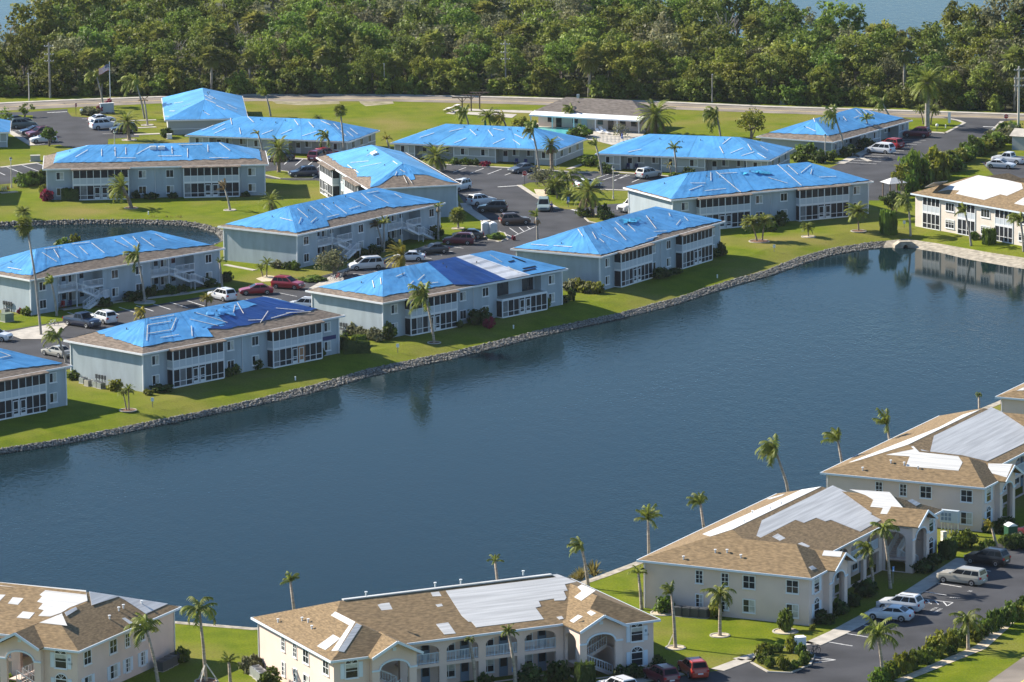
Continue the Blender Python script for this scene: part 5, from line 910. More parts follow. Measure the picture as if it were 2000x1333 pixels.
# -- shrubs and hedges
for a in (((145, 741), 2.6, 1.3, 'leaf', 'green shrub at the back end of the patched navy house'), ((223, 763), 2.3, 1.3, 'yellow', 'round yellow-green shrub right of the grey air conditioners'), ((289, 772), 1.3, .9, 'yellow', 'tiny yellow shrub at the corner of the patched navy house'), ((318, 766), 3.0, 1.2, 'dark', 'dark shrub under the corner window of the patched navy house'), ((444, 736), 1.5, 1.2, 'dark', 'left dark shrub between the porches of the patched navy house'), ((461, 732), 1.6, 1.2, 'leaf', 'right green shrub between the porches of the patched navy house'), ((503, 722), 1.8, 1.3, 'dark', 'dark shrub left of the boarded-up porch'), ((628, 697), 1.3, 1.2, 'dark', 'low dark shrub right of the boarded-up porch'), ((668, 683), 2.2, 2.0, 'dark', 'dark round shrub off the right corner of the patched navy house'),
          ((759, 663), 2.6, 2.3, 'leaf', 'round green shrub at the white corner post of the navy-panelled house'), ((934, 634), 3.9, 2.0, 'dark', 'largest dark shrub between the porches of the navy-panelled house'), ((898, 640), 1.2, 1.0, 'dark', 'small dark shrub left of the largest lakefront shrub'), ((956, 642), 1.8, 1.4, 'red', 'dark red shrub before the deck of the navy-panelled house'), ((1070, 602), 1.0, 1.3, 'leaf', 'tiny tree-like shrub right of the roofless porch'), ((1101, 592), 2.2, 1.3, 'dark', 'dark shrub at the right corner of the navy-panelled house'), ((1117, 588), 1.3, 1.9, 'dark', 'small round dark bush off the right corner of the navy-panelled house'),
          ((1288, 543), 3.6, 1.4, 'dark', 'dark shrub between the porches of the torn-patch house'), ((1316, 536), 2.6, 1.1, 'dark', 'lower dark shrub right of the first porch of the torn-patch house'), ((1393, 503), 2.4, 1.3, 'dark', 'dark shrub under the right windows of the torn-patch house'), ((1409, 500), 1.5, 1.9, 'dark', 'rounded dark bush at the right corner of the torn-patch house'), ((1525, 441), 2.8, 1.9, 'dark', 'dark shrub under the windows of the smooth tarp house'), ((1506, 452), 2.2, 1.8, 'leaf', 'green shrub behind the dense lakeside palm pair'),
          ((1903, 468), 1.8, 1.4, 'leaf', 'loose shrub between the windows of the reflected cream house'), ((1295, 1197), 2.4, 1.6, 'leaf', 'round shrub in a ring left of the dark air conditioners'), ((1397, 1206), 1.7, 1.8, 'yellow', 'yellow-green shrub right of the dark air conditioners'), ((1534, 1232), 1.9, 2.6, 'leaf', 'upright egg-shaped shrub at the lower corner of the first cream house'), ((1586, 1232), .8, .6, 'yellow', 'tiny plant beside the pavement corner'), ((1606, 1216), 3.0, 1.4, 'dark', 'dark shrub below the arched window of the first cream house'), ((1637, 1200), 2.6, 1.4, 'dark', 'dark shrub left of the near stair porch of the first cream house'), ((1664, 1185), 2.4, 1.5, 'dark', 'dark shrub right of the near stair porch of the first cream house'), ((1690, 1165), 3.0, 1.8, 'dark', 'dark shrub bank under the gallery of the first cream house'), ((1805, 1118), 2.8, 1.5, 'dark', 'dark shrub beside the far stair porch of the first cream house'), ((1822, 1103), 2.4, 1.4, 'dark', 'dark shrub under the far arched window of the first cream house'),
          ((1885, 1070), 3.0, 2.3, 'leaf', 'big bright green shrub before the second cream house'), ((1860, 1072), 2.4, 1.5, 'leaf', 'lower green shrub left of the big bright one'), ((1930, 1075), 1.8, 1.4, 'leaf', 'green shrub under the yellow-leaved small palm'), ((1968, 1066), 2.2, 1.3, 'leaf', 'green shrub in front of the green portable toilet'), ((1930, 1040), 1.6, 1.2, 'leaf', 'shrub below the lower end window of the second cream house'), ((1962, 1040), 3.0, 2.0, 'dark', 'dark shrub bank at the gable of the second cream house'),
          ((530, 1340), 2.2, 1.6, 'leaf', 'shrub at the left end wall of the arched house'), ((948, 1345), 1.6, 1.8, 'dark', 'dark shrub at a column of the arched gallery'), ((1040, 1340), 3.0, 1.9, 'dark', 'dark shrub bank right of the narrow gallery palm'), ((1085, 1334), 3.0, 2.0, 'dark', 'dark shrub bank left of the stair porch of the arched house'), ((1215, 1330), 2.0, 1.6, 'dark', 'dark shrub right of the stair porch of the arched house'), ((1245, 1322), 2.6, 1.4, 'dark', 'dark shrub under the arched right-hand window of the arched house'), ((1283, 1306), 2.2, 1.5, 'dark', 'dark shrub off the right corner of the arched house'), ((357, 1293), 1.9, 1.6, 'leaf', 'green shrub at the back corner of the corner peach house'), ((491, 1312), 2.6, 1.9, 'grey', 'grey-green shrub left of the arched house end wall'), ((12, 1345), 2.4, 1.5, 'leaf', 'bright shrub under the stair of the corner peach house'),
          ((53, 363), 4.6, 2.6, 'leaf', 'left half of the big round hedge beside the pond house'), ((76, 359), 4.4, 2.5, 'dark', 'right half of the big round hedge beside the pond house'), ((92, 392), 2.6, 1.9, 'red', 'reddish shrub at the left corner of the long pond house'), ((86, 380), 2.0, 1.9, 'yellow', 'yellow-green shrub behind the reddish one at the pond house'), ((296, 389), 2.6, 1.2, 'dark', 'wide dark shrub between the porches of the long pond house'), ((338, 388), 1.7, 1.2, 'dark', 'small dark shrub left of the second porch of the long pond house'), ((480, 384), 1.6, .9, 'dark', 'low shrub under the right windows of the long pond house'), ((266, 388), 1.5, 1.4, 'dark', 'dark shrub behind the leaning date palm'), ((122, 492), 2.6, 2.2, 'leaf', 'round shrub behind the pond house roof ridge'), ((146, 486), 1.8, 2.6, 'yellow', 'thin upright shrub behind the pond house roof ridge'),
          ((51, 616), 1.8, 1.2, 'leaf', 'shrub at the corner of the pond house by the white corner board'), ((39, 613), 1.0, .8, 'red', 'small reddish plant by the pond house end wall'), ((205, 600), 2.2, 1.6, 'dark', 'dark shrub at the foot of the left stairs'), ((262, 588), 4.2, 1.3, 'dark', 'long dark shrub under the middle windows of the pond house'), ((296, 579), 2.2, 1.4, 'dark', 'dark shrub left of the right stairs of the pond house'), ((335, 575), 2.2, 1.3, 'leaf', 'leafy shrub in front of the right stairs of the pond house'), ((356, 571), 1.6, 1.3, 'dark', 'dark round shrub under the right stairs of the pond house'), ((410, 560), 2.8, 1.2, 'dark', 'dark shrub at the right end of the pond house'), ((443, 551), 2.0, 1.8, 'dark', 'dark round shrub off the right corner of the pond house'),
          ((541, 524), 2.2, 1.2, 'grey', 'grey shrub on the end wall of the middle stairs house, left one'), ((563, 526), 1.7, 1.3, 'dark', 'dark round shrub on the end wall of the middle stairs house'), ((577, 528), 1.5, 1.5, 'leaf', 'green shrub nearest the end corner of the middle stairs house'), ((706, 503), 2.4, 1.6, 'dark', 'dark shrub right of the grey-leaved spreading tree'), ((732, 498), 2.6, 1.6, 'dark', 'dark shrub left of the palm pair at the middle stairs house'), ((762, 488), 2.6, 1.7, 'dark', 'dark shrub right of the palm pair at the middle stairs house'), ((847, 466), 3.2, 1.8, 'dark', 'dark shrub at the right end of the middle stairs house'), ((612, 549), 4.4, .8, 'leaf', 'low spreading shrub on the pale gravel island'), ((968, 468), 2.8, 1.1, 'leaf', 'low shrub in front of the portable toilets'), ((1003, 470), .7, .7, 'red', 'tiny plant at the island tip by the toilets'),
          ((1150, 324), 3.4, 1.9, 'leaf', 'round shrub at the left end of the middle low house'), ((1184, 338), 2.8, 1.5, 'dark', 'dark low shrub left of the middle low house porch'), ((1348, 347), 2.6, 1.5, 'dark', 'dark shrub right of the narrow palm at the middle low house'), ((1318, 348), 2.2, 1.0, 'leaf', 'low shrub round the foot of the narrow palm'), ((890, 322), 2.4, 1.2, 'leaf', 'green shrub before the covered-car low house, leftmost'), ((912, 323), 2.0, 1.3, 'leaf', 'mid shrub before the windows of the covered-car low house'), ((928, 324), 1.8, 1.2, 'dark', 'dark round shrub before the covered-car low house'), ((947, 325), 2.0, 1.0, 'red', 'brownish shrub left of the white low house door'), ((1035, 258), 3.0, 1.8, 'leaf', 'green shrub between the pool and the low roof, left'), ((1015, 254), 3.4, 2.0, 'yellow', 'bright green shrub behind the low roof near the pool'), ((1132, 268), 4.8, 2.1, 'leaf', 'dense dark-green shrub at the right end of the low roof by the pool'),
          ((1572, 308), 4.2, 2.2, 'leaf', 'broad shrub at the end of the right-hand low house'), ((1600, 318), 3.4, 2.2, 'dark', 'dark shrub left of the tall lamp by the low house'), ((1560, 316), 3.0, 1.8, 'leaf', 'shrub before the end wall of the right-hand low house'), ((1622, 314), 2.4, 1.6, 'leaf', 'shrub right of the tall lamp by the low house'), ((1656, 307), 3.0, 1.8, 'dark', 'dark shrub below the first door of the right-hand low house'), ((1690, 292), 3.6, 1.8, 'dark', 'dark shrub by the red car at the right-hand low house'), ((326, 269), 2.6, 2.0, 'dark', 'round dark shrub at the end wall of the end-on low house'), ((178, 225), 3.4, 1.6, 'grey', 'grey-green mound of shrubs left of the entrance sign'), ((196, 222), 1.8, 1.8, 'red', 'pink flowering shrub left of the entrance sign'), ((212, 216), 1.6, 1.9, 'red', 'pink flowering shrub behind the entrance sign'), ((168, 224), 2.0, 1.2, 'dark', 'brown low shrub on the entrance island'),
          ((1140, 424), 2.8, 1.4, 'leaf', 'low shrub left of the driveway island palm'), ((1184, 430), 3.0, 1.4, 'dark', 'low shrub right of the driveway island palm'), ((1178, 426), 2.0, 2.6, 'leaf', 'upright young plant right of the driveway island palm'), ((1083, 379), 3.2, 2.4, 'dark', 'dark shrub under the pale olive tree'), ((1946, 268), 2.0, 1.6, 'yellow', 'bright yellow shrub below the right-hand stop sign'), ((1958, 262), 2.6, 2.4, 'leaf', 'green shrub behind the right-hand stop sign'), ((1938, 272), 3.0, 1.6, 'grey', 'grey grassy shrub at the car park corner')):
    shrub(*a)
ringpx = [(1295, 1198), (1534, 1234)]
for p in ringpx: ring(p, 1.3, 'sand')
for px, w, h, d, rz, k, lb in (((696, 690), 3.4, 1.5, 1.0, .3, 'dark', 'clipped dark hedge block on the lawn edge between two lakefront houses'), ((701, 675), 2.0, 1.3, .9, .8, 'leaf', 'smaller green hedge behind the clipped dark block'), ((137, 392), 2.6, 1.8, 1.2, .08, 'dark', 'clipped dark hedge left of the first pond house porch'), ((1735, 457), 2.1, 3.3, 1.8, .4, 'leaf', 'tall clipped hedge block near the culvert'), ((1932, 477), 1.7, 2.2, 1.3, .6, 'leaf', 'small tall hedge block at the reflected cream house'), ((1850, 1090), 2.0, 1.8, 1.4, 1.1, 'dark', 'dark clipped block at the corner of the first cream house'), ((1143, 1342), 1.7, 2.3, 1.2, .4, 'dark', 'dark clipped block at the gable of the arched house'), ((1737, 262), 3.8, 2.0, 1.6, .6, 'dark', 'dark clipped hedge at the far end of the right-hand low house')):
    shrub(px, w, h, k, lb, 'box', d, rz)
def hedge_row(p0, p1, n, w, h, kind, label, grp, nm='hedge_shrub', jit=.5, rnd=random.Random(8)):
    a, b = GG(*p0), GG(*p1)
    for i in range(n):
        q = a.lerp(b, (i + .5) / n) + V((rnd.uniform(-jit, jit), rnd.uniform(-jit, jit), 0)); shrub(V((q.x, q.y, gz(q.x, q.y))), w * rnd.uniform(.8, 1.25), h * rnd.uniform(.75, 1.25), rnd.choice(kind), label, 'round', name=nm, group=grp)
hedge_row((683, 653), (743, 668), 5, 2.2, 1.5, ['grey'], 'pale green shrub in the low row along the navy-panelled end wall', 'low row at the navy-panelled house', jit=.15)
hedge_row((1104, 567), (1172, 574), 6, 2.3, 1.6, ['grey', 'yellow'], 'pale green shrub in the low row along the torn-patch end wall', 'low row at the torn-patch house', jit=.15)
hedge_row((1985, 272), (1795, 352), 15, 4.2, 3.0, ['leaf', 'yellow', 'grey', 'leaf'], 'overgrown olive shrub in the hedge beside the right-hand car park', 'hedge of the right-hand car park', jit=.9)
hedge_row((1850, 330), (1762, 385), 9, 4.2, 4.6, ['yellow', 'leaf', 'yellow'], 'tall yellow-green shrub at the lower end of the car park hedge', 'tall end of the car park hedge', jit=1.0)
hedge_row((1700, 1345), (2020, 1196), 14, 2.0, 2.0, ['leaf', 'leaf', 'yellow'], 'leafy green shrub in the row between car park and lower road', 'shrub row above the lower road', jit=.3); hedge_row((1740, 1330), (2010, 1196), 4, 1.3, 1.2, ['leaf'], 'leafy green shrub in the row between car park and lower road', 'shrub row above the lower road', jit=.5)
hedge_row((1975, 1076), (2030, 1060), 4, 2.4, 1.8, ['dark', 'leaf'], 'dark shrub in the bed behind the black car', 'bed behind the black car', jit=.3)
for i in range(11):
    a = 2 * pi * i / 11; c = G(1530, 1293); shrub(V((c.x + 2.3 * cos(a), c.y + 3.6 * sin(a), .1)), 1.35, 1.25 * (.8 + .3 * (i % 3)), ['leaf', 'leaf', 'yellow'][i % 3], 'green shrub in the ring round the white utility box', 'round', name='hedge_shrub', group='ring of shrubs round the utility box')
sheet('planting_bed', [pts([(1905, 1262), (1990, 1186), (2100, 1130), (2120, 1140), (2000, 1200), (1925, 1268), (1760, 1335), (1745, 1330)])], .03, 'sand')
for px, w, h in (((1135, 1135), 3.2, 1.6), ((1160, 1128), 3.6, 1.9), ((1122, 1140), 2.4, 1.2)): shrub(G(*px, WZ), w, h, 'reed', 'brown reed clump standing in the water by the near shore', 'spike', name='reed_clump', group='reeds at the near shore', cat='reeds')
for x in (300, 330, 350): shrub(G(x, 440, WZ), 4.0, 1.6, 'reed', 'brown reed clump on the far rim of the pond', 'spike', name='reed_clump', group='reeds on the pond rim', cat='reeds')
# ------------------------------------------------------------------ vehicles
CT = dict(  # length, width, belt profile (t from rear 0 to front 1, height), cabin t: rear base, rear roof, front roof, front base, roof height
    sedan=(4.7, 1.82, [(0, .62), (.02, .92), (.13, 1.0), (.3, .95), (.68, .96), (.72, .95), (.93, .78), (.985, .66), (1, .48)], (.10, .27, .50, .70), 1.44),
    suv=(4.65, 1.88, [(0, .72), (.015, 1.05), (.05, 1.06), (.3, 1.05), (.70, 1.08), (.74, 1.07), (.94, .95), (.985, .8), (1, .55)], (.02, .10, .52, .72), 1.72),
    van=(5.1, 1.98, [(0, .7), (.015, 1.02), (.05, 1.04), (.3, 1.02), (.76, 1.02), (.8, 1.0), (.95, .82), (.985, .7), (1, .5)], (.02, .09, .58, .80), 1.76),
    wagon=(5.1, 1.93, [(0, .75), (.012, 1.08), (.05, 1.1), (.3, 1.1), (.70, 1.1), (.74, 1.1), (.95, 1.02), (.99, .85), (1, .55)], (.012, .045, .54, .70), 1.70),
    pickup=(5.8, 2.0, [(0, .75), (.01, 1.12), (.05, 1.14), (.3, 1.14), (.70, 1.14), (.74, 1.16), (.95, 1.08), (.99, .9), (1, .6)], (.36, .40, .60, .71), 1.88))
def car_proto(kind, paint):
    Lc, Wd, prof, (rb, rr, fr_, fb), hr = CT[kind]; P = Proto(); L2 = Lc / 2; w = Wd / 2; X_ = lambda t: t * Lc - L2; mb = MB(); rings = []
    def belt(t):
        for (a, ha), (b, hb) in zip(prof, prof[1:]):
            if a <= t <= b: return ha + (hb - ha) * (t - a) / (b - a)
        return prof[-1][1]
    ts = sorted({0, .015, .05, .13, .2, .3, .45, .6, .7, .74, .82, .93, .985, 1.0}); k = 8
    for t in ts:
        z = belt(t); e = 1 - .16 * max(0, (abs(t - .5) - .42) / .08) ** 2; ww = w * e; zb = .24 + (.14 if t in (0, 1.0) else 0)
        rings.append([(X_(t), y, q) for y, q in ((-ww * .92, zb), (-ww, zb + (z - zb) * .35), (-ww * .99, zb + (z - zb) * .72), (-ww * .93, z), (ww * .93, z), (ww * .99, zb + (z - zb) * .72), (ww, zb + (z - zb) * .35), (ww * .92, zb))])
    for r in rings: mb.v += r
    for i in range(len(ts) - 1):
        for j in range(k): a, b = i * k + j, i * k + (j + 1) % k; mb.f.append((a, b, b + k, a + k))
    mb.f += [tuple(range(k)), tuple(range((len(ts) - 1) * k, len(ts) * k))]
    zb_ = lambda t: belt(t) - .01; wr_ = w * .74; wb = w * .91
    cab = [(rb, wb, zb_(rb)), (rr, wr_, hr - .05), (fr_, wr_, hr - .03), (fb, wb, zb_(fb))]
    b = len(mb.v); mb.v += [(X_(t), s * y, z) for t, y, z in cab for s in (-1, 1)]; mid = (rr + fr_) / 2
    mb.v += [(X_(rr + .02), s * wr_ * .86, hr) for s in (-1, 1)] + [(X_(fr_ - .03), s * wr_ * .86, hr + .01) for s in (-1, 1)]
    f = lambda *q: mb.f.append(tuple(b + i for i in q))
    f(0, 2, 4, 6); f(1, 7, 5, 3); f(0, 1, 3, 2); f(6, 4, 5, 7); f(2, 3, 9, 8); f(4, 10, 11, 5); f(2, 8, 10, 4); f(3, 5, 11, 9); f(8, 9, 11, 10)
    P.add('body', mb, paint, smooth=False)
    cv = [V(v) for v in mb.v[b:b + 8]]
    def pane(q, m0, m1, n0, n1, out, name):          # glass laid on a cabin face
        q = [V(p) for p in q]; A = lambda u, v: q[0].lerp(q[1], u).lerp(q[3].lerp(q[2], u), v); nn = (q[1] - q[0]).cross(q[3] - q[0]).normalized(); cen = V((0, 0, .9)); nn = nn if nn.dot(A(.5, .5) - cen) > 0 else -nn
        g = MB(); g.quad(*[A(u, v) + nn * .012 for u, v in ((m0, n0), (m1, n0), (m1, n1), (m0, n1))]); P.add(name, g, 'car_glass')
    pane((cv[6], cv[7], cv[5], cv[4]), .06, .94, .08, .93, 1, 'windscreen'); pane((cv[0], cv[1], cv[3], cv[2]), .08, .92, .12 if kind == 'sedan' else .2, .9, 1, 'rear_window')
    for s in (0, 1):
        q = (cv[0 + s], cv[6 + s], cv[4 + s], cv[2 + s]); parts = {'sedan': ((.07, .47), (.50, .90)), 'pickup': ((.08, .46), (.5, .9))}.get(kind, ((.05, .29), (.32, .58), (.61, .93)))
        for m0, m1 in parts: pane(q, m0, m1, .10, .84, 1, 'side_window')
    wr2 = .37 if kind in ('pickup',) else .33
    tm = MB(); tm.lathe([(wr2 * .62, -.11), (wr2 * .97, -.105), (wr2, -.06), (wr2, .06), (wr2 * .97, .105), (wr2 * .62, .11)], 16); rm = MB(); rm.lathe([(.05, .07), (wr2 * .3, .125), (wr2 * .64, .12), (wr2 * .66, .02)], 10)
    for v in (tm, rm): v.v = [(x, z, y) for (x, y, z) in v.v]
    tml = MB(); tml.v = [(x, -y, z) for x, y, z in tm.v]; tml.f = tm.f; rml = MB(); rml.v = [(x, -y, z) for x, y, z in rm.v]; rml.f = rm.f
    mt, mr, mrl = tm.mesh('tyre', 'tyre'), rm.mesh('rim', 'rim'), rml.mesh('rim', 'rim')
    for t in (.19, .82):
        for s in (-1, 1):
            k_ = P.add('wheel', mt, None, loc=(X_(t), s * (w - .085), wr2)); P.add('rim', mr if s > 0 else mrl, None, k_)
            ar = MB(); ar.add([(X_(t) + (wr2 + .07) * cos(pi * i / 10), s * (w * 1.004), wr2 + (wr2 + .07) * sin(pi * i / 10) - .02) for i in range(11)] + [(X_(t), s * w * 1.004, wr2 - .1)], [(i, i + 1, 11) for i in range(10)]); P.add('wheel_arch', ar, 'dark_metal')
    for s in (-1, 1):
        h = MB(); h.box(X_(.93), X_(.992), s * w * .72 - .17, s * w * .72 + .17, belt(.985) - .12, belt(.985) + .02); P.add('headlight', h, 'lamp_clear')
        r = MB(); r.box(X_(-.003), X_(.02), s * w * .78 - .13, s * w * .78 + .13, belt(.02) - .30, belt(.02) - .08); P.add('tail_light', r, 'lamp_red')
        m = MB(); m.box(X_(fb) - .28, X_(fb) - .1, s * (w + .1) - .09, s * (w + .1) + .09, zb_(fb) + .02, zb_(fb) + .17); P.add('mirror', m, paint)
    g = MB(); g.box(X_(.99), X_(1.003), -w * .5, w * .5, .42, belt(.985) - .12); P.add('grille', g, 'dark_metal'); g = MB(); g.box(X_(-.004), X_(.01), -.26, .26, .55, .68); P.add('number_plate', g, 'trim')
    if kind == 'pickup': P.add('load_bed', MB().box(X_(.02), X_(.345), -w * .82, w * .82, 1.12, 1.155), 'dark_metal')
    if kind in ('suv', 'van'):
        for s in (-1, 1): P.add('roof_rail', MB().box(X_(rr + .05), X_(fr_ - .06), s * wr_ * .84 - .025, s * wr_ * .84 + .025, hr, hr + .06), 'dark_metal' if kind == 'suv' else paint)
    return P
PAINT = {}
def paint(n, c, metal=0.0):
    PAINT[n] = mat('car_paint_' + n, c, 0.32, spec=.5, metal=metal, coat=.5); return PAINT[n]
for n, c in dict(white=(.62, .63, .64), silver=(.38, .39, .38), champagne=(.36, .34, .29), red=(.30, .008, .015), maroon=(.12, .008, .02), orange_red=(.36, .035, .015), black=(.010, .011, .013), navy=(.008, .016, .045), grey_green=(.09, .11, .10), brown=(.10, .05, .03), mint=(.22, .28, .26), charcoal=(.035, .038, .042), grey=(.075, .085, .10)).items(): paint(n, c)
CP = {}
def car(kind, col, front, rear, label, cat='car', name=None, sc=1.0):
    k = (kind, col)
    if k not in CP: CP[k] = car_proto(kind, PAINT[col])
    a, b = GG(*front), GG(*rear); d = a - b; c = (a + b) / 2; nm = name or {'sedan': 'parked_car', 'suv': 'parked_suv', 'van': 'parked_minivan', 'wagon': 'parked_wagon', 'pickup': 'pickup_truck'}[kind]
    r = thing(nm, label, cat, V((c.x, c.y, .03)), math.atan2(d.y, d.x), 'parked vehicles'); CP[k].place(r); r.scale = (1.06 * sc,) * 3; return r
_m = bpy.data.meshes
def lot(l, right, lat):                       # footprint helper: cars seen from the side sit across the view, (front, rear) in pixels
    return l
car('sedan', 'navy', (61, 240), (10, 243), 'dark blue car farthest back in the left car park'); car('suv', 'grey_green', (70, 249), (21, 251.5), 'grey-green crossover second from the back in the left car park'); car('sedan', 'navy', (42, 264), (88, 261), 'dark blue saloon with bright headlight, middle of the left car park'); car('suv', 'maroon', (56, 270), (96, 266), 'dark maroon car behind the small round tree'); car('sedan', 'white', (58, 280), (112, 277), 'long white car partly behind the small round tree')
car('sedan', 'white', (220, 238), (179, 241), 'white saloon beside the white off-roader near the entrance sign'); car('suv', 'white', (222, 251), (187, 253.5), 'white off-roader facing away from the entrance road', 'suv', sc=1.1); car('suv', 'black', (217, 261.5), (266, 259), 'black car behind the stout date palm', 'suv')
car('suv', 'navy', (574, 347), (610, 345), 'dark blue car in the shade beside the end-on tall house'); car('sedan', 'charcoal', (529, 316), (566, 313), 'dark car half hidden by the parking island palm'); car('van', 'maroon', (640, 308), (606, 318), 'dark red minivan seen from behind near the low house', 'minivan'); car('suv', 'red', (652, 306), (622, 311), 'red car roof beyond the dark red minivan')
car('sedan', 'grey', (1003, 339), (1036, 335), 'grey car under a fitted cover by the low house', name='covered_car'); car('suv', 'white', (880, 376), (915, 368), 'white crossover half hidden behind the end-on tall house', 'suv'); car('suv', 'white', (967, 397), (914, 403), 'white crossover with dark windows nearest the end-on tall house', 'suv'); car('suv', 'black', (937, 414), (988, 414), 'black crossover with a glaring windscreen', 'suv'); car('suv', 'brown', (1036, 437), (975, 440), 'brown crossover beside the portable toilets', 'suv')
car('van', 'mint', (1061, 421), (1063, 399), 'pale green minivan driving toward the view, person alongside', 'minivan', 'moving_minivan'); car('pickup', 'white', (1213, 416), (1262, 408), 'white truck nose showing left of the smooth tarp house', 'pickup truck'); car('suv', 'silver', (1282, 345), (1252, 350), 'silver crossover alone before the middle low house', 'suv'); car('sedan', 'white', (1166, 364), (1128, 369), 'white car screened by the planted bed')
car('suv', 'maroon', (868, 477), (925, 478), 'dark red car left of the portable toilets, nearest the view'); car('sedan', 'charcoal', (890, 467), (938, 466), 'dark car behind the dark red one by the toilets'); car('sedan', 'charcoal', (825, 497), (864, 494), 'dark saloon in the shade of the middle stairs house'); car('sedan', 'white', (768, 510), (830, 510), 'white saloon behind the yellow-green date palm'); car('van', 'white', (682, 528), (747, 524), 'white minivan beside the grey-leaved spreading tree', 'minivan')
car('suv', 'red', (589, 566), (537, 562), 'bright red crossover behind the navy-panelled roof', 'suv'); car('sedan', 'red', (475, 576), (525, 574), 'bright red saloon beside the red crossover'); car('suv', 'white', (415, 582), (453, 590), 'white hatchback behind the squat palm'); car('pickup', 'navy', (194, 643), (127, 632), 'dark blue pickup truck before the pond house stairs', 'pickup truck'); car('suv', 'white', (181, 625), (222, 635), 'white and black crossover beside the dark pickup', 'suv'); car('suv', 'white', (14, 667), (-34, 664), 'white car cut off by the left edge')
car('sedan', 'champagne', (87, 691), (136, 701), 'silver saloon behind the queen palm at the patched house'); car('suv', 'white', (574, 604), (612, 606), 'white car roof between the two lakefront roofs'); car('sedan', 'red', (598, 603), (640, 606), 'red car glimpsed beyond the white roof between lakefront houses')
car('suv', 'maroon', (1766, 267), (1816, 269), 'dark red crossover below the tallest date palm', 'suv'); car('suv', 'red', (1721, 287), (1759, 292), 'red crossover behind the white minivan on the right', 'suv'); car('van', 'white', (1690, 297), (1748, 302), 'white minivan in the right-hand car park', 'minivan'); car('pickup', 'white', (1938, 317), (2004, 322), 'white crew-cab pickup at the right edge', 'pickup truck'); car('sedan', 'white', (1974, 330), (1936, 328), 'white car behind the reflected cream house roof')
car('sedan', 'white', (1695, 1207), (1781, 1214), 'white saloon nearest the view in the bottom right car park'); car('suv', 'white', (1716, 1188), (1801, 1197), 'white crossover with a dark sunroof behind the saloon', 'suv'); car('wagon', 'champagne', (1835, 1134), (1922, 1145), 'boxy silver wagon with a pale roof', 'station wagon'); car('suv', 'black', (1888, 1097), (1968, 1107), 'black off-roader with a roof rack in the shade', 'suv'); car('suv', 'maroon', (1990, 1045), (2060, 1058), 'dark red car at the right edge behind the green toilet')
car('suv', 'orange_red', (1330, 1300), (1378, 1337), 'orange-red off-roader at the bottom edge', 'suv'); car('suv', 'maroon', (1262, 1318), (1320, 1346), 'dark red car in shade left of the orange-red off-roader'); car('suv', 'white', (1176, 1344), (1238, 1366), 'white car roof with rails cut off by the bottom edge')
# ------------------------------------------------------------------ other things
def at(px, z=0): p = GG(*px); return V((p.x, p.y, p.z + z))
def pole(label, base, top_y, r, m, name='utility_pole', cat='pole', arm=None, grp=None):
    b = at(base); h = hfrom(b, top_y); t = thing(name, label, cat, b, 0, grp); MB().tube([(0, 0, -.3), (0, 0, h)], [r, r * .7], 8).obj('shaft', m, t)
    if arm == 'cross':
        for z in (h - .7, h - 2.3, h - 3.6)[:3]:
            a = MB().bar((-.9, 0, z), (.9, 0, z), .12).obj('crossarm', 'pole', t)
            for x in (-.8, -.3, .3, .8): MB().lathe([(.05, 0), (.08, .08), (.03, .2)], 6, (x, 0, z + .06)).obj('insulator', 'trim', a)
    if arm == 'lamp':
        k = MB().bar((0, 0, h - .1), (0, -1.2, h + .1), .06).obj('arm', 'metal', t); MB().box(-.12, .12, -1.6, -1.1, h, h + .14).obj('lamp_head', 'metal', t)
    return t, h
pole('tall wooden power pole at the left edge of the wood', (98, 192), 84, .22, 'pole', arm='cross'); pole('short pale pole before the wood at the far left', (57, 198), 143, .12, 'lamp_post', arm='lamp'); pole('pale pole on the verge above the open lawn', (751, 183), 124, .12, 'lamp_post', arm='lamp'); pole('tall dark pole in the wood left of the clubhouse', (988, 182), 80, .18, 'pole', arm='cross'); pole('pole on the verge above the yellow-green round tree', (1391, 201), 145, .14, 'pole', arm='lamp'); pole('tall power pole with crossarms at the right edge', (1989, 255), 130, .24, 'lamp_post', arm='cross')
def lamp(label, base, top_y, globe=True):
    b = at(base); h = hfrom(b, top_y); t = thing('street_lamp', label, 'street lamp', b, 0, 'street lamps'); MB().lathe([(.16, 0), (.14, .4), (.09, .6), (.075, h - .4), (.1, h - .35)], 10).obj('post', 'lamp_post', t); k = MB().lathe([(.08, h - .35), (.2, h - .3), (.24, h - .05), (.1, h + .1)], 10).obj('lantern', 'globe', t); MB().lathe([(.27, h - .02), (.2, h + .12), (.04, h + .28)], 10).obj('cap', 'dark_metal', t)
lamp('pale lamp post beside the bicycles at the left', (22.5, 367), 310); lamp('lamp post on the lawn left of the smooth tarp house', (1198, 389), 328); lamp('thin lamp post before the right-hand low house', (1611.5, 318), 265); lamp('lamp post behind the pond house ridge by the entrance car park', (224, 285), 257)
for px, ty, lb in (((159, 226), 213, 'low round garden light on the entrance island'), ((1830, 256), 246, 'low round garden light by the kerb at the right-hand entrance')):
    b = at(px); t = thing('garden_light', lb, 'lamp', b, 0); MB().lathe([(.07, 0), (.06, .7)], 8).obj('post', 'dark_metal', t); MB().lathe([(.1, .7), (.26, .85), (.3, 1.05), (.2, 1.25), (.04, 1.32)], 10).obj('globe', 'globe', t)
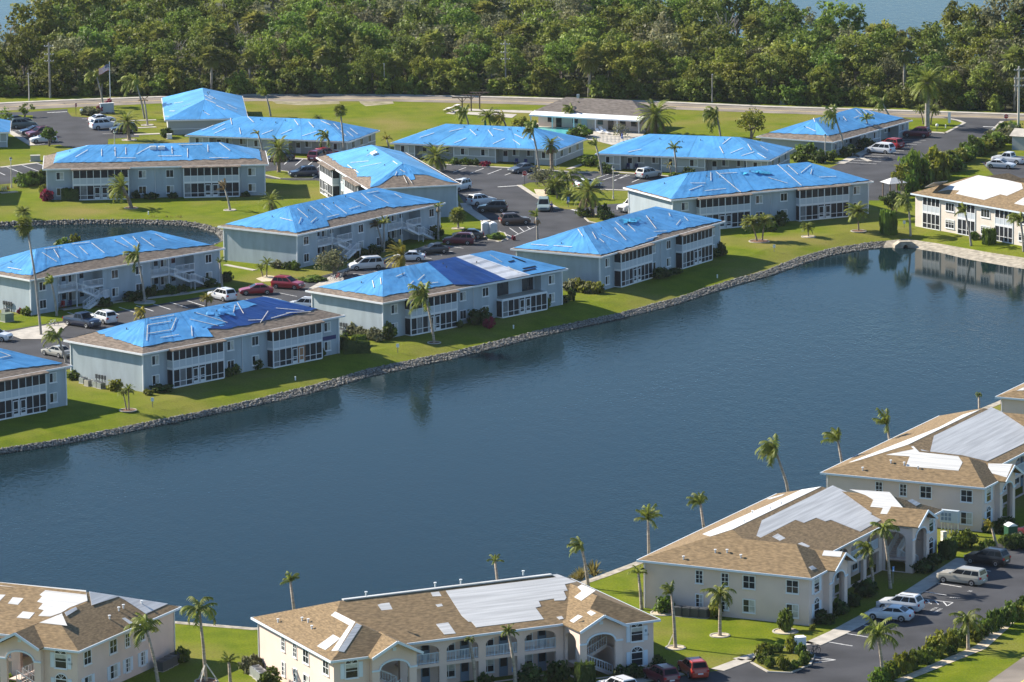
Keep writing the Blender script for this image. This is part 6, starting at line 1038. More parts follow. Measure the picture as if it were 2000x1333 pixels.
# flag
b = at((216, 215)); h = hfrom(b, 121); t = thing('flagpole', 'white flagpole flying a striped flag over the entrance', 'flagpole', b); MB().tube([(0, 0, -.2), (0, 0, h)], [.09, .05], 8).obj('shaft', 'trim', t); MB().lathe([(.02, h), (.1, h + .08), (.02, h + .2)], 8).obj('finial', 'yellow_paint', t)
fl = thing('flag', 'red and white striped flag with a blue starred corner', 'flag', b + V((0, 0, h - .45)))
def fp(u, v): return V((-.06 - 2.0 * u, .18 * sin(u * 7 + v), -1.25 * v - .75 * u + .12 * sin(u * 6)))
rd, wh, cn = MB(), MB(), MB()
for i in range(13):
    for j in range(10):
        if i < 7 and j < 4: continue
        (rd if i % 2 == 0 else wh).quad(fp(j / 10, i / 13), fp((j + 1) / 10, i / 13), fp((j + 1) / 10, (i + 1) / 13), fp(j / 10, (i + 1) / 13))
for i in range(7):
    for j in range(4): cn.quad(fp(j / 10, i / 13), fp((j + 1) / 10, i / 13), fp((j + 1) / 10, (i + 1) / 13), fp(j / 10, (i + 1) / 13))
rd.obj('red_stripes', 'red', fl); wh.obj('white_stripes', 'white', fl); k = cn.obj('canton', 'navy', fl); sm = MB()
for i in range(5):
    for j in range(6): c = fp(.03 + .37 * (j + .5) / 6.5, (i + .5) / 5 * .53); sm.add([c + V((r * cos(a), -.02, r * sin(a))) for a, r in [(pi / 2 + q * pi / 5, .045 if q % 2 == 0 else .018) for q in range(10)]], [tuple(range(10))])
sm.obj('stars', 'white', k)
b = at((209, 222)); t = thing('entrance_sign', 'pale blue-grey block sign on the entrance island', 'sign', b, R(20)); MB().prism([(-1.3, -.25), (1.3, -.25), (1.3, .25), (-1.3, .25)], 0, 1.9).obj('panel', 'wall_blue', t); MB().box(-1.45, 1.45, -.35, .35, -.05, .25).obj('plinth', 'rock', t); MB().box(-1.4, 1.4, -.3, .3, 1.9, 2.0).obj('cap', 'trim', t)
rockm = MB()
def sign(label, base, h, kind, rz=0.0, cat='sign'):
    b = at(base); t = thing('stop_sign' if kind == 'stop' else 'sign', label, cat, b, rz); MB().box(-.04, .04, -.03, .03, 0, h).obj('post', 'dark_metal' if kind == 'stop' else 'pole', t)
    if kind == 'stop':
        k = MB().plate([[(.42 * cos(pi / 8 + i * pi / 4), h + .2 + .42 * sin(pi / 8 + i * pi / 4)) for i in range(8)]], lambda a, b_, d: V((a, -.05 + d, b_)), .02).obj('plate', 'red', t); MB().plate([[(.46 * cos(pi / 8 + i * pi / 4), h + .2 + .46 * sin(pi / 8 + i * pi / 4)) for i in range(8)]], lambda a, b_, d: V((a, -.035 + d, b_)), .015).obj('border', 'white', t)
        o = link('lettering', text_mesh('STOP', .32, 'white'), k); o.location = (0, -.056, h + .2); o.rotation_euler = (pi / 2, 0, 0)
    else:
        w, hh, m = kind; k = MB().box(-w / 2, w / 2, -.06, -.03, h - hh, h).obj('plate', m, t)
        if m == 'sign_blue':
            MB().box(-w * .3, w * .3, -.066, -.06, h - hh * .95, h - hh * .6).obj('notice', 'white', k); o = link('symbol', text_mesh('&', .0001, 'white'), k) if False else None
            s = MB(); s.lathe([(.001, -.004), (.05, 0)], 8); s.v = [(x, -.065, h - hh * .12 + y) for x, y, z in s.v]; s.obj('symbol', 'white', k); MB().bar((0, -.068, h - hh * .2), (0, -.068, h - hh * .42), .05).obj('symbol', 'white', k)
sign('round-cornered red stop sign at the planted bed', (1025, 363), 1.9, 'stop'); sign('red stop sign at the right-hand entrance by the hedge', (1965, 250), 1.9, 'stop'); sign('red stop sign at the left entrance seen from its edge', (148.5, 225), 1.7, 'stop', 1.2)
sign('blue parking sign in front of the arched gallery', (1003, 1338), 1.9, (.34, .55, 'sign_blue'), R(20)); sign('blue parking sign by the gallery of the first cream house', (1744, 1140), 1.9, (.34, .55, 'sign_blue'), R(50)); sign('small blue sign in the planted bed', (1110, 405), 1.7, (.4, .9, 'sign_blue')); sign('small pale notice on the lakeside lawn by the patched house', (298, 796), 1.3, (.4, .5, 'trim_blue')); sign('small pale notice on the lawn between two lakefront houses', (777, 690), 1.3, (.4, .5, 'trim')); sign('small pale notice on the lawn by the round small palm', (1512, 493), 1.2, (.4, .5, 'trim')); sign('small notice beside the tall clipped hedge', (1766, 446), 1.2, (.4, .5, 'trim_blue')); sign('white upright sign at the right-hand entrance', (1854, 247), 2.6, (.5, 2.0, 'trim'))
for px, lb in (((577, 744), 'white utility marker in the shaded lawn of the patched house'), ((1003, 643), 'white utility marker on the shaded lawn by the navy-panelled house'), ((1401, 544), 'white utility marker on the shaded lawn by the torn-patch house'), ((290, 420), 'white utility marker on the sunny pond lawn'), ((1847, 250), 'white marker post at the right-hand entrance')):
    t = thing('utility_marker', lb, 'marker post', at(px)); MB().lathe([(.09, 0), (.09, .45)], 8).obj('post', 'trim', t); MB().lathe([(.11, .45), (.11, .55), (.03, .6)], 8).obj('cap', 'white', t)
# air conditioners and boxes
def ac(px, label, m='metal', s=.85, h=.8, rz=.8, grp='air conditioners'):
    t = thing('air_conditioner', label, 'air conditioner', at(px), rz, grp); c = s / 2; MB().box(-c, c, -c, c, .05, h).obj('casing', m, t); MB().box(-c - .06, c + .06, -c - .06, c + .06, 0, .05).obj('base', 'concrete', t)
    k = MB().lathe([(c * .85, h + .002), (c * .85, h + .03), (c * .6, h + .05)], 14).obj('fan_grille', 'dark_metal', t)
    sl = MB()
    for i in range(6): z = .14 + i * (h - .2) / 6; sl.box(-c - .01, c + .01, -c - .012, -c, z, z + .05)
    sl.obj('louvres', 'dark_metal', t)
for px, lb, m in (((163, 749), 'leftmost grey air conditioner at the patched house end wall', 'metal'), ((173, 754), 'squat tan box among the grey air conditioners', 'tan_metal'), ((188, 756), 'third grey air conditioner at the patched house end wall', 'metal'), ((197.5, 759), 'grey air conditioner nearest the yellow-green shrub', 'metal')): ac(px, lb, m)
ac((669, 655), 'grey air conditioner nearest the pale low hedge'); ac((663, 652), 'grey air conditioner half hidden by the patched navy house'); ac((11, 614), 'grey air conditioner behind the green box at the left')
for i, x in enumerate((1326, 1342, 1358.5, 1375)): ac((x, 1203 + i * 1.2), ['first dark air conditioner, by the ringed round shrub', 'second dark air conditioner from the ringed shrub', 'third dark air conditioner from the ringed shrub', 'fourth dark air conditioner, by the yellow-green shrub'][i], 'dark_metal', 1.0, 1.0, R(62))
for i, (x, y) in enumerate(((315, 1310), (325, 1305), (334, 1300), (345, 1294))): ac((x, y), ['nearest dark air conditioner at the corner peach house', 'second dark air conditioner at the corner peach house', 'third dark air conditioner at the corner peach house', 'farthest dark air conditioner at the corner peach house'][i], 'dark_metal', 1.0, 1.0, R(62))
for i, (x, y) in enumerate(((500, 1320), (507, 1326), (513, 1331))): ac((x, y), ['farthest air conditioner at the arched house end wall', 'middle air conditioner at the arched house end wall', 'nearest air conditioner at the arched house end wall'][i], 'metal', 1.0, 1.0, R(25))
def meters(px, label, n, rz, m='dark_metal'):
    t = thing('meter_stand', label, 'meter stand', at(px), rz); 
    for i in range(n): k = MB().box(i * .55 - .04, i * .55 + .04, -.04, .04, 0, 1.3).obj('post', m, t); MB().box(i * .55 - .16, i * .55 + .16, -.1, .06, .9, 1.45).obj('meter', m, k)
meters((189, 752), 'row of dark electric meters on the patched house end wall', 4, R(-43)); meters((666, 650), 'dark electric meters on the navy-panelled end wall', 3, R(-43)); meters((8, 607), 'dark electric meters on the pond house end wall', 4, R(-45))
def box_thing(name, label, cat, px, w, d, h, m, rz=0.0, lid='concrete'):
    t = thing(name, label, cat, at(px), rz); MB().box(-w / 2, w / 2, -d / 2, d / 2, .08, h).obj('casing', m, t); MB().box(-w / 2 - .12, w / 2 + .12, -d / 2 - .12, d / 2 + .12, 0, .08).obj('base', lid, t); MB().box(-w / 2 - .03, w / 2 + .03, -d / 2 - .03, d / 2 + .03, h, h + .05).obj('lid', m, t)
box_thing('utility_box', 'green metal transformer box on the lawn at the left', 'utility box', (14, 628), 1.5, 1.2, 1.15, 'box_green', .7); box_thing('utility_box', 'tan concrete box on the lawn left of the long pond house', 'utility box', (69, 315), 1.7, 1.1, 1.0, 'tan_metal', .1); box_thing('utility_box', 'white metal cabinet in the ring of shrubs', 'utility box', (1560, 1276), 1.3, .9, 1.7, 'trim', .3); box_thing('utility_box', 'small white cabinet at the end-on low house', 'utility box', (331, 272), .9, .6, .9, 'trim', .1); box_thing('utility_box', 'narrow wooden post box at the cream house corner', 'utility box', (1843, 1066), .5, .5, 1.6, 'wood', .5); box_thing('utility_box', 'small green box on the far verge at the right', 'utility box', (1528, 204), .8, .8, .9, 'box_green')
t = thing('wall_cabinet', 'tall grey cabinet with a fence panel on the pond house end wall', 'cabinet', at((50, 606)), R(-45)); MB().box(-.5, .5, -.35, .35, 0, 1.9).obj('casing', 'tan_metal', t); MB().box(-.42, .42, -.37, -.35, .1, 1.8).obj('door', 'metal', t)
t = thing('mailbox_cluster', 'blue-grey cluster mailbox on pale posts at the second cream house', 'mailbox', at((1855, 1043)), R(-27)); MB().box(-1.1, 1.1, -.3, .3, 1.35, 2.75).obj('cabinet', 'door', t)
for i in range(3):
    for j in range(2): MB().box(-.95 + i * .45, -.65 + i * .45, -.325, -.3, 1.6 + j * .5, 1.98 + j * .5).obj('letterbox_door', 'door_blue', t)
for x in (-1, -.6, -.2, .2, .6, 1.0): MB().box(x - .06, x + .06, -.06, .06, 0, 1.35).obj('post', 'wood', t)
# portable toilets
def loo(px, label, m, rz):
    t = thing('portable_toilet', label, 'portable toilet', at(px), rz, 'portable toilets'); MB().box(-.58, .58, -.58, .58, .08, 2.1).obj('cabin', m, t); MB().box(-.62, .62, -.62, .62, 0, .1).obj('base', 'dark_metal', t)
    rf = MB(); n = 8; ar = [(-.62 + 1.24 * i / n, 2.1 + .28 * sin(pi * i / n)) for i in range(n + 1)]; rf.plate([ar], lambda a, b, d: V((a, -.62 + d, b)), 1.24); rf.obj('roof', 'white', t); k = MB().box(-.42, .42, -.6, -.58, .15, 1.98).obj('door', m, t); MB().box(.28, .34, -.63, -.6, 1.0, 1.15).obj('handle', 'dark_metal', k)
    MB().tube([(-.4, .45, 2.1), (-.4, .45, 2.65)], .05, 6).obj('vent_pipe', 'dark_metal', t)
    for x in (-.45, 0, .45): MB().box(x - .03, x + .03, .58, .61, .2, 2.0).obj('rib', m, t)
loo((948, 462), 'left grey portable toilet of the pair on the island', 'loo_grey', .15); loo((963.5, 463), 'right grey portable toilet of the pair on the island', 'loo_grey', .15); loo((1974, 1062), 'dark green portable toilet with a white ribbed roof', 'loo_green', R(20))
# canopy by the hedge, shed at the right edge
t = thing('canopy', 'white hipped canopy on posts beside the car park hedge', 'canopy', at((1745, 388)), R(25)); h = 2.7
for x in (-1.3, 1.3):
    for y in (-1.2, 1.2): MB().box(x - .08, x + .08, y - .08, y + .08, 0, h).obj('post', 'wood_dark', t)
MB().add([(-1.7, -1.6, h), (1.7, -1.6, h), (1.7, 1.6, h), (-1.7, 1.6, h), (-.4, 0, h + .8), (.4, 0, h + .8)], [(0, 1, 5, 4), (1, 2, 5), (2, 3, 4, 5), (3, 0, 4), (3, 2, 1, 0)]).obj('roof', 'felt', t); MB().box(-.9, .9, -.7, .7, 0, 1.0).obj('counter', 'dark_metal', t)
t = thing('garden_shed', 'pale shed corner at the right edge above the white pickup', 'shed', at((2012, 292)), R(-30)); MB().box(-2.6, 2.6, -2, 2, 0, 2.5).obj('wall', 'wall_low', t); MB().add([(-3, -2.4, 2.5), (3, -2.4, 2.5), (3, 2.4, 2.5), (-3, 2.4, 2.5), (-3, 0, 3.6), (3, 0, 3.6)], [(0, 1, 5, 4), (2, 3, 4, 5), (1, 2, 5), (3, 0, 4), (3, 2, 1, 0)]).obj('roof', 'concrete', t)
# culvert
t = thing('culvert', 'grey concrete culvert mouth where the rocks meet the smooth bank', 'culvert', G(1768, 480, -.95), R(10)); n = 10
o_ = [(-1.9, -1.0), (1.9, -1.0), (1.7, -.1), (.9, .45), (-.9, .45), (-1.7, -.1)]; hole = [(-.4, -.9), (.4, -.9)] + [(.4 * cos(pi * i / n), -.45 + .4 * sin(pi * i / n)) for i in range(n + 1)]
MB().plate([o_, hole], lambda a, b, d: V((a, -.3 + d, b + .2)), 1.6).obj('headwall', 'pale_concrete', t); MB().quad((-.7, 1.1, -.9), (.7, 1.1, -.9), (.7, 1.1, .7), (-.7, 1.1, .7)).obj('pipe_shade', 'tyre', t)  # flat black sheet behind the hole stands for the shade inside the culvert
# pergola frames, picnic tables, court slabs, clubhouse, pool
for px, ty, lb in (((903, 225), 191, 'nearest dark timber T-post frame by the picnic tables'), ((920.5, 217), 186, 'middle dark timber T-post frame by the picnic tables'), ((937, 213), 181, 'farthest dark timber T-post frame by the picnic tables')):
    b = at(px); h = hfrom(b, ty); t = thing('timber_frame', lb, 'timber frame', b, R(-5), 'timber T-post frames'); MB().box(-.11, .11, -.11, .11, -.1, h).obj('post', 'wood_dark', t); MB().bar((-1.9, 0, h), (1.9, 0, h), .2).obj('beam', 'wood_dark', t)
    for s in (-1, 1): MB().bar((s * .75, 0, h - .1), (s * .05, 0, h - .85), .1).obj('brace', 'wood_dark', t)
for px, lb in (((877, 219), 'left picnic table on the pale slab'), ((893, 213), 'right picnic table on the pale slab')):
    t = thing('picnic_table', lb, 'picnic table', at(px), R(70), 'picnic tables'); MB().box(-1, 1, -.4, .4, .72, .78).obj('tabletop', 'wood', t)
    for y in (-.75, .75): MB().box(-1, 1, y - .14, y + .14, .42, .47).obj('bench', 'wood', t)
    for x in (-.75, .75): MB().bar((x, -.75, 0), (x, .3, .72), .1).obj('leg', 'wood_dark', t); MB().bar((x, .75, 0), (x, -.3, .72), .1).obj('leg', 'wood_dark', t)
sheet('court_slab', [pts([(870, 222), (893, 215), (905, 213), (915, 215), (885, 224)])], .03, 'concrete'); sheet('court_slab', [pts([(915, 213), (1040, 217), (1042, 222), (915, 217)])], .034, 'concrete'); sheet('court_slab', [pts([(915, 219), (1010, 224), (1000, 231), (912, 224)])], .04, 'concrete')
a_, b_ = G(1033, 224, 2.5), G(1250, 235.5, 2.5); an = math.atan2(b_.y - a_.y, b_.x - a_.x); Lc = (b_ - a_).length; t = thing('clubhouse', 'low white clubhouse with a grey roof and a long white awning', 'clubhouse', V((a_.x, a_.y, 0)), an)
MB().box(.6, Lc - .6, 2.8, 10.6, -.1, 2.9).obj('wall', 'wall_cream', t); MB().add([(0, 2.2, 2.9), (Lc, 2.2, 2.9), (Lc, 11.2, 2.9), (0, 11.2, 2.9), (4.5, 6.7, 5.1), (Lc - 4.5, 6.7, 5.1)], [(0, 1, 5, 4), (1, 2, 5), (2, 3, 4, 5), (3, 0, 4), (3, 2, 1, 0)]).obj('roof', 'shingle_dark', t)
MB().add([(0, 0, 2.45), (Lc, 0, 2.45), (Lc, 2.6, 2.98), (0, 2.6, 2.98), (0, 0, 2.2), (Lc, 0, 2.2), (Lc, 2.6, 2.85), (0, 2.6, 2.85)], [(0, 1, 2, 3), (0, 4, 5, 1), (4, 7, 6, 5), (0, 3, 7, 4), (1, 5, 6, 2)]).obj('awning', 'white', t)
for i in range(6): x = .3 + (Lc - .6) * i / 5; MB().box(x - .08, x + .08, .1, .26, 0, 2.2).obj('column', 'trim', t)
for x in (2.5, 4.2, 7.5, 9.3, 12.5, 14.6, 17.0, 19.2):
    k = MB().box(x, x + 1.1, 2.74, 2.8, .05 if x in (4.2, 9.3, 14.6) else .9, 2.1).obj('door' if x in (4.2, 9.3, 14.6) else 'window', 'door' if x == 9.3 else 'glass', t)
MB().box(Lc * .3, Lc * .32, 6.5, 6.9, 4.9, 5.7).obj('vent_pipe', 'metal', t)
sheet('pool_deck', [pts([(1020, 240), (1110, 243), (1250, 252), (1262, 258), (1255, 266), (1215, 282), (1195, 284), (1160, 275), (1100, 272), (1030, 266), (1000, 255)])], .05, 'concrete')
pp = pts([(1040, 250), (1118, 250.5), (1152, 256), (1108, 264.5), (1050, 263)]); sheet('pool', [pp], .07, 'pool'); kerb('pool_kerb', pp + [pp[0], pp[1]], .35, .14)
def parasol(px, ty, label, m='teal'):
    b = at(px); h = hfrom(b, ty); t = thing('parasol', label, 'parasol', b, 0, 'parasols'); MB().tube([(0, 0, 0), (0, 0, h)], .03, 6).obj('pole', 'metal', t); MB().lathe([(.05, h - 1.5), (.22, h - 1.2), (.17, h - .5), (.03, h)], 8).obj('canopy', m, t); MB().lathe([(.3, 0), (.28, .12), (.06, .16)], 10).obj('base', 'concrete', t)
parasol((948, 248), 232, 'furled teal parasol behind the low roof'); parasol((1210.5, 252), 232, 'furled teal parasol on the pool deck'); parasol((1215, 272), 260, 'furled dark blue parasol in the poolside bed', 'shirt')
def lounger(px, label, rz):
    t = thing('sun_lounger', label, 'sun lounger', at(px, .05), rz, 'poolside loungers'); MB().box(-.32, .32, -.6, .7, .32, .38).obj('seat', 'white', t); MB().add([(-.32, .7, .34), (.32, .7, .34), (.32, 1.2, .85), (-.32, 1.2, .85), (-.32, .72, .3), (.32, .72, .3), (.32, 1.24, .82), (-.32, 1.24, .82)], [(0, 1, 2, 3), (7, 6, 5, 4), (0, 4, 5, 1), (3, 2, 6, 7)]).obj('backrest', 'white', t)
    for x in (-.28, .28):
        for y in (-.5, .6): MB().box(x - .03, x + .03, y - .03, y + .03, 0, .32).obj('leg', 'white', t)
for i, (x, y) in enumerate(((1172, 262), (1180, 260), (1186, 263), (1178, 257.5))): lounger((x, y), ['lounger nearest the pool corner', 'second lounger from the pool corner', 'lounger nearest the poolside railing', 'lounger farthest from the railing, near the awning'][i], R(30))
def chair(px, label, m, rz=0.0, grp='garden chairs'):
    t = thing('garden_chair', label, 'chair', at(px, .05), rz, grp); MB().box(-.28, .28, -.28, .28, .38, .44).obj('seat', m, t); MB().box(-.28, .28, .24, .3, .44, 1.0).obj('backrest', m, t)
    for x in (-.25, .25):
        for y in (-.24, .24): MB().box(x - .03, x + .03, y - .03, y + .03, 0, .38).obj('leg', m, t)
        MB().box(x - .03, x + .03, -.26, .28, .6, .66).obj('armrest', m, t)
for px, lb, m in (((1094, 246), 'white chair under the clubhouse awning, left of the palm', 'white'), ((1116, 247), 'left of two white chairs right of the awning palm', 'white'), ((1122, 247.5), 'right of two white chairs right of the awning palm', 'white'), ((1064, 243), 'white chair at the left end of the awning', 'white'), ((1008, 322), 'left dark blue chair on the covered-car porch', 'navy'), ((1026, 323), 'right dark blue chair on the covered-car porch', 'navy'), ((1226, 331), 'left blue chair on the middle low house porch', 'navy'), ((1242, 332), 'right blue chair on the middle low house porch', 'navy'), ((1707, 262), 'red chair on the right-hand low house porch', 'red'), ((122, 602), 'red chair under the pond house left stairs', 'red'), ((136, 601), 'dark chair under the pond house left stairs', 'navy')): chair(px, lb, m, R(-20))
t = thing('poolside_railing', 'thin dark railing along the pool deck edge', 'railing', at((1170, 277)), R(-18)); q = MB()
for x in range(0, 9): MB().box(x * .75 - .04, x * .75 + .04, -.04, .04, 0, 1.1).obj('post', 'wood', t)
for z in (.5, 1.05): MB().bar((0, 0, z), (6, 0, z), .05).obj('rail', 'wood', t)
# bicycles and a rack of bikes
def bike(px, label, rz, m='metal', grp='parked bicycles'):
    t = thing('bicycle', label, 'bicycle', at(px, .02), rz, grp)
    for x in (-.52, .52): w_ = MB(); w_.tube([(x + .33 * cos(a * pi / 8), 0, .34 + .33 * sin(a * pi / 8)) for a in range(17)], .03, 5, False); w_.obj('wheel', 'tyre', t)
    f = MB(); [f.bar(p, q_, .045) for p, q_ in (((-.52, 0, .34), (-.1, 0, .3)), ((-.1, 0, .3), (-.22, 0, .82)), ((-.22, 0, .8), (.38, 0, .82)), ((-.1, 0, .3), (.38, 0, .82)), ((.52, 0, .34), (.36, 0, .98)), ((-.52, 0, .34), (-.22, 0, .75)))]; f.obj('frame', m, t); MB().bar((.36, -.28, 1.0), (.36, .28, 1.0), .04).obj('handlebar', 'dark_metal', t); MB().box(-.34, -.1, -.07, .07, .86, .93).obj('saddle', 'dark_metal', t)
for i, x in enumerate((0, 4, 8, 12, 16)): bike((x, 376 - i * .3), ['bicycle at the far left of the rack by the lamp post', 'second bicycle of the rack by the lamp post', 'middle bicycle of the rack by the lamp post', 'fourth bicycle of the rack by the lamp post', 'bicycle nearest the lamp post'][i], R(100 + i * 4), ('metal', 'trim', 'metal', 'trim', 'red')[i])
for i, (x, y) in enumerate(((652, 548), (660, 546), (668, 544), (676, 541))): bike((x, y), ['bicycle nearest the gravel island by the grey-leaved tree', 'second bicycle from the gravel island', 'third bicycle from the gravel island', 'bicycle farthest from the gravel island'][i], R(60), ('metal', 'red', 'metal', 'dark_metal')[i])
bike((1591, 1279), 'bicycle leaning beside the ring of shrubs', R(40), 'dark_metal'); bike((103, 637), 'white bicycle on the pale pad by the dark pickup', R(10), 'trim')
# a person walking beside the pale green minivan
def person(px, label, h, rz, shirt, trousers, sit=False):
    t = thing('person', label, 'person', at(px, .03), rz); k = h / 1.75
    J = [((0, 0, .95), .145), ((0, 0, 1.15), .14), ((0, 0, 1.38), .165), ((0, -.01, 1.50), .065), ((0, -.02, 1.58), .085), ((0, -.02, 1.68), .09), ((0, -.01, 1.745), .055), ((.10, 0, .90), .095), ((.11, -.10, .50), .06), ((.11, -.02, .09), .042), ((.11, -.16, .04), .035), ((-.10, 0, .90), .095), ((-.11, .12, .50), .06), ((-.11, .20, .10), .042), ((-.11, .08, .05), .035), ((.21, 0, 1.40), .06), ((.26, .06, 1.13), .045), ((.25, -.10, .90), .034), ((.25, -.16, .84), .03), ((-.21, 0, 1.40), .06), ((-.26, -.06, 1.13), .045), ((-.24, -.24, .95), .034), ((-.24, -.30, .91), .03)]
    E_ = [(0, 1), (1, 2), (2, 3), (3, 4), (4, 5), (5, 6), (0, 7), (7, 8), (8, 9), (9, 10), (0, 11), (11, 12), (12, 13), (13, 14), (2, 15), (15, 16), (16, 17), (17, 18), (2, 19), (19, 20), (20, 21), (21, 22)]
    n0 = len(J)
    for s, wr_i in ((1, 18), (-1, 22)):          # fingers
        w0 = V(J[wr_i][0])
        for q in range(5): J.append((tuple(w0 + V(((q - 2) * .016, -.02 if q else .02, -.055 if q else -.02))), .009)); E_.append((wr_i, len(J) - 1))
    def skin(vs, es, name, m, grow=1.0):
        me = bpy.data.meshes.new(name); me.from_pydata([tuple(c * k for c in p) for p, r in vs], es, []); o = link(name, me, t); md = o.modifiers.new('skin', 'SKIN'); md.use_smooth_shade = True
        for i, (p, r) in enumerate(vs): me.skin_vertices[0].data[i].radius = (r * grow * k, r * grow * k)
        me.skin_vertices[0].data[0].use_root = True; o.modifiers.new('sub', 'SUBSURF').levels = 1; dg = bpy.context.evaluated_depsgraph_get(); nm = bpy.data.meshes.new_from_object(o.evaluated_get(dg)); o.modifiers.clear(); o.data = nm; nm.materials.clear(); nm.materials.append(M[m]); nm.polygons.foreach_set('use_smooth', [True] * len(nm.polygons)); return o
    skin(J, E_, 'body', 'skin'); sub = lambda ids, es: ([J[i] for i in ids], [(ids.index(a), ids.index(b)) for a, b in es])
    skin(*sub([0, 1, 2, 15, 16, 19, 20], [(0, 1), (1, 2), (2, 15), (15, 16), (2, 19), (19, 20)]), 'shirt', shirt, 1.13); skin(*sub([0, 7, 8, 9, 11, 12, 13], [(0, 7), (7, 8), (8, 9), (0, 11), (11, 12), (12, 13)]), 'trousers', trousers, 1.16)
    hm = MB(); hm.lathe([(.1 * k, 1.68 * k), (.104 * k, 1.72 * k), (.085 * k, 1.77 * k), (.03 * k, 1.8 * k)], 10, (0, .012, 0)); hm.obj('hair', 'hair', t, True)
    fm = MB(); fm.add([V(p) * k for p in ((-.012, -.105, 1.655), (.012, -.105, 1.655), (0, -.13, 1.63), (0, -.1, 1.68))], [(0, 1, 2), (0, 3, 1), (0, 2, 3), (1, 3, 2)]); fm.obj('nose', 'skin', t)
    for s in (-1, 1): MB().lathe([(.012 * k, -.01), (.012 * k, .01)], 6, (s * .033 * k, -.098 * k, 1.672 * k)).obj('eye', 'dark_metal', t); MB().box(s * .088 * k - .012, s * .088 * k + .012, -.03, .01, 1.63 * k, 1.69 * k).obj('ear', 'skin', t)
    MB().box(-.025 * k, .025 * k, -.104 * k, -.095 * k, 1.605 * k, 1.613 * k).obj('mouth', 'red', t)
person((1077, 415), 'person in a blue shirt walking beside the pale green minivan', 1.75, R(20), 'shirt', 'trousers')
# house numbers on the peach and cream walls
for hs, lx, ly, rz, in ((h_, x_, y_, r_) for h_ in [o for o in C.objects if o.get('label', '').startswith(('peach house', 'cream house with four', 'cream house behind'))] for x_, y_, r_ in ((34.9, .44, 0.0),)):
    o = link('house_number', text_mesh('11500', .3, 'dark_metal'), hs); o.location = pl(lx, ly, 3.75); o.rotation_euler = (pi / 2, 0, 0); k = MB(); k.add([pl(lx, ly, 4.2) + V((.14 * cos(a * pi / 4), 0, .16 * sin(a * pi / 4))) for a in range(8)], [tuple(range(8))]); k.obj('plaque', 'door_blue', hs)
# ------------------------------------------------------------------ the wood behind the road
wr = random.Random(4242)
def base_y(x):                              # front edge of the wood
    P = ((-130, 922), (-99, 919), (-49, 918), (0, 913.5), (49, 897), (96, 881), (130, 870))
    for (a, ya), (b, yb) in zip(P, P[1:]):
        if x <= b: return ya + (yb - ya) * (x - a) / (b - a)
    return P[-1][1]
def back_y(x):                              # shore of the bay
    P = ((-130, 932), (-106, 936), (-101, 952), (-97.5, 1075), (30, 1085), (42, 1010), (52, 962), (76, 950), (96, 932), (130, 912))
    for (a, ya), (b, yb) in zip(P, P[1:]):
        if x <= b: return ya + (yb - ya) * (x - a) / (b - a)
    return P[-1][1]
WT = {}
def wood_proto(kind, v):
    k = (kind, v)
    if k in WT: return WT[k]
    s = v * 17 + len(kind) * 5; parts = []
    if kind in ('broadleaf', 'olive', 'greyleaf'):
        tall = {'broadleaf': 1.0, 'olive': .8, 'greyleaf': .9}[kind]; rx, ry, rz = 3.5 + .5 * (v % 3), 3.4, 3.1 + .4 * (v % 2); h = 5.6 * tall + .5 * (v % 3)
        c = crown(rx, ry, rz, h, 56 if kind != 'greyleaf' else 40, 44 if kind != 'greyleaf' else 30, .21, s, .25, -.98); parts = [('trunk', limbs(h * 1.15, .2, 2.7, 7, s).mesh('trunk', 'bark', True)), ('crown', c.mesh('crown', {'broadleaf': ('wood_leaf', 'wood_green')[v % 2], 'olive': 'wood_olive', 'greyleaf': 'wood_greyleaf'}[kind]))]
    elif kind == 'cabbage':
        rnd = random.Random(s); tm = MB(); h = 5.6 + (v % 3) * 1.2; tm.tube([(0, 0, -.2), (.15, .1, h * .5), (.1, 0, h)], [.24, .2, .18], 7); c = MB()
        for i in range(46): fan(c, V((.1, 0, h)), i * 2.4, 1.4 - 2.6 * i / 45 + rnd.uniform(-.15, .15), 1.25 * rnd.uniform(.8, 1.15), rnd, 1.05)
        parts = [('trunk', tm.mesh('trunk', 'grey_bark', True)), ('crown', c.mesh('crown', 'wood_palm'))]
    elif kind == 'bare':
        rnd = random.Random(s); m = limbs(7.5, .17, 2.6, 9, s, 1.0)
        for i in range(60):
            a = rnd.uniform(0, 6.28); r = rnd.uniform(.6, 2.2); p = V((r * cos(a), r * sin(a), rnd.uniform(3.2, 7))); m.bar(p, p + V((cos(a) * rnd.uniform(.4, 1.2), sin(a) * rnd.uniform(.4, 1.2), rnd.uniform(.3, 1.4))), .06)
        c = crown(2.6, 2.6, 2.6, 5.4, 10, 12, .2, s, .3); parts = [('trunk', m.mesh('trunk', 'grey_bark')), ('crown', c.mesh('crown', 'wood_greyleaf'))]
    else:                                   # thicket shrub
        c = crown(2.5, 2.1, 1.9, 1.9, 34, 40, .20, s, .30, -.98); leafcards(260, V((0, 0, .8)), V((2.3, 1.9, .9)), .24, random.Random(s), c); parts = [('crown', c.mesh('crown', ('wood_olive', 'wood_leaf', 'wood_green')[v % 3]))]
    WT[k] = parts; return parts
NAMES = dict(broadleaf=('broadleaf_tree', 'tree', 'dark green broadleaf tree'), olive=('broadleaf_tree', 'tree', 'yellow-green bushy tree'), greyleaf=('broadleaf_tree', 'tree', 'thin grey-green tree'), cabbage=('cabbage_palm', 'palm tree', 'wild fan palm'), bare=('bare_tree', 'tree', 'nearly leafless grey tree'), thicket=('wild_shrub', 'shrub', 'wild roadside shrub'))
def zone(x):
    return 'above the left car park' if x < -62 else 'above the house by the flag' if x < -38 else 'above the open lawn' if x < -10 else 'above the clubhouse' if x < 28 else 'above the right-hand low houses' if x < 66 else 'above the right-hand entrance'
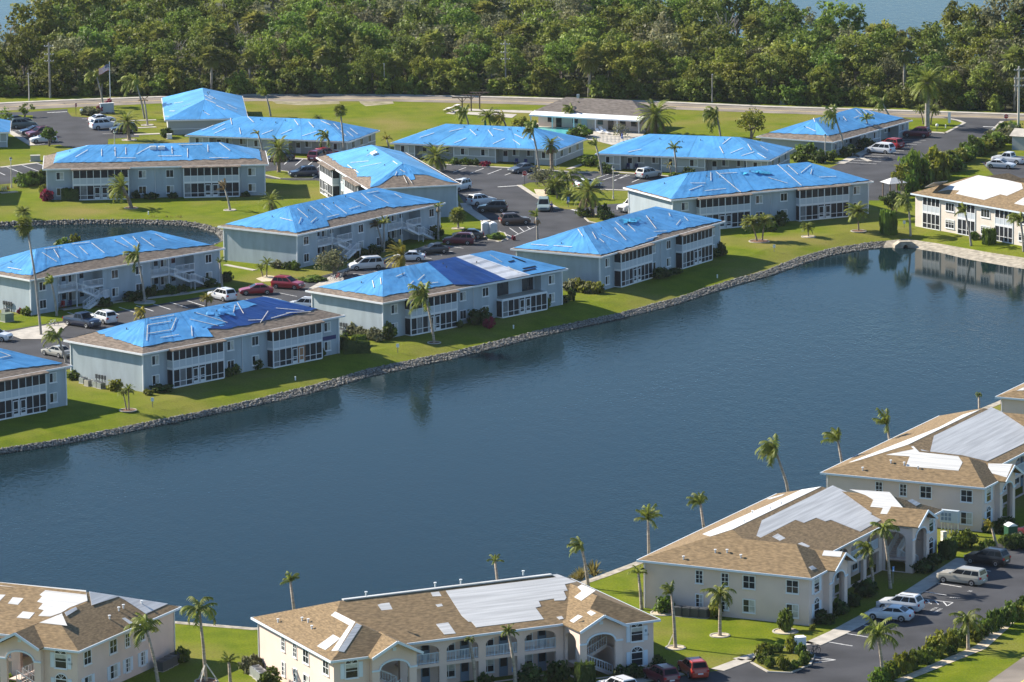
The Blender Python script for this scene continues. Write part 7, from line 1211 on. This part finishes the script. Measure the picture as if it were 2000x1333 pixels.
def plant(kind, x, y, s, depth):
    n, cat, lab = NAMES[kind]; parts = wood_proto(kind, wr.randrange(6 if kind == 'broadleaf' else 3)); lb = f'{lab} {depth} {zone(x)}'; loc = (x, y, 0); rz = wr.uniform(0, 6.28)
    if len(parts) == 1:
        o = link(n, parts[0][1]); r = o
    else:
        r = bpy.data.objects.new(n, None); C.objects.link(r)
        for pn, me in parts: link(pn, me, r)
    r.location = loc; r.rotation_euler = (0, 0, rz); r.scale = (s, s, s * wr.uniform(.9, 1.12)); tag(r, lb, cat, 'wood, ' + lb)
offs = [(1.6, 3.6), (5.0, 4.6), (10.5, 6.8), (17, 7.4), (24, 7.8), (32, 8.2), (41, 8.6), (51, 9), (62, 9), (74, 9.4), (87, 9.8), (101, 10.2), (116, 10.6), (132, 11), (149, 11.4)]
cnt = {}
for ri, (dy, sp) in enumerate(offs):
    x = -122 + (ri % 2) * sp * .5
    while x < 118:
        xx = x + wr.uniform(-.3, .3) * sp; yy = base_y(xx) + dy + wr.uniform(-.25, .25) * sp; x += sp
        if yy > back_y(xx) - 2: continue
        if abs(xx) > yy * .1085 + 4: continue
        u = wr.random(); right = xx > 20
        if ri == 0: kind = 'thicket' if u < .88 else 'cabbage' if u < .93 else 'olive'; s = wr.uniform(.8, 1.35)
        elif ri == 1: kind = 'thicket' if u < .38 else 'olive' if u < .66 else 'cabbage' if u < .80 else 'broadleaf'; s = wr.uniform(.7, 1.1)
        else:
            kind = 'broadleaf' if u < .52 else 'olive' if u < .70 else 'greyleaf' if u < .83 else 'cabbage' if u < (.96 if right else .92) else 'bare'; s = wr.uniform(.78, 1.28) * (1.0 if ri < 4 else 1.1)
            if right and dy > 50: s *= 1.05
        if kind == 'broadleaf' and cnt.get(kind, 0) > 285: kind = 'greyleaf'
        cnt[kind] = cnt.get(kind, 0) + 1
        plant(kind, xx, yy, s, 'in the wood front row' if ri < 2 else 'deep in the wood' if ri < 7 else 'at the wood back')
# saplings and shrubs that close the floor of the wood
mb = MB(); fr_ = random.Random(6)
for i in range(4200):
    x = fr_.uniform(-120, 118); b0 = base_y(x); y = b0 + 2 + (back_y(x) - b0 - 2) * fr_.random() ** 1.35
    leafcards(12, V((x, y, fr_.uniform(.3, 3.4))), V((1.7, 1.5, 1.0)), .34, fr_, mb, fr_.uniform(.7, 1.25))
tag(mb.obj('undergrowth', 'wood_floor'), 'dense undergrowth filling the floor of the wood behind the road', 'undergrowth', None, 'stuff')
floor = [V((x, base_y(x) + 1.0, .01)) for x in range(-128, 129, 8)]; struct('wood_floor', MB().add(floor + [V((p.x, back_y(p.x), .01)) for p in floor], [(i, i + 1, i + 1 + len(floor), i + len(floor)) for i in range(len(floor) - 1)]), 'wood_soil')

for kind, px, ty in (('broadleaf', (1640, 128), -12), ('broadleaf', (1530, 105), 12), ('greyleaf', (1570, 112), 22), ('cabbage', (1612, 120), 40), ('broadleaf', (1478, 92), -14), ('broadleaf', (1885, 140), -5), ('greyleaf', (1925, 140), 6), ('greyleaf', (1968, 148), -8), ('broadleaf', (2000, 150), 4), ('greyleaf', (1765, 118), 44), ('bare', (1790, 118), 48), ('bare', (14, 150), 28), ('greyleaf', (30, 160), 70), ('broadleaf', (75, 150), -10), ('broadleaf', (1440, 90), -20)):
    p = G(*px); h = hfrom(p, ty); plant(kind, p.x, p.y, h / (8.8 if kind != 'cabbage' else 7.4), 'standing tall by the far water')
hz = mat('haze', (1, 1, 1)); n = hz.node_tree; n.nodes.remove(n.nodes['Principled BSDF']); pv = n.nodes.new('ShaderNodeVolumePrincipled'); pv.inputs['Color'].default_value = (.86, .92, 1, 1); pv.inputs['Density'].default_value = 0.00002; pv.inputs['Anisotropy'].default_value = .2
n.links.new(pv.outputs[0], n.nodes['Material Output'].inputs['Volume']); o = MB().box(-700, 700, -60, 1500, -3, 128).obj('haze', hz); tag(o, 'thin pale haze in the air over the whole scene', 'haze', None, 'stuff')
